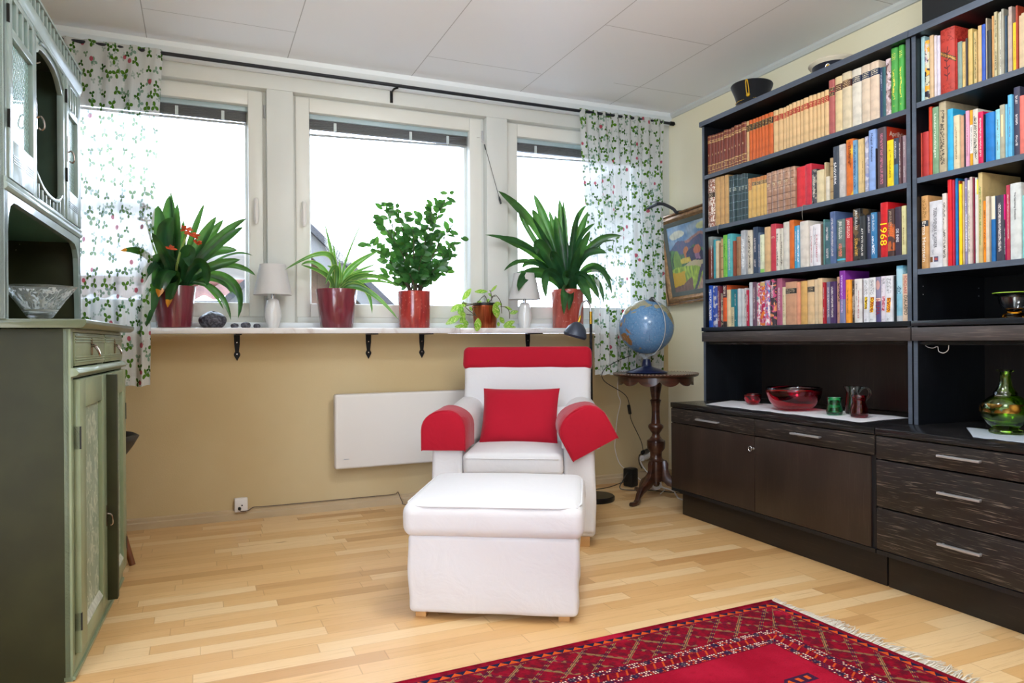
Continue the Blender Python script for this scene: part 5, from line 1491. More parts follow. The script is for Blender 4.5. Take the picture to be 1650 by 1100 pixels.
# the ball: coast lines drawn as vertex colours
LAND = [
 [(113,-22),(114,-34),(118,-35),(124,-33),(131,-31),(136,-35),(140,-38),(147,-38),(150,-37),(153,-31),(153,-25),(146,-19),(143,-11),(140,-17),(136,-12),(131,-12),(126,-14),(122,-18)],
 [(131,-1),(138,-2),(145,-5),(150,-10),(143,-9),(138,-8),(134,-4)],
 [(95,5),(104,-5),(106,-6),(98,4)], [(109,2),(117,6),(119,1),(115,-4),(110,-3)], [(120,18),(122,18),(126,7),(123,7),(120,14)],
 [(130,31),(136,34),(141,36),(142,44),(139,38),(133,35)], [(172,-35),(178,-38),(174,-42),(167,-46),(171,-41)],
 [(60,75),(60,20),(73,20),(77,8),(80,15),(90,22),(98,8),(103,1),(102,12),(109,12),(107,21),(118,24),(122,31),(120,38),(127,35),(129,41),(136,44),(141,52),(137,54),(150,59),(160,61),(156,52),(163,57),(170,60),(180,63),(189,66),(180,70),(160,70),(140,73),(110,76),(80,73)],
 [(192,66),(195,61),(198,58),(203,57),(210,60),(220,59),(228,53),(236,48),(236,40),(243,32),(250,23),(258,16),(268,14),(275,9),(282,8),(272,17),(268,21),(262,22),(263,29),(278,30),(280,33),(290,43),(300,50),(290,60),(280,58),(268,60),(265,68),(240,70),(220,70),(204,71)],
 [(280,8),(280,-4),(285,-15),(289,-20),(287,-40),(285,-52),(292,-54),(300,-38),(320,-20),(324,-6),(308,0),(298,9),(288,11)],
 [(0,-68),(360,-68),(360,-90),(0,-90)]]
def inpoly(x, y, P):
    c = False; j = len(P)-1
    for i in range(len(P)):
        if (P[i][1] > y) != (P[j][1] > y) and x < (P[j][0]-P[i][0])*(y-P[i][1])/(P[j][1]-P[i][1])+P[i][0]: c = not c
        j = i
    return c
NU, NV = 200, 110; m = MB(); RG = .1615
for j in range(NV+1):
    la_ = -math.pi/2+math.pi*j/NV
    for i in range(NU): lo_ = 2*math.pi*i/NU; m.v.append((RG*math.cos(la_)*math.cos(lo_), RG*math.cos(la_)*math.sin(lo_), RG*math.sin(la_)))
for j in range(NV):
    for i in range(NU): k = (i+1) % NU; m.f.append((j*NU+i, j*NU+k, (j+1)*NU+k, (j+1)*NU+i)); m.m.append(0)
ball = m.build('map_ball', None or mat('tmp', 'ffffff'), GB, smooth=True, fixn=False)
att = ball.data.color_attributes.new('land', 'FLOAT_COLOR', 'POINT')
for j in range(NV+1):
    for i in range(NU):
        lat = -90+180*j/NV; lon = 360*i/NU
        L = any(inpoly(lon, lat, P) for P in LAND)
        c = (.35, .52, .68)
        if L:
            c = (.55, .40, .24) if (lat < 0 and lon < 160) else ((.62, .60, .48) if lat > 45 else (.60, .55, .38))
            if lat < -66: c = (.85, .86, .86)
        att.data[j*NU+i].color = lin(c)
g = G('globe_map'); a = g.new('ShaderNodeAttribute'); a.attribute_name = 'land'
nn = g.noise(scale=90, detail=3); c = g.mix(a.outputs[0], 'ffffff', nn.ss(.5, .75)*.10); cur = ((g.noise(scale=12, detail=2, dist=1.5)-.5).ab()).lt(.006)
c = g.mix(c, '304860', cur*.5)
ball.data.materials[0] = g.surf(g.bsdf(c, .22, coat=.5))
GZ = .082+.018+RG+.012; AX = R(23.5)
# axis leans left in the view; Pacific side towards the room
viewdir = R(90)+math.atan2(-3.585, -2.428)
tilt = Matrix.Rotation(R(9), 4, Vector((math.cos(yaw+R(90)), math.sin(yaw+R(90)), 0))) @ Matrix.Rotation(R(17), 4, Vector((math.cos(yaw), math.sin(yaw), 0)))
ball.matrix_local = Matrix.Translation((0, 0, GZ)) @ tilt @ Matrix.Rotation(R(-124-178), 4, 'Z')
axis = tilt @ Vector((0, 0, 1)); side_v = Vector((math.cos(R(-86)), math.sin(R(-86)), 0)); side_v = (side_v-axis*side_v.dot(axis)).normalized()
m = MB(); pts = []
for k in range(33):
    t_ = math.pi*k/32; pts.append(Vector((0, 0, GZ))+axis*(math.cos(t_)*.173)+side_v*(math.sin(t_)*.173))
m.tube(pts, .0075, 8, flat=.5); m.build('meridian_arm', mat('frosted_plastic', 'dfe4e6', .25, trans=.55), GB, smooth=True)
m = MB(); m.tube([Vector((0, 0, GZ))+axis*.160, Vector((0, 0, GZ))+axis*.182], [.022, .008], 16); m.tube([Vector((0, 0, GZ))-axis*.160, Vector((0, 0, GZ))-axis*.180], [.016, .008], 16); m.build('pole_cap', M_['black_plastic'], GB, smooth=True)
m = MB(); m.tube(crom([pts[-1], pts[-1].lerp(Vector((0, 0, .09)), .5), (0, 0, .078)]), [.013]*13, 12); m.build('stem', mat('frosted_stem', 'c8d0d4', .3, trans=.4), GB, smooth=True)
# globe cable with its switch
m = MB(); m.tube(crom([(2.37, 3.66, .90-.04), (2.345, 3.76, .83), (2.30, 3.86, .77), (2.315, 3.885, .70), (2.50, 3.93, .60), (2.55, 3.96, .50), (2.575, 3.98, .43), (2.66, 4.00, .29), (2.70, 4.03, .20)]), .0025, 6)
t = tag(m.build('electric_cable', M_['black_plastic']), 'black cord with inline switch hanging behind the walnut table from the globe', 'cord')
m = MB(); m.tube([(2.535, 3.95, .535), (2.555, 3.965, .475)], .011, 10, flat=.7); m.build('switch', M_['black_plastic'], t, bevel=.003)
m = MB(); m.tube(crom([(2.53, 4.03, .735), (2.505, 4.03, .68), (2.50, 4.02, .60), (2.505, 4.0, .55), (2.48, 4.0, .45), (2.465, 4.0, .33), (2.475, 4.02, .24), (2.52, 4.03, .14), (2.60, 4.02, .08), (2.64, 3.98, .04), (2.66, 3.95, .02)]), .0022, 6)
tag(m.build('electric_cable', M_['white_plastic']), 'thin white cord hanging in a loop from the sill down to the floor', 'cord')
# plug tower behind the table foot
t = empty('wall_socket', (2.845, 4.145, .185), 0, 'white wall socket with plugs half hidden behind the walnut table column', 'socket')
B(-.045, .045, -.028, 0, -.04, .045).build('housing', M_['white_plastic'], t, bevel=.003)
m = MB(); m.tube([(2.70, 4.04, .205), (2.80, 4.115, .205)], .018, 10, flat=.8); m.tube(crom([(2.70, 4.04, .205), (2.66, 4.02, .19), (2.645, 4.0, .15), (2.66, 3.99, .11)]), .0035, 6)
tag(m.build('plug', M_['black_plastic'], smooth=True), 'long black plug stuck into the socket behind the walnut table', 'plug')
m = MB(); m.tube([(2.70, 4.05, .165), (2.80, 4.115, .165)], .019, 10); m.tube(crom([(2.70, 4.05, .165), (2.67, 4.02, .15), (2.68, 3.98, .10), (2.72, 3.9, .03), (2.70, 3.8, .006), (2.6, 3.70, .005)]), .0035, 6)
tag(m.build('plug', M_['white_plastic'], smooth=True), 'white plug and cable just below the black plug behind the walnut table', 'plug')
m = MB(); m.prism([(2.53, 4.02), (2.60, 4.04), (2.62, 3.97), (2.55, 3.94)], 'z', 0, .12)
tag(m.build('power_adapter', M_['black_plastic'], bevel=.012), 'black power adapter on the floor left of the walnut table leg', 'adapter')
m = MB(); m.lathe([(.012, 0), (.036, .004), (.040, .03), (.036, .055), (.012, .06)], 24, T=Matrix.Translation((2.62, 3.82, .042)) @ Matrix.Rotation(R(80), 4, 'X')); t = m.build('cable_reel', M_['white_plastic'], smooth=True)
tag(t, 'round white cable reel on the floor behind the walnut table foot', 'cable reel')
m = MB(); m.tube(crom([(2.60, 3.90, .03), (2.70, 3.84, .012), (2.72, 3.74, .005), (2.66, 3.62, .005), (2.62, 3.52, .005), (2.70, 3.44, .005), (2.80, 3.5, .005)]), .0045, 6)
tag(m.build('electric_cable', M_['white_plastic']), 'thick white cable curving over the floor to the dark cabinet plinth', 'cord')
m = MB(); m.tube(crom([(1.95, 3.95, .004), (2.2, 3.98, .004), (2.40, 4.0, .006), (2.50, 3.99, .03), (2.56, 3.98, .05), (2.52, 3.94, .10), (2.47, 3.92, .06), (2.44, 3.9, .012), (2.55, 3.84, .005), (2.62, 3.80, .005), (2.72, 3.66, .005), (2.78, 3.48, .005)]), .003, 6)
tag(m.build('electric_cable', M_['black_plastic']), 'black cord lying on the floor between armchair and dark cabinet', 'cord')
B(-.005, .02, -.10, .10, 0, .19)
t = tag(B(-.008, .008, -.09, .09, 0, .19).build('board', mat('brown_board', '7c4a2c', .5, var=.15), bevel=.012, loc=(2.955, 3.85, .001)), 'small brown wooden board leaning against the wall behind the dark cabinet', 'board')

# ------------------------------------------------------------------ floor lamp
t = empty('floor_lamp', (2.155, 3.745, 0), 0, 'slim black reading floor lamp with brass joint and small grey shade', 'floor lamp')
m = MB(); m.lathe([(.0005, 0), (.120, 0), (.124, .006), (.124, .024), (.118, .030), (.0005, .032)], 48, cap=False); m.build('base', mat('lamp_black', '141416', .35, metal=.3), t, smooth=True, edge=40)
m = MB(); m.tube([(-.012, -.0, .03), (-.012, -.0, 1.052)], .0085, 14); m.build('pole', mat('lamp_pole', '10131c', .25, metal=.5), t, smooth=True)
m = MB(); m.tube([(-.012, 0, 1.05), (-.012, 0, 1.125)], [.0095, .0095], 14); m.build('joint', M_['brass'], t, smooth=True)
m = MB(); m.tube(crom([(-.012, 0, 1.125), (-.018, 0, 1.165), (-.045, -.01, 1.188), (-.080, -.02, 1.170), (-.100, -.03, 1.125), (-.108, -.035, 1.085)]), .006, 10); m.build('gooseneck', M_['steel'], t, smooth=True)
T = Matrix.Translation((-.117, -.04, 1.055)) @ Matrix.Rotation(R(14), 4, 'Y') @ Matrix.Rotation(R(8), 4, 'X')
m = MB(); m.lathe([(.007, .045), (.009, .0), (.012, -.004)], 14, T=T); m.build('shade_neck', M_['brass'], t, smooth=True)
m = MB(); m.lathe([(.012, .004), (.030, -.004), (.052, -.028), (.066, -.058), (.070, -.075), (.062, -.088), (.058, -.084), (.064, -.073), (.060, -.056), (.046, -.028), (.0005, -.008)], 36, cap=False, T=T); m.build('lamp_shade', mat('shade_grey', '3f4654', .4, metal=.2), t, smooth=True)
m = MB(); m.lathe([(.0005, -.015), (.02, -.03), (.03, -.055), (.022, -.078), (.0005, -.085)], 20, cap=False, T=T); m.build('bulb', mat('bulb_white', 'd8d8d4', .3), t, smooth=True)
LEAVES={
'A':[
([[-0.104, 4.038, 1.239], [-0.122, 4.047, 1.606], [-0.095, 4.063, 1.431], [-0.13, 4.08, 1.738]],0.0272),
([[-0.11, 4.024, 1.238], [-0.193, 4.01, 1.481], [-0.183, 3.99, 1.64]],0.0535),
([[-0.104, 4.036, 1.239], [-0.159, 4.05, 1.515], [-0.134, 4.07, 1.709]],0.0428),
([[-0.102, 4.018, 1.237], [-0.158, 4.003, 1.421], [-0.18, 3.977, 1.504], [-0.115, 3.95, 1.577]],0.0564),
([[-0.1, 4.03, 1.238], [-0.111, 4.03, 1.426], [-0.097, 4.03, 1.662]],0.0331),
([[-0.085, 4.039, 1.239], [-0.063, 4.06, 1.432], [0.03, 4.09, 1.684]],0.0233),
([[-0.078, 4.035, 1.239], [-0.055, 4.045, 1.386], [0.087, 4.06, 1.614]],0.0369),
([[-0.075, 4.042, 1.24], [-0.013, 4.07, 1.435], [0.122, 4.11, 1.606]],0.0311),
([[-0.063, 4.03, 1.239], [-0.046, 4.03, 1.357], [0.104, 4.03, 1.536], [0.232, 4.03, 1.607]],0.0292),
([[-0.063, 4.021, 1.238], [-0.038, 4.01, 1.338], [0.119, 3.99, 1.495], [0.213, 3.97, 1.553]],0.0292),
([[-0.067, 4.045, 1.24], [-0.013, 4.063, 1.407], [0.088, 4.097, 1.457], [0.191, 4.13, 1.451]],0.0350),
([[-0.064, 4.042, 1.24], [0.053, 4.057, 1.382], [0.174, 4.083, 1.464], [0.267, 4.11, 1.422]],0.0078),
([[-0.065, 4.022, 1.239], [-0.038, 4.013, 1.303], [0.052, 3.997, 1.358], [0.198, 3.98, 1.384]],0.0331),
([[-0.064, 4.033, 1.239], [0.019, 4.037, 1.37], [0.189, 4.043, 1.395], [0.277, 4.05, 1.31]],0.0194),
([[-0.064, 4.038, 1.24], [-0.014, 4.047, 1.288], [0.104, 4.063, 1.366], [0.213, 4.08, 1.177]],0.0331),
([[-0.066, 4.03, 1.239], [0.019, 4.03, 1.36], [0.257, 4.03, 1.332], [0.188, 4.03, 1.082]],0.0292),
([[-0.07, 4.022, 1.238], [-0.055, 4.013, 1.284], [0.118, 3.997, 1.288], [0.151, 3.98, 1.071]],0.0194),
([[-0.083, 4.012, 1.237], [-0.013, 3.99, 1.426], [0.052, 3.95, 1.362], [0.038, 3.91, 1.238]],0.0389),
([[-0.093, 4.008, 1.237], [-0.07, 3.98, 1.396], [-0.036, 3.93, 1.479], [-0.043, 3.88, 1.329]],0.0525),
([[-0.131, 4.006, 1.236], [-0.196, 3.977, 1.347], [-0.231, 3.923, 1.434], [-0.341, 3.87, 1.393]],0.0233),
([[-0.115, 4.006, 1.236], [-0.133, 3.977, 1.384], [-0.201, 3.923, 1.409], [-0.218, 3.87, 1.28]],0.0428),
([[-0.112, 4.012, 1.237], [-0.157, 3.99, 1.402], [-0.202, 3.95, 1.378], [-0.201, 3.91, 1.227]],0.0428),
([[-0.11, 4.004, 1.236], [-0.11, 3.973, 1.332], [-0.155, 3.917, 1.342], [-0.178, 3.86, 1.175]],0.0467),
([[-0.104, 4.0, 1.236], [-0.094, 3.963, 1.314], [-0.108, 3.897, 1.299], [-0.138, 3.83, 1.125]],0.0486),
([[-0.116, 4.006, 1.236], [-0.157, 3.977, 1.313], [-0.232, 3.923, 1.238], [-0.231, 3.87, 1.034]],0.0564),
([[-0.118, 4.006, 1.236], [-0.141, 3.977, 1.349], [-0.239, 3.923, 1.382], [-0.243, 3.87, 1.232]],0.0311),
([[-0.103, 4.038, 1.239], [-0.116, 4.055, 1.393], [-0.124, 4.08, 1.521]],0.0272),
([[-0.069, 4.039, 1.24], [-0.063, 4.05, 1.287], [0.07, 4.07, 1.393], [0.163, 4.09, 1.209]],0.0156),
([[-0.074, 4.045, 1.24], [-0.08, 4.063, 1.324], [0.053, 4.097, 1.294], [0.121, 4.13, 1.131]],0.0136),
([[-0.097, 4.036, 1.239], [-0.079, 4.05, 1.358], [-0.07, 4.07, 1.586]],0.0253),
([[-0.107, 4.022, 1.238], [-0.087, 4.005, 1.336], [-0.157, 3.98, 1.401]],0.0389),
([[-0.113, 4.006, 1.236], [-0.117, 3.95, 1.329], [-0.205, 3.87, 1.487]],0.0331),
],
'B':[
([[0.693, 4.033, 1.245], [0.689, 4.04, 1.414], [0.64, 4.05, 1.604]],0.0175),
([[0.718, 4.027, 1.245], [0.719, 4.023, 1.345], [0.772, 4.017, 1.482], [0.849, 4.01, 1.648]],0.0097),
([[0.665, 4.022, 1.244], [0.733, 4.013, 1.48], [0.626, 3.997, 1.483], [0.421, 3.98, 1.339]],0.0253),
([[0.677, 4.03, 1.244], [0.682, 4.03, 1.306], [0.603, 4.03, 1.419], [0.547, 4.03, 1.402], [0.51, 4.03, 1.373]],0.0214),
([[0.691, 4.015, 1.244], [0.71, 3.997, 1.391], [0.676, 3.963, 1.405], [0.623, 3.93, 1.263]],0.0272),
([[0.676, 4.021, 1.244], [0.683, 4.01, 1.305], [0.633, 3.99, 1.34], [0.502, 3.97, 1.366]],0.0234),
([[0.729, 4.035, 1.246], [0.737, 4.04, 1.348], [0.817, 4.05, 1.41], [0.943, 4.06, 1.473]],0.0331),
([[0.741, 4.026, 1.245], [0.733, 4.02, 1.307], [0.887, 4.01, 1.379], [1.045, 4.0, 1.262]],0.0272),
([[0.74, 4.036, 1.246], [0.737, 4.043, 1.27], [0.897, 4.057, 1.334], [1.041, 4.07, 1.279]],0.0195),
([[0.728, 4.038, 1.246], [0.728, 4.047, 1.309], [0.809, 4.063, 1.352], [0.932, 4.08, 1.398]],0.0175),
([[0.738, 4.015, 1.245], [0.747, 3.997, 1.267], [0.847, 3.963, 1.305], [1.02, 3.93, 1.076]],0.0311),
([[0.722, 4.022, 1.245], [0.77, 4.013, 1.307], [0.883, 3.997, 1.299], [0.884, 3.98, 1.111]],0.0292),
([[0.726, 4.03, 1.245], [0.734, 4.03, 1.308], [0.832, 4.03, 1.35], [0.921, 4.03, 1.353]],0.0253),
([[0.726, 4.024, 1.245], [0.732, 4.017, 1.268], [0.807, 4.003, 1.327], [0.921, 3.99, 1.329]],0.0156),
([[0.698, 4.03, 1.245], [0.696, 4.03, 1.345], [0.683, 4.03, 1.49]],0.0214),
([[0.702, 4.027, 1.245], [0.718, 4.02, 1.306], [0.712, 4.01, 1.402]],0.0214),
([[0.694, 4.03, 1.245], [0.706, 4.03, 1.365], [0.649, 4.03, 1.373]],0.0195),
],
'E':[
([[2.096, 4.033, 1.267], [2.094, 4.037, 1.468], [1.904, 4.043, 1.744], [1.678, 4.05, 1.867]],0.0389),
([[2.124, 4.038, 1.268], [2.074, 4.047, 1.524], [2.022, 4.063, 1.678], [1.932, 4.08, 1.873]],0.0389),
([[2.114, 4.042, 1.268], [2.006, 4.057, 1.522], [1.826, 4.083, 1.67], [1.841, 4.11, 1.826]],0.0234),
([[2.119, 4.03, 1.268], [2.041, 4.03, 1.499], [1.957, 4.03, 1.669], [1.898, 4.03, 1.766]],0.0409),
([[2.14, 4.042, 1.269], [2.111, 4.07, 1.506], [2.053, 4.11, 1.785]],0.0292),
([[2.146, 4.036, 1.269], [2.126, 4.05, 1.504], [2.108, 4.07, 1.851]],0.0370),
([[2.136, 4.024, 1.268], [2.092, 4.01, 1.498], [2.035, 3.99, 1.733]],0.0428),
([[2.147, 4.033, 1.268], [2.145, 4.04, 1.504], [2.122, 4.05, 1.839]],0.0253),
([[2.148, 3.997, 1.266], [2.114, 3.957, 1.515], [2.1, 3.883, 1.72], [2.155, 3.81, 1.769]],0.0214),
([[2.143, 4.002, 1.266], [2.102, 3.935, 1.512], [2.116, 3.84, 1.735]],0.0292),
([[2.152, 4.002, 1.266], [2.114, 3.935, 1.512], [2.184, 3.84, 1.739]],0.0350),
([[2.149, 3.993, 1.266], [2.122, 3.905, 1.455], [2.163, 3.78, 1.612]],0.0350),
([[2.093, 4.027, 1.267], [2.062, 4.023, 1.433], [1.89, 4.017, 1.577], [1.575, 4.01, 1.59]],0.0234),
([[2.096, 4.033, 1.267], [2.056, 4.037, 1.412], [1.879, 4.043, 1.569], [1.67, 4.05, 1.586]],0.0428),
([[2.153, 3.992, 1.266], [2.121, 3.947, 1.514], [2.137, 3.863, 1.622], [2.197, 3.78, 1.658]],0.0195),
([[2.176, 3.992, 1.266], [2.132, 3.947, 1.406], [2.198, 3.863, 1.626], [2.387, 3.78, 1.592]],0.0292),
([[2.165, 3.997, 1.266], [2.125, 3.957, 1.428], [2.197, 3.883, 1.553], [2.296, 3.81, 1.486]],0.0370),
([[2.167, 3.992, 1.266], [2.157, 3.947, 1.407], [2.297, 3.863, 1.534], [2.313, 3.78, 1.236]],0.0272),
([[2.173, 4.002, 1.267], [2.143, 3.967, 1.386], [2.32, 3.903, 1.452], [2.354, 3.84, 1.314]],0.0175),
([[2.165, 4.002, 1.267], [2.155, 3.967, 1.365], [2.307, 3.903, 1.429], [2.29, 3.84, 1.183]],0.0234),
([[2.161, 4.002, 1.267], [2.142, 3.967, 1.342], [2.219, 3.903, 1.394], [2.256, 3.84, 1.211]],0.0370),
([[2.152, 3.997, 1.266], [2.137, 3.957, 1.342], [2.146, 3.883, 1.389], [2.186, 3.81, 1.169]],0.0448),
([[2.13, 4.0, 1.266], [2.103, 3.963, 1.254], [2.044, 3.897, 1.355], [2.007, 3.83, 1.109]],0.0389),
([[2.138, 4.006, 1.266], [2.128, 3.977, 1.255], [2.119, 3.923, 1.295], [2.062, 3.87, 1.135]],0.0292),
([[2.118, 4.006, 1.266], [2.062, 3.977, 1.363], [1.892, 3.923, 1.469], [1.909, 3.87, 1.21]],0.0409),
([[2.101, 4.018, 1.266], [2.051, 4.003, 1.365], [1.8, 3.977, 1.45], [1.763, 3.95, 1.251]],0.0506),
([[2.095, 4.03, 1.267], [2.016, 4.03, 1.432], [1.824, 4.03, 1.511], [1.704, 4.03, 1.38]],0.0214),
([[2.109, 4.042, 1.268], [2.053, 4.057, 1.347], [1.777, 4.083, 1.472], [1.801, 4.11, 1.296]],0.0136),
([[2.113, 4.036, 1.268], [2.071, 4.043, 1.369], [1.908, 4.057, 1.518], [1.842, 4.07, 1.406]],0.0311),
([[2.114, 4.012, 1.266], [2.02, 3.99, 1.428], [1.871, 3.95, 1.652], [1.868, 3.91, 1.472]],0.0525),
([[2.124, 4.009, 1.266], [2.09, 3.983, 1.43], [1.97, 3.937, 1.549], [1.956, 3.89, 1.434]],0.0331),
([[2.134, 4.003, 1.266], [2.107, 3.97, 1.342], [2.064, 3.91, 1.421], [2.033, 3.85, 1.282]],0.0389),
([[2.139, 4.045, 1.269], [2.091, 4.08, 1.529], [2.043, 4.13, 1.644]],0.0253),
([[2.166, 4.002, 1.267], [2.143, 3.967, 1.408], [2.195, 3.903, 1.49], [2.302, 3.84, 1.569]],0.0214),
([[2.156, 3.997, 1.266], [2.125, 3.957, 1.385], [2.184, 3.883, 1.434], [2.22, 3.81, 1.246]],0.0214),
([[2.129, 4.038, 1.268], [2.123, 4.047, 1.393], [2.009, 4.063, 1.49], [1.968, 4.08, 1.523]],0.0292),
([[2.129, 4.022, 1.267], [2.08, 4.013, 1.345], [2.023, 3.997, 1.407], [1.978, 3.98, 1.339]],0.0195),
([[2.147, 4.027, 1.268], [2.134, 4.02, 1.413], [2.124, 4.01, 1.577]],0.0389),
([[2.14, 3.992, 1.265], [2.097, 3.905, 1.401], [2.09, 3.78, 1.514]],0.0331),
([[2.124, 4.039, 1.268], [2.112, 4.05, 1.349], [1.987, 4.07, 1.446], [1.923, 4.09, 1.347]],0.0214),
([[2.164, 3.992, 1.266], [2.144, 3.947, 1.341], [2.222, 3.863, 1.487], [2.283, 3.78, 1.331]],0.0156),
([[2.174, 4.002, 1.267], [2.143, 3.967, 1.408], [2.196, 3.903, 1.588], [2.371, 3.84, 1.572]],0.0175),
([[2.158, 4.035, 1.269], [2.16, 4.045, 1.472], [2.208, 4.06, 1.699]],0.0234),
([[2.144, 4.039, 1.269], [2.106, 4.06, 1.494], [2.085, 4.09, 1.663]],0.0292),
],
}
# ------------------------------------------------------------------ things on the windowsill
SZ = 1.0302
def pot_mat(name, c1, c2, rough=.2, coat=.6, vert=True, metal=0):
    g = G(name); x, y, z = g.xyz(); th = y.atan2(x)
    n = g.noise(g.vec(th*3, z*4, 0.0), scale=1.5, detail=3); f = g.noise(scale=60, detail=3)
    c = g.mix(c1, c2, n.ss(.35, .65)); return g, c, f
g, c, f = pot_mat('maroon_glaze', '6c2a34', '7c3440'); M_['maroon'] = g.surf(g.bsdf(c, .22, coat=.7))
g, c, f = pot_mat('red_glaze', 'b03c34', '8c2c2a'); c = g.mix(c, 'dc8c7c', f.ss(.62, .72)*.6); M_['red_glaze'] = g.surf(g.bsdf(c, .2, coat=.6))
g, c, f = pot_mat('salmon_glaze', 'bc5a4c', 'a44438'); c = g.mix(c, 'e4a498', f.ss(.62, .72)*.5); M_['salmon_glaze'] = g.surf(g.bsdf(c, .22, coat=.6))
g, c, f = pot_mat('copper', 'b4623c', '8c4428'); M_['copper'] = g.surf(g.bsdf(c, .3, metal=.85))
M_['soil'] = mat('soil', '33261c', .95, bump=.6, bscale=90, bd=.01)
def leaf_mat(name, a, b, edge=None, var=None, tip=None):
    g = G(name); n = g.new('ShaderNodeUVMap'); u, v, _ = g.xyz(n.outputs[0])
    st = g.noise(g.vec(u*7, v*1.5, 0.0), scale=1.5, detail=2); big = g.noise(scale=14, detail=2)
    c = g.mix(a, b, big.ss(.35, .65)); c = g.mix(c, tuple(q*1.5 for q in lin(b)[:3])+(1,), ((u-.5).ab()).lt(.05)*.35)
    c = g.mix(c, tuple(q*.75 for q in lin(a)[:3])+(1,), st.ss(.5, .8)*.5)
    if edge: c = g.mix(c, edge, ((u-.5).ab()).gt(.41))
    if var: c = g.mix(c, var, g.noise(g.vec(u*3, v*3, 0.0), scale=2.2, detail=3, dist=1).ss(.5, .6))
    if tip:
        k = (v+g.noise(scale=60, detail=1)*.08).gt(.955); c = g.mix(c, tip, k)
    p = g.bsdf(c, .3, spec=.5, coat=.15)
    tl = g.new('ShaderNodeBsdfTranslucent'); g.nt.links.new(g.mix(c, (.25, .55, .02, 1), .35), tl.inputs[0])
    mx = g.new('ShaderNodeMixShader'); mx.inputs[0].default_value = .30
    g.nt.links.new(p, mx.inputs[1]); g.nt.links.new(tl.outputs[0], mx.inputs[2])
    return g.surf(mx.outputs[0])
M_['clivia'] = leaf_mat('clivia_leaf', '1c4424', '2f6430', tip='e08c24'); M_['clivia2'] = leaf_mat('clivia_leaf_dark', '1b4028', '2c5c38')
M_['yucca'] = leaf_mat('yucca_leaf', '3c6c34', '5c8c44', edge='a4bc64'); M_['ficus'] = leaf_mat('ficus_leaf', '28562c', '3e7a3a'); M_['pothos'] = leaf_mat('pothos_leaf', '5c9c28', '86bc30', var='d8e08c')
M_['stem'] = mat('plant_stem', '4c4430', .6); M_['petal'] = mat('orange_petal', 'd8582c', .5, var=.35, vs=50)
def strap(m, pts, wd, tipround=.5, seg=18, seed=0, twist=0.0):
    P = bez(pts, seg); n = len(P); vs = []; rr = random.Random(seed)
    up0 = None; tw = rr.uniform(-.35, .35)+twist
    prev = None
    for i, p in enumerate(P):
        t = (P[min(i+1, n-1)]-P[max(i-1, 0)]).normalized()
        view = Vector((.35, .92, .05))
        s0 = t.cross(view)
        if s0.length < .2: s0 = prev if prev is not None else Vector((1, 0, 0))
        s0.normalize()
        if prev is not None and s0.dot(prev) < 0: s0 = -s0
        if prev is not None: s0 = (s0*.5+prev*.5).normalized()
        prev = s0
        a = tw*(.4+.6*i/n)
        nrm = t.cross(s0).normalized(); sd = s0*math.cos(a)+nrm*math.sin(a); nn = t.cross(sd).normalized()
        f = i/(n-1)
        w_ = wd*(.55+.45*min(1, f*2.2))*(max(0, 1-max(0, (f-tipround))/(1-tipround))**.55 if f > tipround else 1)
        w_ = max(w_, wd*.02)
        for k in range(5):
            q = (k-2)/2; vs.append(p+sd*(w_/2*q)+nn*(-.18*w_*(1-q*q)))
    fs = []; base = len(m.f)
    for i in range(n-1):
        for k in range(4):
            a = i*5+k; fs.append((a, a+1, a+6, a+5))
            m.uv[base+len(fs)-1] = [(k/4, i/(n-1)), ((k+1)/4, i/(n-1)), ((k+1)/4, (i+1)/(n-1)), (k/4, (i+1)/(n-1))]
    m.add(vs, fs)
def pot(loc, prof, mt, label, name='plant_pot', soil_r=.08, soil_z=.18, group=None, n=48):
    t = empty(name, loc, 0, label, 'plant', group)
    m = MB(); m.lathe(prof, n, cap=False); m.build('pot', mt, t, smooth=True, edge=50)
    m = MB(); m.lathe([(.0005, soil_z+.003), (soil_r*.5, soil_z+.006), (soil_r, soil_z)], 24, cap=False); m.build('soil', M_['soil'], t, smooth=True)
    return t
def tapered(rb_, rt, h, th=.006):
    return [(.0005, 0), (rb_-.006, 0), (rb_, .004), (rt, h-.003), (rt-.001, h), (rt-th, h), (rt-th-.002, h-.01), (rb_-th, .012), (.0005, .012)]
def leafset(key, root, mt, tipround, twist=0, fat=1.0, browned=(), mt2=None):
    m = MB(); b = MB(); o = Vector(root.location)
    for i, (pts, wd) in enumerate(LEAVES[key]):
        q = [Vector(p)-o for p in pts]
        strap(b if i in browned else m, q, wd*fat, tipround, 20, i*3+1, twist)
    if browned: b.build('browned_leaves', mt2, root, smooth=True, fixn=False, edge=180)
    return m.build('leaves', mt, root, smooth=True, fixn=False, edge=180)
pa = pot((-.115, 4.035, SZ), tapered(.082, .104, .211), M_['maroon'], 'large strap-leaved plant with orange flowers in a glossy maroon pot, left end of the sill', 'potted_clivia', .094, .195)
leafset('A', pa, M_['clivia2'], .78, 0, 1.45, (19, 22, 23, 19), M_['clivia'])
rr = random.Random(8)
for cx, cz, dy in ((-.13, 1.42, -.10), (-.058, 1.525, -.06), (-.022, 1.49, -.07), (-.008, 1.455, -.07), (-.252, 1.57, .02), (-.245, 1.64, .03), (-.035, 1.50, -.08)):
    m = MB()
    for k in range(7):
        a = rr.uniform(0, 6.28); e = rr.uniform(-.2, .9); p = Vector((cx+.115, dy, cz-SZ)); d_ = Vector((math.cos(a)*math.cos(e), math.sin(a)*math.cos(e)*.6, math.sin(e)))
        strap(m, [p, p+d_*.022, p+d_*.036+Vector((0, 0, -.004))], .012, .5, 5, k)
    m.build('flower', M_['petal'], pa, smooth=True, fixn=False, edge=180)
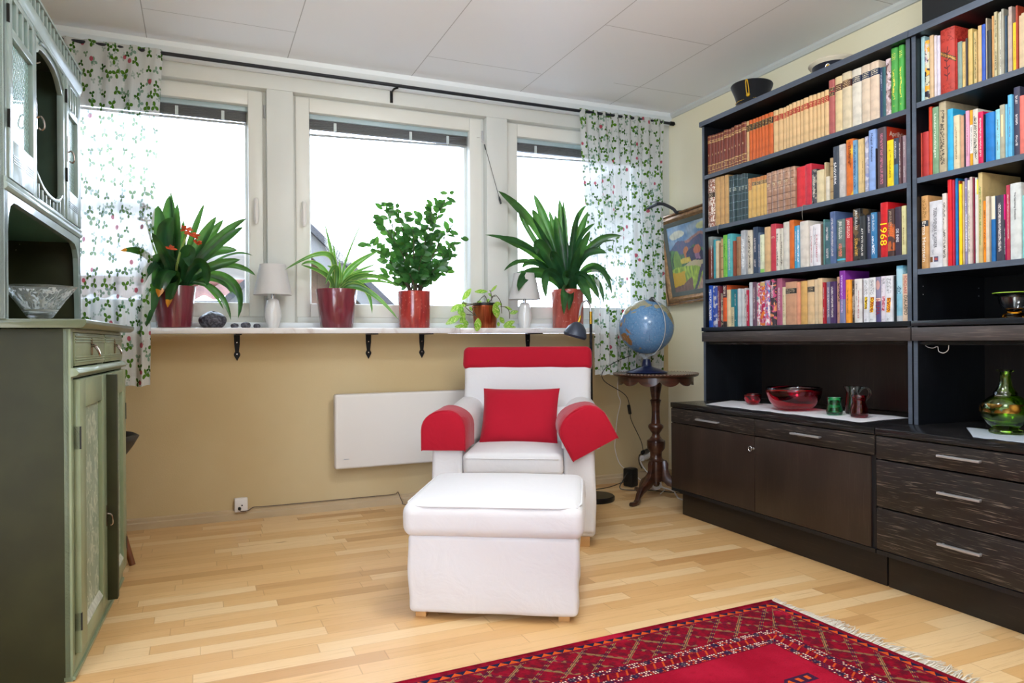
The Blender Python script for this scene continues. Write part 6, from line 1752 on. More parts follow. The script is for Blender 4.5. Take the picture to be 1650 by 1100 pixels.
m = MB(); m.tube(crom([(.0, -.01, .2), (.02, -.05, .34), (.06, -.06, .47)]), .006, 8); m.tube(crom([(-.02, 0, .2), (-.09, .0, .4), (-.13, .02, .56)]), .005, 8); m.build('flower_stalk', M_['yucca'], pa, smooth=True)

pb = pot((.699, 4.035, SZ), tapered(.088, .112, .214), M_['maroon'], 'spiky green yucca in a glossy maroon pot, left of the ficus', 'potted_yucca', .10, .195)
leafset('B', pb, M_['yucca'], .35, .1, 1.35)
m = MB(); m.tube([(-.02, 0, .19), (-.012, 0, .26)], [.014, .012], 12); m.tube([(.02, .01, .19), (.018, 0, .25)], [.012, .010], 12); m.build('trunk', M_['stem'], pb, smooth=True)

pc = pot((1.142, 4.035, SZ), [(.0005, 0), (.086, 0), (.090, .004), (.0915, .10), (.092, .205), (.0935, .212), (.088, .213), (.085, .205), (.083, .01), (.0005, .01)], M_['red_glaze'], 'bushy small-leaved ficus in a cylindrical red glazed pot in the middle window', 'potted_ficus', .083, .195)
rr = random.Random(21); m = MB(); lf = MB(); cb = Vector((0, 0, .19))
def oval(m, p, d, nrm, L, W_):
    d = d.normalized(); s = d.cross(nrm)
    if s.length < 1e-3: s = d.orthogonal()
    s.normalize(); nn = s.cross(d).normalized(); N = 7; vs = []; base = len(m.f); fs = []
    for i in range(N):
        f = i/(N-1); w_ = W_/2*(math.sin(math.pi*min(1, f*.94+.03))**.8)
        c = p+d*(L*f)+nn*(-.10*L*f*f)
        for k in (-1, 0, 1): vs.append(c+s*(w_*k)+nn*(-.0 if k == 0 else .12*w_))
    for i in range(N-1):
        for k in range(2):
            a = i*3+k; fs.append((a, a+1, a+4, a+3)); m.uv[base+len(fs)-1] = [(k/2, i/(N-1)), ((k+1)/2, i/(N-1)), ((k+1)/2, (i+1)/(N-1)), (k/2, (i+1)/(N-1))]
    m.add(vs, fs)
tips = [(-.255, .02, .475), (-.215, -.03, .62), (-.185, .03, .70), (-.12, -.04, .70), (-.06, .02, .66), (-.02, -.05, .56), (.06, .04, .64), (.11, -.03, .70), (.16, .03, .745), (.205, -.02, .79), (.255, .03, .62), (.285, .0, .53), (.235, -.05, .44), (.20, .03, .36), (-.19, -.06, .40), (-.13, -.08, .48), (.10, -.08, .52), (.02, -.09, .42), (-.07, -.08, .34), (.13, -.08, .36), (-.10, .06, .55), (.15, .06, .55), (.0, .05, .5), (.06, -.1, .30), (-.15, .05, .31)]
for tx, ty, tz in tips:
    b0 = cb+Vector((rr.uniform(-.03, .03), rr.uniform(-.02, .02), 0)); tp = Vector((tx, ty, tz)); md = Vector((tx*.35+.01, ty*.4, .19+(tz-.19)*.62)); P = bez([b0, md, tp], 16)
    m.tube(P, [.0055-.0045*i/16 for i in range(17)], 6)
    for i in range(6, 17):
        for rep in range(2):
            a = rr.uniform(0, 6.28); dirv = (P[min(i, 16)]-P[i-1]).normalized()*.5+Vector((math.cos(a)*.9, math.sin(a)*.7, rr.uniform(-.75, .5)))
            L = rr.uniform(.042, .066); q = P[i]
            if q.y+dirv.y*.05 > .14: dirv.y = -abs(dirv.y)
            oval(lf, q+dirv*.006, dirv, Vector((rr.uniform(-.55, .55), -1, rr.uniform(-.3, .6))), L, L*rr.uniform(.50, .62))
m.build('branches', M_['stem'], pc, smooth=True); lf.build('leaves', M_['ficus'], pc, smooth=True, fixn=False, edge=180)

pd = pot((1.578, 4.03, SZ), [(.0005, 0), (.064, 0), (.067, .004), (.077, .126), (.079, .130), (.079, .134), (.074, .134), (.070, .126), (.062, .01), (.0005, .01)], M_['copper'], 'yellow-green variegated pothos trailing from a small copper pot on the sill', 'potted_pothos', .066, .122)
m = MB(); m.lathe([(.070, .126), (.074, .134), (.075, .150), (.071, .152), (.068, .130)], 40, cap=False); m.build('inner_pot', M_['black_plastic'], pd, smooth=True)
m = MB(); lf = MB(); sc = 11.0
def pp_(x, y, dy=-.06): return Vector(((x-905)/11.0*.00357, dy, (965-y)/11.0*.00357*.985))
vines = [[(880, 520), (820, 380), (760, 400), (640, 520), (520, 520), (300, 508)], [(900, 530), (1010, 360), (1080, 380), (1150, 500), (1165, 690)], [(860, 530), (980, 430), (1000, 370), (1060, 370)], [(700, 520), (560, 540), (440, 570), (500, 640), (640, 740)], [(1140, 560), (1260, 580), (1320, 680), (1320, 790)], [(720, 560), (610, 600), (640, 680), (690, 760)], [(950, 480), (930, 300), (905, 270)], [(640, 520), (480, 540), (410, 480)]]
for i, v in enumerate(vines): m.tube(crom([pp_(a, b, -.075+.015*(i % 3)) for a, b in v]), .0022, 6)
m.tube([pp_(450, 718, -.08), pp_(640, 735, -.08)], .002, 6)
m.build('vines', M_['stem'], pd, smooth=True)
for (bx_, by_), (tx, ty), wpx, dy in (((410, 450), (570, 240), 100, -.05), ((910, 280), (655, 285), 80, -.04), ((960, 290), (1075, 165), 50, -.05), ((400, 520), (200, 660), 110, -.03), ((360, 740), (80, 890), 120, -.06), ((540, 940), (290, 930), 90, -.02),
        ((640, 790), (610, 1025), 150, -.11), ((960, 520), (1030, 780), 170, -.10), ((1350, 690), (1510, 640), 80, -.04), ((1220, 930), (1440, 830), 100, -.04), ((1160, 760), (1240, 870), 110, -.03), ((1200, 950), (1440, 940), 70, -.06), ((1220, 560), (1385, 620), 60, -.05),
        ((460, 560), (380, 700), 120, .0), ((520, 500), (400, 560), 90, -.02), ((420, 640), (470, 780), 110, -.02), ((520, 760), (420, 860), 120, .01), ((1100, 480), (1000, 560), 90, -.07), ((700, 480), (780, 470), 50, -.04), ((900, 320), (960, 380), 60, -.06), ((940, 420), (880, 480), 60, -.04),
        ((600, 560), (640, 640), 70, .0), ((480, 640), (440, 720), 90, .03), ((1160, 480), (1210, 540), 60, -.02), ((540, 820), (500, 930), 110, .0), ((1150, 850), (1130, 930), 70, -.02)):
    p, q = pp_(bx_, by_, dy), pp_(tx, ty, dy-.01); oval(lf, p, q-p, Vector((.2, -1, .35)), (q-p).length, wpx/11*.00357)
for v in lf.v: pass
lf.build('leaves', M_['pothos'], pd, smooth=True, fixn=False, edge=180)

pe = pot((2.143, 4.035, SZ), [(.0005, 0), (.095, 0), (.099, .004), (.100, .21), (.103, .216), (.103, .240), (.101, .244), (.094, .244), (.092, .235), (.090, .01), (.0005, .01)], M_['salmon_glaze'], 'big dark green strap-leaved plant in a tall salmon-red glazed pot, right end of the sill', 'potted_clivia', .09, .225)
leafset('E', pe, M_['clivia2'], .80, 0, 1.3)

# table lamps
M_['ceramic'] = mat('white_ceramic', 'dcdcda', .12, coat=.6)
g = G('shade_fabric'); f1 = g.noise(g.vec(g.xyz()[0]*400, g.xyz()[1]*400, g.xyz()[2]*60), scale=1, detail=2)
p = g.bsdf('e6e4e2', .8, spec=.1, bump=f1, bs=.08, bd=.001); tl = g.new('ShaderNodeBsdfTranslucent'); tl.inputs[0].default_value = lin('e6e4e0'); mx = g.new('ShaderNodeMixShader'); mx.inputs[0].default_value = .35
g.nt.links.new(p, mx.inputs[1]); g.nt.links.new(tl.outputs[0], mx.inputs[2]); M_['shade'] = g.surf(mx.outputs[0])
def lamp(loc, label, rz):
    t = empty('table_lamp', loc, rz, label, 'lamp', 'small white table lamps on the sill')
    n = 10; rings = [(.030, 0, 0), (.030, .003, 0), (.046, .068, .5), (.031, .150, 0), (.022, .158, 0)]
    vs = []; fs = []
    for r_, z, o_ in rings:
        for i in range(n): a = 2*math.pi*(i+o_)/n; vs.append((r_*math.cos(a), r_*math.sin(a), z))
    def tri(k, o_):
        for i in range(n):
            j = (i+1) % n
            if o_ == 1: fs.append((k*n+i, k*n+j, (k+1)*n+i)); fs.append((k*n+j, (k+1)*n+j, (k+1)*n+i))
            else: fs.append((k*n+i, k*n+j, (k+1)*n+j)); fs.append((k*n+i, (k+1)*n+j, (k+1)*n+i))
    tri(0, 0); tri(1, 1); tri(2, 0); tri(3, 0); fs.append(tuple(range(n-1, -1, -1))); fs.append(tuple(4*n+i for i in range(n)))
    MB().add(vs, fs).build('base', M_['ceramic'], t, bevel=.0012, seg=2)
    m = MB(); m.lathe([(.0095, .158), (.0095, .19), (.004, .192), (.004, .225)], 16); m.build('neck', M_['chrome'], t, smooth=True)
    m = MB(); m.lathe([(.098, .178), (.066, .338), (.0645, .338), (.0965, .178), (.098, .178)], 48, cap=False); sh = m.build('lamp_shade', M_['shade'], t, smooth=True, edge=50)
    m = MB(); m.lathe([(.0985, .177), (.0985, .182), (.096, .182)], 48, cap=False); m.lathe([(.067, .334), (.067, .339), (.064, .339)], 48, cap=False); m.build('trim', M_['shade'], sh)
    m = MB(); m.lathe([(.0005, .195), (.02, .205), (.024, .235), (.012, .26), (.0005, .264)], 16, cap=False); m.build('bulb', M_['white_plastic'], t, smooth=True)
    return t
lamp((.363, 4.035, SZ), 'small white table lamp standing by the left window post', 0)
lamp((1.847, 4.045, SZ), 'small white table lamp behind the big plant, beside the copper pot', .3)
m = MB(); m.tube(crom([(1.90, 4.05, SZ+.004), (1.95, 4.03, SZ+.012), (1.98, 4.02, SZ+.004), (2.0, 4.04, SZ+.003)]), .002, 6); tag(m.build('electric_cable', M_['white_plastic']), 'short white lamp cord on the sill right of the lamp by the copper pot', 'cord')
# carved stones
def stone(loc, r_, seed, label, spiral):
    g = G('stone_%d' % seed); n = g.noise(scale=90, detail=5); x, y, z = g.xyz(); b = g.noise(scale=14, detail=3, dist=1)
    c = g.mix('34343c', '62626c', n.ss(.4, .65)); c = g.mix(c, '1c1c24', b.ss(.52, .62)*.6)
    mt = g.surf(g.bsdf(c, .4, bump=n, bs=.5, bd=.004)); m = MB(); rr = random.Random(seed)
    def fn(u, v):
        a = 2*math.pi*u; b = math.pi*v; x = math.sin(b)*math.cos(a); y = math.sin(b)*math.sin(a); z = math.cos(b)
        # whorl carved on the viewer's side
        cx, cz = x-.28, z+.10; rd = math.sqrt(cx*cx+cz*cz); th = math.atan2(cz, cx)
        k = 1.0
        if y < .2: k -= .085*spiral*max(0, math.cos((rd*2.1-th/6.283)*6.283*1.0))*max(0, 1-rd*.7)*(1 if rd > .12 else .2)
        k += .03*math.sin(a*3+seed)+.02*math.sin(b*5+seed)
        zz = z*.80 if z > 0 else max(z*.80, -.62)
        return (x*r_*k*1.12, y*r_*.85*k, (zz+.62)*r_*k)
    m.grid(fn, 64, 40)
    return tag(m.build('carved_stone', mt, smooth=True, loc=loc, edge=180), label, 'stone', 'dark stones on the sill')
stone((.063, 4.02, SZ), .060, 1, 'large dark grey carved spiral stone on the sill right of the maroon pot', 1.0)
stone((.170, 4.02, SZ), .018, 2, 'small dark stone on the sill, leftmost of three in a row', .9)
stone((.225, 4.02, SZ), .0225, 3, 'biggest of three small dark stones on the sill, between the other two', .9)
stone((.281, 4.02, SZ), .0165, 4, 'small dark stone on the sill nearest the white table lamp', .9)

# ------------------------------------------------------------------ tableware on the dark cabinets
CZ = .6135
def linen(name, c, fr=140):
    g = G(name); x, y, z = g.xyz(); k = ((x*fr).fr()-.5).ab()+((y*fr).fr()-.5).ab(); n = g.noise(scale=40, detail=3)
    return g.surf(g.bsdf(g.mix(c, tuple(q*.82 for q in lin(c)[:3])+(1,), k.ss(.3, .9)*.6), .85, bump=k+n, bs=.3, bd=.002))
M_['linen'] = linen('linen', 'd6d4d8'); M_['linen2'] = linen('linen_blue', 'aab2bc', 90)
def cloth_strip(name, corners, mt, label, zz, nu=40, nv=14):
    c = [Vector(q) for q in corners]; m = MB()
    def fn(u, v):
        p = c[0]*(1-u)*(1-v)+c[1]*u*(1-v)+c[2]*u*v+c[3]*(1-u)*v
        return (p.x+.0015*math.sin(u*70)*(abs(v-.5) > .48), p.y, zz+.0016+.0011*math.sin(u*31+v*5)+.0006*math.sin(u*83))
    m.grid(fn, nu, nv); return tag(m.build(name, mt, smooth=True, solid=.0012), label, 'table runner')
cloth_strip('table_runner', [(2.415, 3.03, 0), (2.44, 2.085, 0), (2.76, 2.115, 0), (2.70, 3.17, 0)], M_['linen'], 'white linen runner under the red and green glassware on the dark cabinet', CZ)
cloth_strip('table_mat', [(2.40, 1.61, 0), (2.42, 1.33, 0), (2.66, 1.33, 0), (2.645, 1.80, 0)], M_['linen2'], 'pale blue-grey woven mat under the green glass decanter', CZ, 16, 12)
def colored(name, c, rough=.03, ior=1.5, dens=None):
    g = G(name); return g.surf(g.bsdf(c, rough, trans=1.0, ior=ior, spec=.8))
M_['ruby'] = colored('ruby_glass', 'f03050'); M_['ruby_dark'] = colored('ruby_dark_glass', 'd02848'); M_['emerald'] = colored('emerald_glass', '70f0b0'); M_['olive'] = colored('olive_glass', 'c8f060')
def bowl_prof(r_, h, foot, th):
    o = [(.0005, 0), (foot, 0)]; N = 10
    for k in range(1, N+1): a = k/N; o.append((foot+(r_-foot)*math.sin(a*math.pi/2)**.85, h*(1-math.cos(a*math.pi/2))**.9))
    i_ = [(q[0]-th, q[1]+th*(.9 if k < 8 else .2)) for k, q in enumerate(o[1:])][::-1]
    return o+[(o[-1][0]-th*.5, h+th*.3)]+[q for q in i_ if q[0] > 0]+[(.0005, th)]
def gl(name, loc, prof, mt, label, cat, n=56, grp='glassware on the dark cabinet'):
    m = MB(); m.lathe(prof, n, cap=False); return tag(m.build(name, mt, smooth=True, loc=loc, edge=80), label, cat, grp)
ZR = CZ+.0045
gl('small_bowl', (2.615, 2.905, ZR), bowl_prof(.044, .052, .018, .004), M_['ruby'], 'small ruby-red glass bowl, leftmost on the white runner', 'bowl')
gl('large_bowl', (2.575, 2.585, ZR), bowl_prof(.126, .104, .045, .006), M_['ruby'], 'large ruby-red glass bowl in the middle of the white runner', 'bowl')
gl('green_vase', (2.560, 2.335, ZR), [(.0005, 0), (.030, 0), (.033, .004), (.034, .016), (.030, .036), (.026, .048), (.028, .062), (.033, .074), (.031, .0755), (.024, .060), (.022, .048), (.027, .030), (.028, .012), (.0005, .008)], M_['emerald'], 'small waisted emerald-green glass vase on the white runner', 'vase', 40)
gl('red_vase', (2.585, 2.228, ZR), [(.0005, 0), (.033, 0), (.036, .004), (.037, .022), (.031, .046), (.026, .060), (.028, .078), (.031, .090), (.029, .091), (.022, .070), (.021, .058), (.030, .030), (.030, .012), (.0005, .008)], M_['ruby_dark'], 'dark ruby waisted glass jug in front of the clear one', 'vase', 40)
t = gl('clear_jug', (2.665, 2.33, ZR), [(.0005, 0), (.028, 0), (.031, .004), (.030, .05), (.026, .09), (.030, .108), (.040, .122), (.038, .123), (.028, .107), (.023, .09), (.027, .05), (.027, .01), (.0005, .008)], M_['clear_glass'], 'clear glass jug with a flared lip between the green and ruby vases', 'jug', 40)
m = MB(); m.tube(crom([(.0, -.027, .09), (.0, -.055, .118), (.0, -.085, .112), (.0, -.088, .085), (.0, -.064, .062), (.0, -.030, .05)]), .0045, 8); m.build('handle', M_['clear_glass'], t, smooth=True)
t = gl('decanter', (2.585, 1.618, ZR), [(.0005, 0), (.050, 0), (.052, .004), (.050, .010), (.040, .018), (.056, .032), (.072, .056), (.077, .080), (.071, .105), (.050, .124), (.036, .132), (.037, .140), (.030, .148), (.022, .162), (.018, .184), (.0165, .212), (.028, .2175), (.028, .220), (.014, .217), (.0145, .184), (.018, .160), (.028, .144), (.046, .120), (.067, .104), (.073, .080), (.068, .058), (.052, .036), (.030, .026), (.0005, .024)], M_['olive'], 'green glass decanter with gilt band standing on the pale woven mat', 'decanter', 56)
m = MB(); m.lathe([(.0720, .104), (.0782, .082), (.0775, .074)], 56, cap=False)
g = G('gilt'); x, y, z = g.xyz(); vo = g.new('ShaderNodeTexVoronoi'); vo.inputs['Scale'].default_value = 34; g.nt.links.new(g.coord(), vo.inputs['Vector']); k = S(g.nt, vo.outputs['Distance'])
bs_ = g.bsdf(g.mix('caa04c', '6c4c1c', k.ss(.15, .5)), .25, metal=.9); tp_ = g.new('ShaderNodeBsdfTransparent'); mx = g.new('ShaderNodeMixShader'); kk = k.gt(.62); g.nt.links.new(kk.so, mx.inputs[0]); g.nt.links.new(bs_, mx.inputs[1]); g.nt.links.new(tp_.outputs[0], mx.inputs[2])
m.build('gilt_band', g.surf(mx.outputs[0]), t, smooth=True)
# pedestal bowl in the right bookcase
t = empty('footed_bowl', (2.66, 1.632, 1.0205), 0, 'clear glass footed bowl with green rim and amber foot, right bookcase', 'bowl')
m = MB(); m.lathe([(.0005, .022), (.018, .022), (.034, .030), (.046, .055), (.050, .075), (.066, .088), (.064, .0895), (.047, .078), (.043, .056), (.030, .034), (.0005, .030)], 48, cap=False); m.build('bowl', M_['clear_glass'], t, smooth=True)
m = MB(); m.lathe([(.064, .087), (.067, .0885), (.066, .0905), (.063, .0895)], 48, cap=False); m.build('rim', mat('lime_rim', 'a8d048', .15), t, smooth=True)
m = MB(); m.lathe([(.0005, 0), (.038, 0), (.040, .003), (.036, .010), (.024, .018), (.020, .024), (.0005, .024)], 40, cap=False); m.build('foot', colored('amber_glass', 'e09020'), t, smooth=True)
# white cable loops under the right shelf
m = MB(); m.tube(crom([(2.60, 1.93, .922), (2.60, 1.92, .916), (2.60, 1.90, .912), (2.60, 1.88, .918), (2.60, 1.875, .900), (2.60, 1.855, .894), (2.60, 1.838, .905), (2.60, 1.835, .923)]), .0016, 6)
tag(m.build('electric_cable', M_['white_plastic']), 'thin white cable loops hanging below the rail of the right bookcase', 'cord')

# ------------------------------------------------------------------ caps on the bookcase
M_['felt'] = mat('black_felt', '15161a', .9, sheen=.3); M_['gold'] = mat('gold_braid', 'd0a428', .35, metal=.6, bump=.4, bscale=300); M_['patent'] = mat('patent', '0c0c0e', .12)
t = empty('uniform_cap', (2.70, 2.985, 2.1545), R(-145), 'black round uniform cap with gold loop and button on the left bookcase', 'cap')
def cap_shell(m, prof, ex=1.0, lean=0.0, n=48):
    b = len(m.v); m.lathe(prof, n, cap=False)
    for i in range(b, len(m.v)):
        x, y, z = m.v[i]; m.v[i] = (x*ex+z*lean, y, z)
m = MB(); cap_shell(m, [(.090, .03), (.092, .068), (.102, .10), (.116, .132), (.119, .142), (.116, .147), (.06, .150), (.0005, .150)], 1.05, .10); cap_shell(m, [(.086, .0), (.090, .03), (.084, .03), (.082, 0)], 1.05); m.build('crown', M_['felt'], t, smooth=True)
m = MB(); cap_shell(m, [(.0905, .034), (.093, .036), (.0905, .039)], 1.06); m.tube([(.094*math.cos(a)*1.05, .094*math.sin(a), .052) for a in [R(q) for q in range(-80, 81, 8)]], .0022, 6); m.build('braid', M_['gold'], t, smooth=True)
m = MB(); m.tube(crom([(.109, -.006, .072), (.122, -.007, .10), (.141, -.004, .138), (.141, .004, .138), (.122, .007, .10), (.109, .006, .072)]), .0032, 6); m.lathe([(.0005, .008), (.010, .005), (.012, 0)], 16, T=Matrix.Translation((.106, 0, .070)) @ Matrix.Rotation(R(75), 4, 'Y')); m.build('loop_and_button', M_['gold'], t, smooth=True)
m = MB(); vs = []
for k, (r_, z, s_) in enumerate([(.090, .034, 1), (.108, .026, 1), (.128, .008, .98)]):
    for i in range(21): a = R(-68+136*i/20); vs.append((r_*math.cos(a)*1.06+(0.0), r_*math.sin(a)*s_, z-(.010 if k == 2 else .003)*math.sin(a)**2*0))
m.add(vs, [(k*21+i, k*21+i+1, (k+1)*21+i+1, (k+1)*21+i) for k in range(2) for i in range(20)]); m.build('peak', M_['patent'], t, smooth=True, solid=.0025)
t = empty('student_cap', (2.735, 2.49, 2.1545), R(-150), 'white-topped student cap with black band and oval cockade on the left bookcase', 'cap')
m = MB(); cap_shell(m, [(.100, .068), (.114, .080), (.126, .094), (.123, .102), (.08, .108), (.0005, .110)], 1.04, -.30); m.build('crown', mat('cap_white', 'd8ccb4', .8), t, smooth=True)
m = MB(); cap_shell(m, [(.090, .0), (.096, .035), (.101, .076), (.095, .076), (.086, 0)], 1.04, -.05); m.build('band', mat('cap_band', '0e1220', .8, sheen=.3), t, smooth=True)
m = MB(); m.tube([(.109+.006*math.sin(a)*.3, .012*math.cos(a), .040+.019*math.sin(a)) for a in [R(q) for q in range(0, 361, 20)]], .0022, 6); m.build('cockade_ring', M_['steel'], t, smooth=True)
m = MB(); m.lathe([(.0005, .004), (.006, .003), (.007, 0)], 12, T=Matrix.Translation((.110, 0, .050)) @ Matrix.Rotation(R(85), 4, 'Y')); m.lathe([(.0005, .003), (.005, .002), (.0055, 0)], 12, T=Matrix.Translation((.109, 0, .036)) @ Matrix.Rotation(R(85), 4, 'Y')); m.build('cockade', M_['gold'], t, smooth=True)
m = MB(); vs = []
for k, (r_, z) in enumerate([(.092, .022), (.110, .014), (.132, -.0)]):
    for i in range(21): a = R(-62+124*i/20); vs.append((r_*math.cos(a)*1.05, r_*math.sin(a), z+.004))
m.add(vs, [(k*21+i, k*21+i+1, (k+1)*21+i+1, (k+1)*21+i) for k in range(2) for i in range(20)]); m.build('peak', M_['patent'], t, smooth=True, solid=.0025)

for o_ in bpy.data.objects:
    if o_.name in ('uniform_cap', 'student_cap'): o_.scale = (.9, .9, .95)
# ------------------------------------------------------------------ framed painting, leaning out from the right wall
M_['frame_gold'] = mat('frame_wood', '9c7448', .35, metal=.35, var=.35, vs=40, bump=.3, bscale=120, coat=.3); M_['frame_dark'] = mat('frame_dark', '5c4026', .4, var=.3, vs=30); M_['liner'] = mat('frame_liner', '60645c', .7, var=.1)
PF = bpy.data.objects.new('framed_painting', None); COL.objects.link(PF); tag(PF, 'gold-framed landscape painting leaning out from the wall between curtain and bookcase', 'painting')
# local: x = to the right seen from the room (-Y world), y = up, z = out of the wall (-X world)
Mp = Matrix(((0, 0, -1), (-1, 0, 0), (0, 1, 0))).to_4x4()
PF.matrix_world = Matrix.Translation((2.965, 4.085, 1.185)) @ Matrix.Rotation(R(-8.0), 4, 'Y') @ Mp @ Matrix.Rotation(R(2.2), 4, 'Z')
PW, PH = .66, .60
def mould(parent, w, h, prof, mt, nm):
    m = MB(); cs = [(0, 0, 1, 1), (w, 0, -1, 1), (w, h, -1, -1), (0, h, 1, -1)]; vs = []
    for cx, cy, sx, sy in cs:
        for a, z in prof: vs.append((cx+sx*a, cy+sy*a, z))
    n = len(prof); fs = []
    for c in range(4):
        d = (c+1) % 4
        for i in range(n): j = (i+1) % n; fs.append((c*n+i, d*n+i, d*n+j, c*n+j))
    m.add(vs, fs); return m.build(nm, mt, parent, smooth=True, edge=30)
fr = mould(PF, PW, PH, [(0, 0), (0, .022), (.004, .030), (.010, .032), (.014, .026), (.020, .024), (.030, .030), (.038, .032), (.045, .026), (.050, .018), (.056, .014), (.056, 0)], M_['frame_gold'], 'frame')
mould(fr, PW, PH, [(.0135, .0255), (.0165, .0275), (.0195, .0255)], M_['frame_dark'], 'dark_line')
m = MB(); m.v = []; mould(PF, PW, PH, [(.052, .004), (.054, .014), (.060, .016), (.080, .010), (.084, .006), (.084, .002), (.052, .002)], M_['liner'], 'liner')
cw, chh = PW-.16, PH-.16; m = MB(); NX, NY = 110, 100
m.grid(lambda u, v: (.08+u*cw, .08+v*chh, .005+.0006*math.sin(u*190)*math.sin(v*170)), NX, NY)
ob = m.build('canvas', M_['paper'], PF, smooth=True); at = ob.data.color_attributes.new('paint', 'FLOAT_COLOR', 'POINT')
from mathutils import noise as mn
def hexc(h): return Vector([int(h[i:i+2], 16)/255 for i in (0, 2, 4)])
def paintc(u, v):
    w1 = mn.noise(Vector((u*6, v*6, 1)))*.03; u2, v2 = u+w1, max(0, v+mn.noise(Vector((u*5, v*5, 4)))*.03); st = mn.noise(Vector((u*30, v*14, 2)))
    c = hexc('6c94bc').lerp(hexc('a8bccc'), max(0, min(1, .5+mn.noise(Vector((u*5, v*8, 9)))*1.4)))
    if ((u2-.20)/.16)**2+((v2-.86)/.06)**2 < 1: c = hexc('d4d4bc')
    if ((u2-.75)/.14)**2+((v2-.90)/.05)**2 < 1: c = hexc('d0d49c')
    ridge = .70+.10*math.sin(u2*4.2-.6)+.05*math.sin(u2*11)
    if v2 < ridge: c = hexc('54688c').lerp(hexc('6c5c78'), max(0, min(1, .5+st)))
    if v2 > ridge-.05 and v2 < ridge and .35 < u2 < .8: c = hexc('b0847c')
    if v2 < .60+.05*math.sin(u2*13+1): c = hexc('4c6450').lerp(hexc('5c8c54'), max(0, min(1, .5+st*1.5)))
    if ((u2-.36)/.05)**2+((v2-.55)/.10)**2 < 1: c = hexc('c87c4c')
    if ((u2-.14)/.08)**2+((v2-.46)/.17)**2 < 1: c = hexc('7c9c48')
    if ((u2-.52)/.17)**2+((v2-.50)/.13)**2 < 1: c = hexc('40405c')
    if ((u2-.58)/.08)**2+((v2-.58)/.06)**2 < 1: c = hexc('d47c5c')
    if .52 < u2 < .62 and .44 < v2 < .53: c = hexc('a87c9c')
    if ((u2-.86)/.10)**2+((v2-.52)/.16)**2 < 1: c = hexc('7ca45c')
    if v2 < .42 and v2 < .30+.32*u2: c = hexc('d8cc9c').lerp(hexc('c8b08c'), max(0, min(1, .5+st)))
    if .20 < u2 < .42 and .42 < v2 < .50-.1*abs(u2-.3): c = hexc('dcc050')
    if v2 < .34+.04*math.sin(u2*6): c = hexc('8cac48').lerp(hexc('b8cc50'), max(0, min(1, .5+st*1.2)))
    if u2 < .26+.1*v2 and v2 < .30: c = hexc('e0b830').lerp(hexc('d0a030'), max(0, min(1, .5+st)))
    if v2 < .36 and abs(u2-(.42+.55*(v2**.8))) < .03: c = hexc('5c5468')
    if u2 > .46+.6*v2**.8 and v2 < .34: c = hexc('a88070').lerp(hexc('c09880'), max(0, min(1, .5+st)))
    if u2 < .40 and v2 < .10+.5*max(0, u2-.2): c = hexc('846458')
    if u2 > .74 and v2 < .16: c = hexc('6c8474')
    return c*(.94+.12*st)
for j in range(NY+1):
    for i in range(NX+1): at.data[j*(NX+1)+i].color = lin([max(0, min(1, q)) for q in paintc(i/NX, j/NY)])
g = G('oil_paint'); a = g.new('ShaderNodeAttribute'); a.attribute_name = 'paint'; ob.data.materials[0] = g.surf(g.bsdf(a.outputs[0], .35, bump=g.noise(scale=60, detail=4), bs=.4, bd=.003, coat=.2))
# picture light clipped on the frame
t = bpy.data.objects.new('picture_light', None); COL.objects.link(t); tag(t, 'dark grey tubular picture light mounted above the gold-framed painting', 'lamp'); t.matrix_world = PF.matrix_world.copy()
M_['gunmetal'] = mat('gunmetal', '50545c', .35, metal=.7)
m = MB(); m.tube([(-.075, PH+.045, .17), (.255, PH+.060, .17)], .010, 12); m.build('lamp_tube', M_['gunmetal'], t, smooth=True)
m = MB(); m.tube(crom([(.10, PH+.055, .175), (.13, PH+.085, .165), (.20, PH+.085, .14), (.255, PH+.063, .13)]), .0025, 6); m.tube(crom([(.235, PH+.064, .165), (.245, PH+.058, .12), (.26, PH+.02, .06), (.262, PH-.004, .04), (.262, PH-.004, .0)]), .011, 8); m.build('arm', M_['gunmetal'], t, smooth=True)
# ------------------------------------------------------------------ outside
def tile_mat():
    g = G('clay_tiles'); x, y, z = g.xyz(); n = g.noise(scale=2.5, detail=4); r = g.white(g.vec((x/.30).fl(), (y/.32).fl(), 1.0))
    return g.surf(g.bsdf(g.mix(g.mix('4e2a22', '5c362c', r), '3c1e18', n.ss(.5, .75)*.5), .8))
def board_mat():
    g = G('peach_boards'); x, y, z = g.xyz(); k = ((x/.14).fr()).lt(.06)
    return g.surf(g.bsdf(g.mix('5c483a', '402f26', k), .8))
M_['tiles'] = tile_mat(); M_['boards'] = board_mat(); M_['fascia'] = mat('fascia', '1e1f24', .6); M_['rake'] = mat('rake_board', '5a5a5a', .7)
# gabled neighbour, front at y=9, ridge running away
t = empty('neighbour_house', (1.235, 9.0, -3.0), 0, 'peach board-clad gabled house with dark-edged roof outside the middle window', 'house')
ap = 5.40; s = .948; hw = 3.2
MB().prism([(-hw, 0), (hw, 0), (hw, ap-.30-s*hw), (0, ap-.30), (-hw, ap-.30-s*hw)], 'y', .35, 2.2).build('board_wall', M_['boards'], t)
for sg in (-1, 1):
    MB().prism([(0, ap), (sg*(hw+.5), ap-s*(hw+.5)), (sg*(hw+.5), ap-.10-s*(hw+.5)), (0, ap-.10)], 'y', -.1, 2.4).build('roof', M_['fascia'], t)
    MB().prism([(0, ap-.10), (sg*(hw+.5), ap-.10-s*(hw+.5)), (sg*(hw+.5), ap-.38-s*(hw+.5)), (0, ap-.38)], 'y', -.02, .04).build('rake_board', M_['rake'], t)
m = MB()
for sg in (-1, 1):
    for k in range(14):
        q = .3+k*.22; m.box(sg*q-.02, sg*q+.02, .0, .34, ap-.52-s*q, ap-.47-s*q)
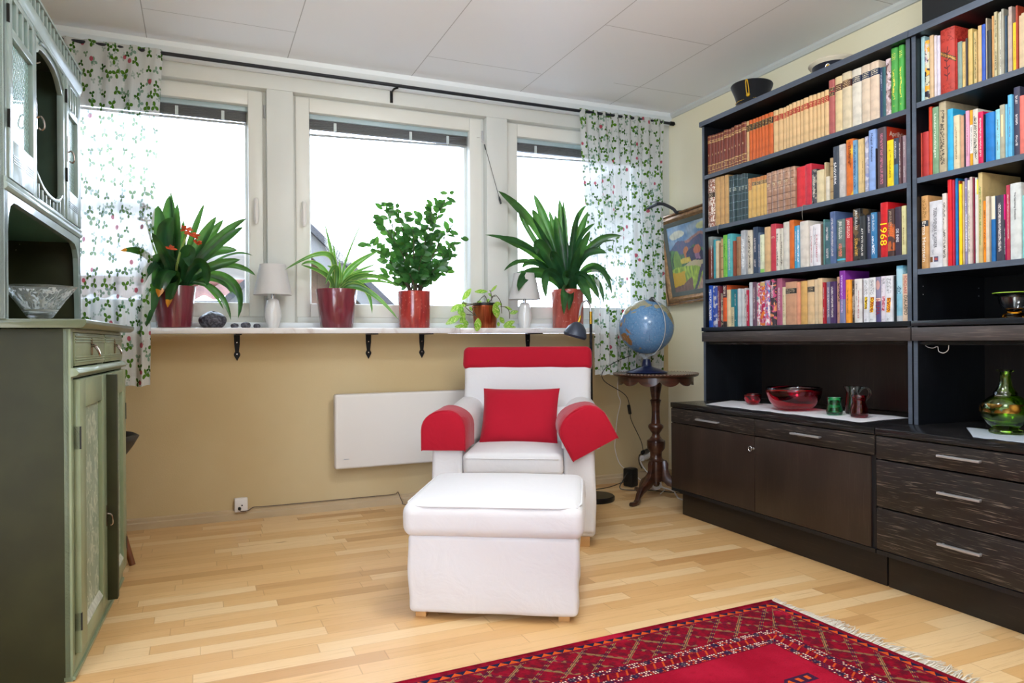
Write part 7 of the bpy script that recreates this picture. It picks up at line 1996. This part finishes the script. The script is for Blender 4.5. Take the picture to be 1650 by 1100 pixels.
m.build('purlin_ends', mat('purlin', '4c4038', .8), t)
# tile-roofed house behind, to the left
t = empty('tiled_house', (-3.0, 12.0, -3.0), 0, 'low house with orange-red clay tile roof outside the left window', 'house')
m = MB(); W_ = 3.9; H0 = 4.62; N = 130
def rf2(u, v):
    x = -2.5+u*(W_+2.5); yv = v*2.6; st = (yv/.32) % 1.0
    return (x, yv-.1, H0+yv*.16+.035*math.sin(x/.30*6.283)+.030*(1-st))
m.grid(rf2, 190, 64); m.build('tile_roof', M_['tiles'], t, smooth=True, fixn=False, edge=180)
MB().tube([(-2.5, 2.5, H0+.44), (W_, 2.5, H0+.44)], .10, 12).build('ridge', M_['tiles'], t, smooth=True)
B(-2.3, W_-.2, .2, 2.4, 0, H0-.03).build('wall', mat('plaster_white', '58544c', .8), t)
B(-2.5, W_, -.16, -.10, H0-.14, H0-.02).build('gutter', M_['rake'], t)
# leafy shrubs in the yard below
M_['shrub'] = leaf_mat('yard_leaf', '344c14', '4c5c20')
for i, (x, y, z, r_, lab) in enumerate(((.045, 8.2, 1.04, .30, 'yellow-green bush below the tile-roofed house outside'), (.95, 7.4, .75, .30, 'low green bush outside beyond the gabled house wall'), (2.04, 8.3, 1.08, .28, 'small dark green treetop outside behind the ficus'))):
    t = empty('garden_bush', (x, y, -3.0), 0, lab, 'bush', 'bushes outside the window'); m = MB(); rr = random.Random(i)
    for k in range(260):
        a = rr.uniform(0, 6.28); e = rr.uniform(-1, 1.4); q = rr.random()**.4*r_; p = Vector((q*math.cos(a)*math.cos(e), q*math.sin(a)*math.cos(e), z+3.0+q*math.sin(e)*.8))
        oval(m, p, Vector((rr.uniform(-1, 1), rr.uniform(-1, 1), rr.uniform(-.6, 1))), Vector((rr.uniform(-1, 1), -1, .5)), .09, .05)
    m.build('foliage', M_['shrub'], t, smooth=True, fixn=False, edge=180); MB().tube([(0, 0, 0), (0, 0, z+3.0)], [.08, .04], 8).build('trunk', M_['stem'], t)
# balcony ledge outside the middle window
B(-6, 12, 4.6, 60, -3.2, -3.0)
o = struct(B(-30, 40, 4.6, 90, -3.2, -3.0).build('ground_outside', mat('ground_outside', 'd0d8e0', .9)))
o = tag(B(-.0, 1.0, 0, .12, 0, .03).build('roof_vent', mat('vent_grey', '5c6068', .5), loc=(.62, 4.75, 1.14), bevel=.01), 'grey metal ledge just outside the bottom of the middle window', 'ledge')
B(0, .96, .02, .10, -.05, -.02).build('lower_ledge', M_['fascia'], o)
B(.02, .98, .05, .08, -4.1, 0).build('support', M_['rake'], o)
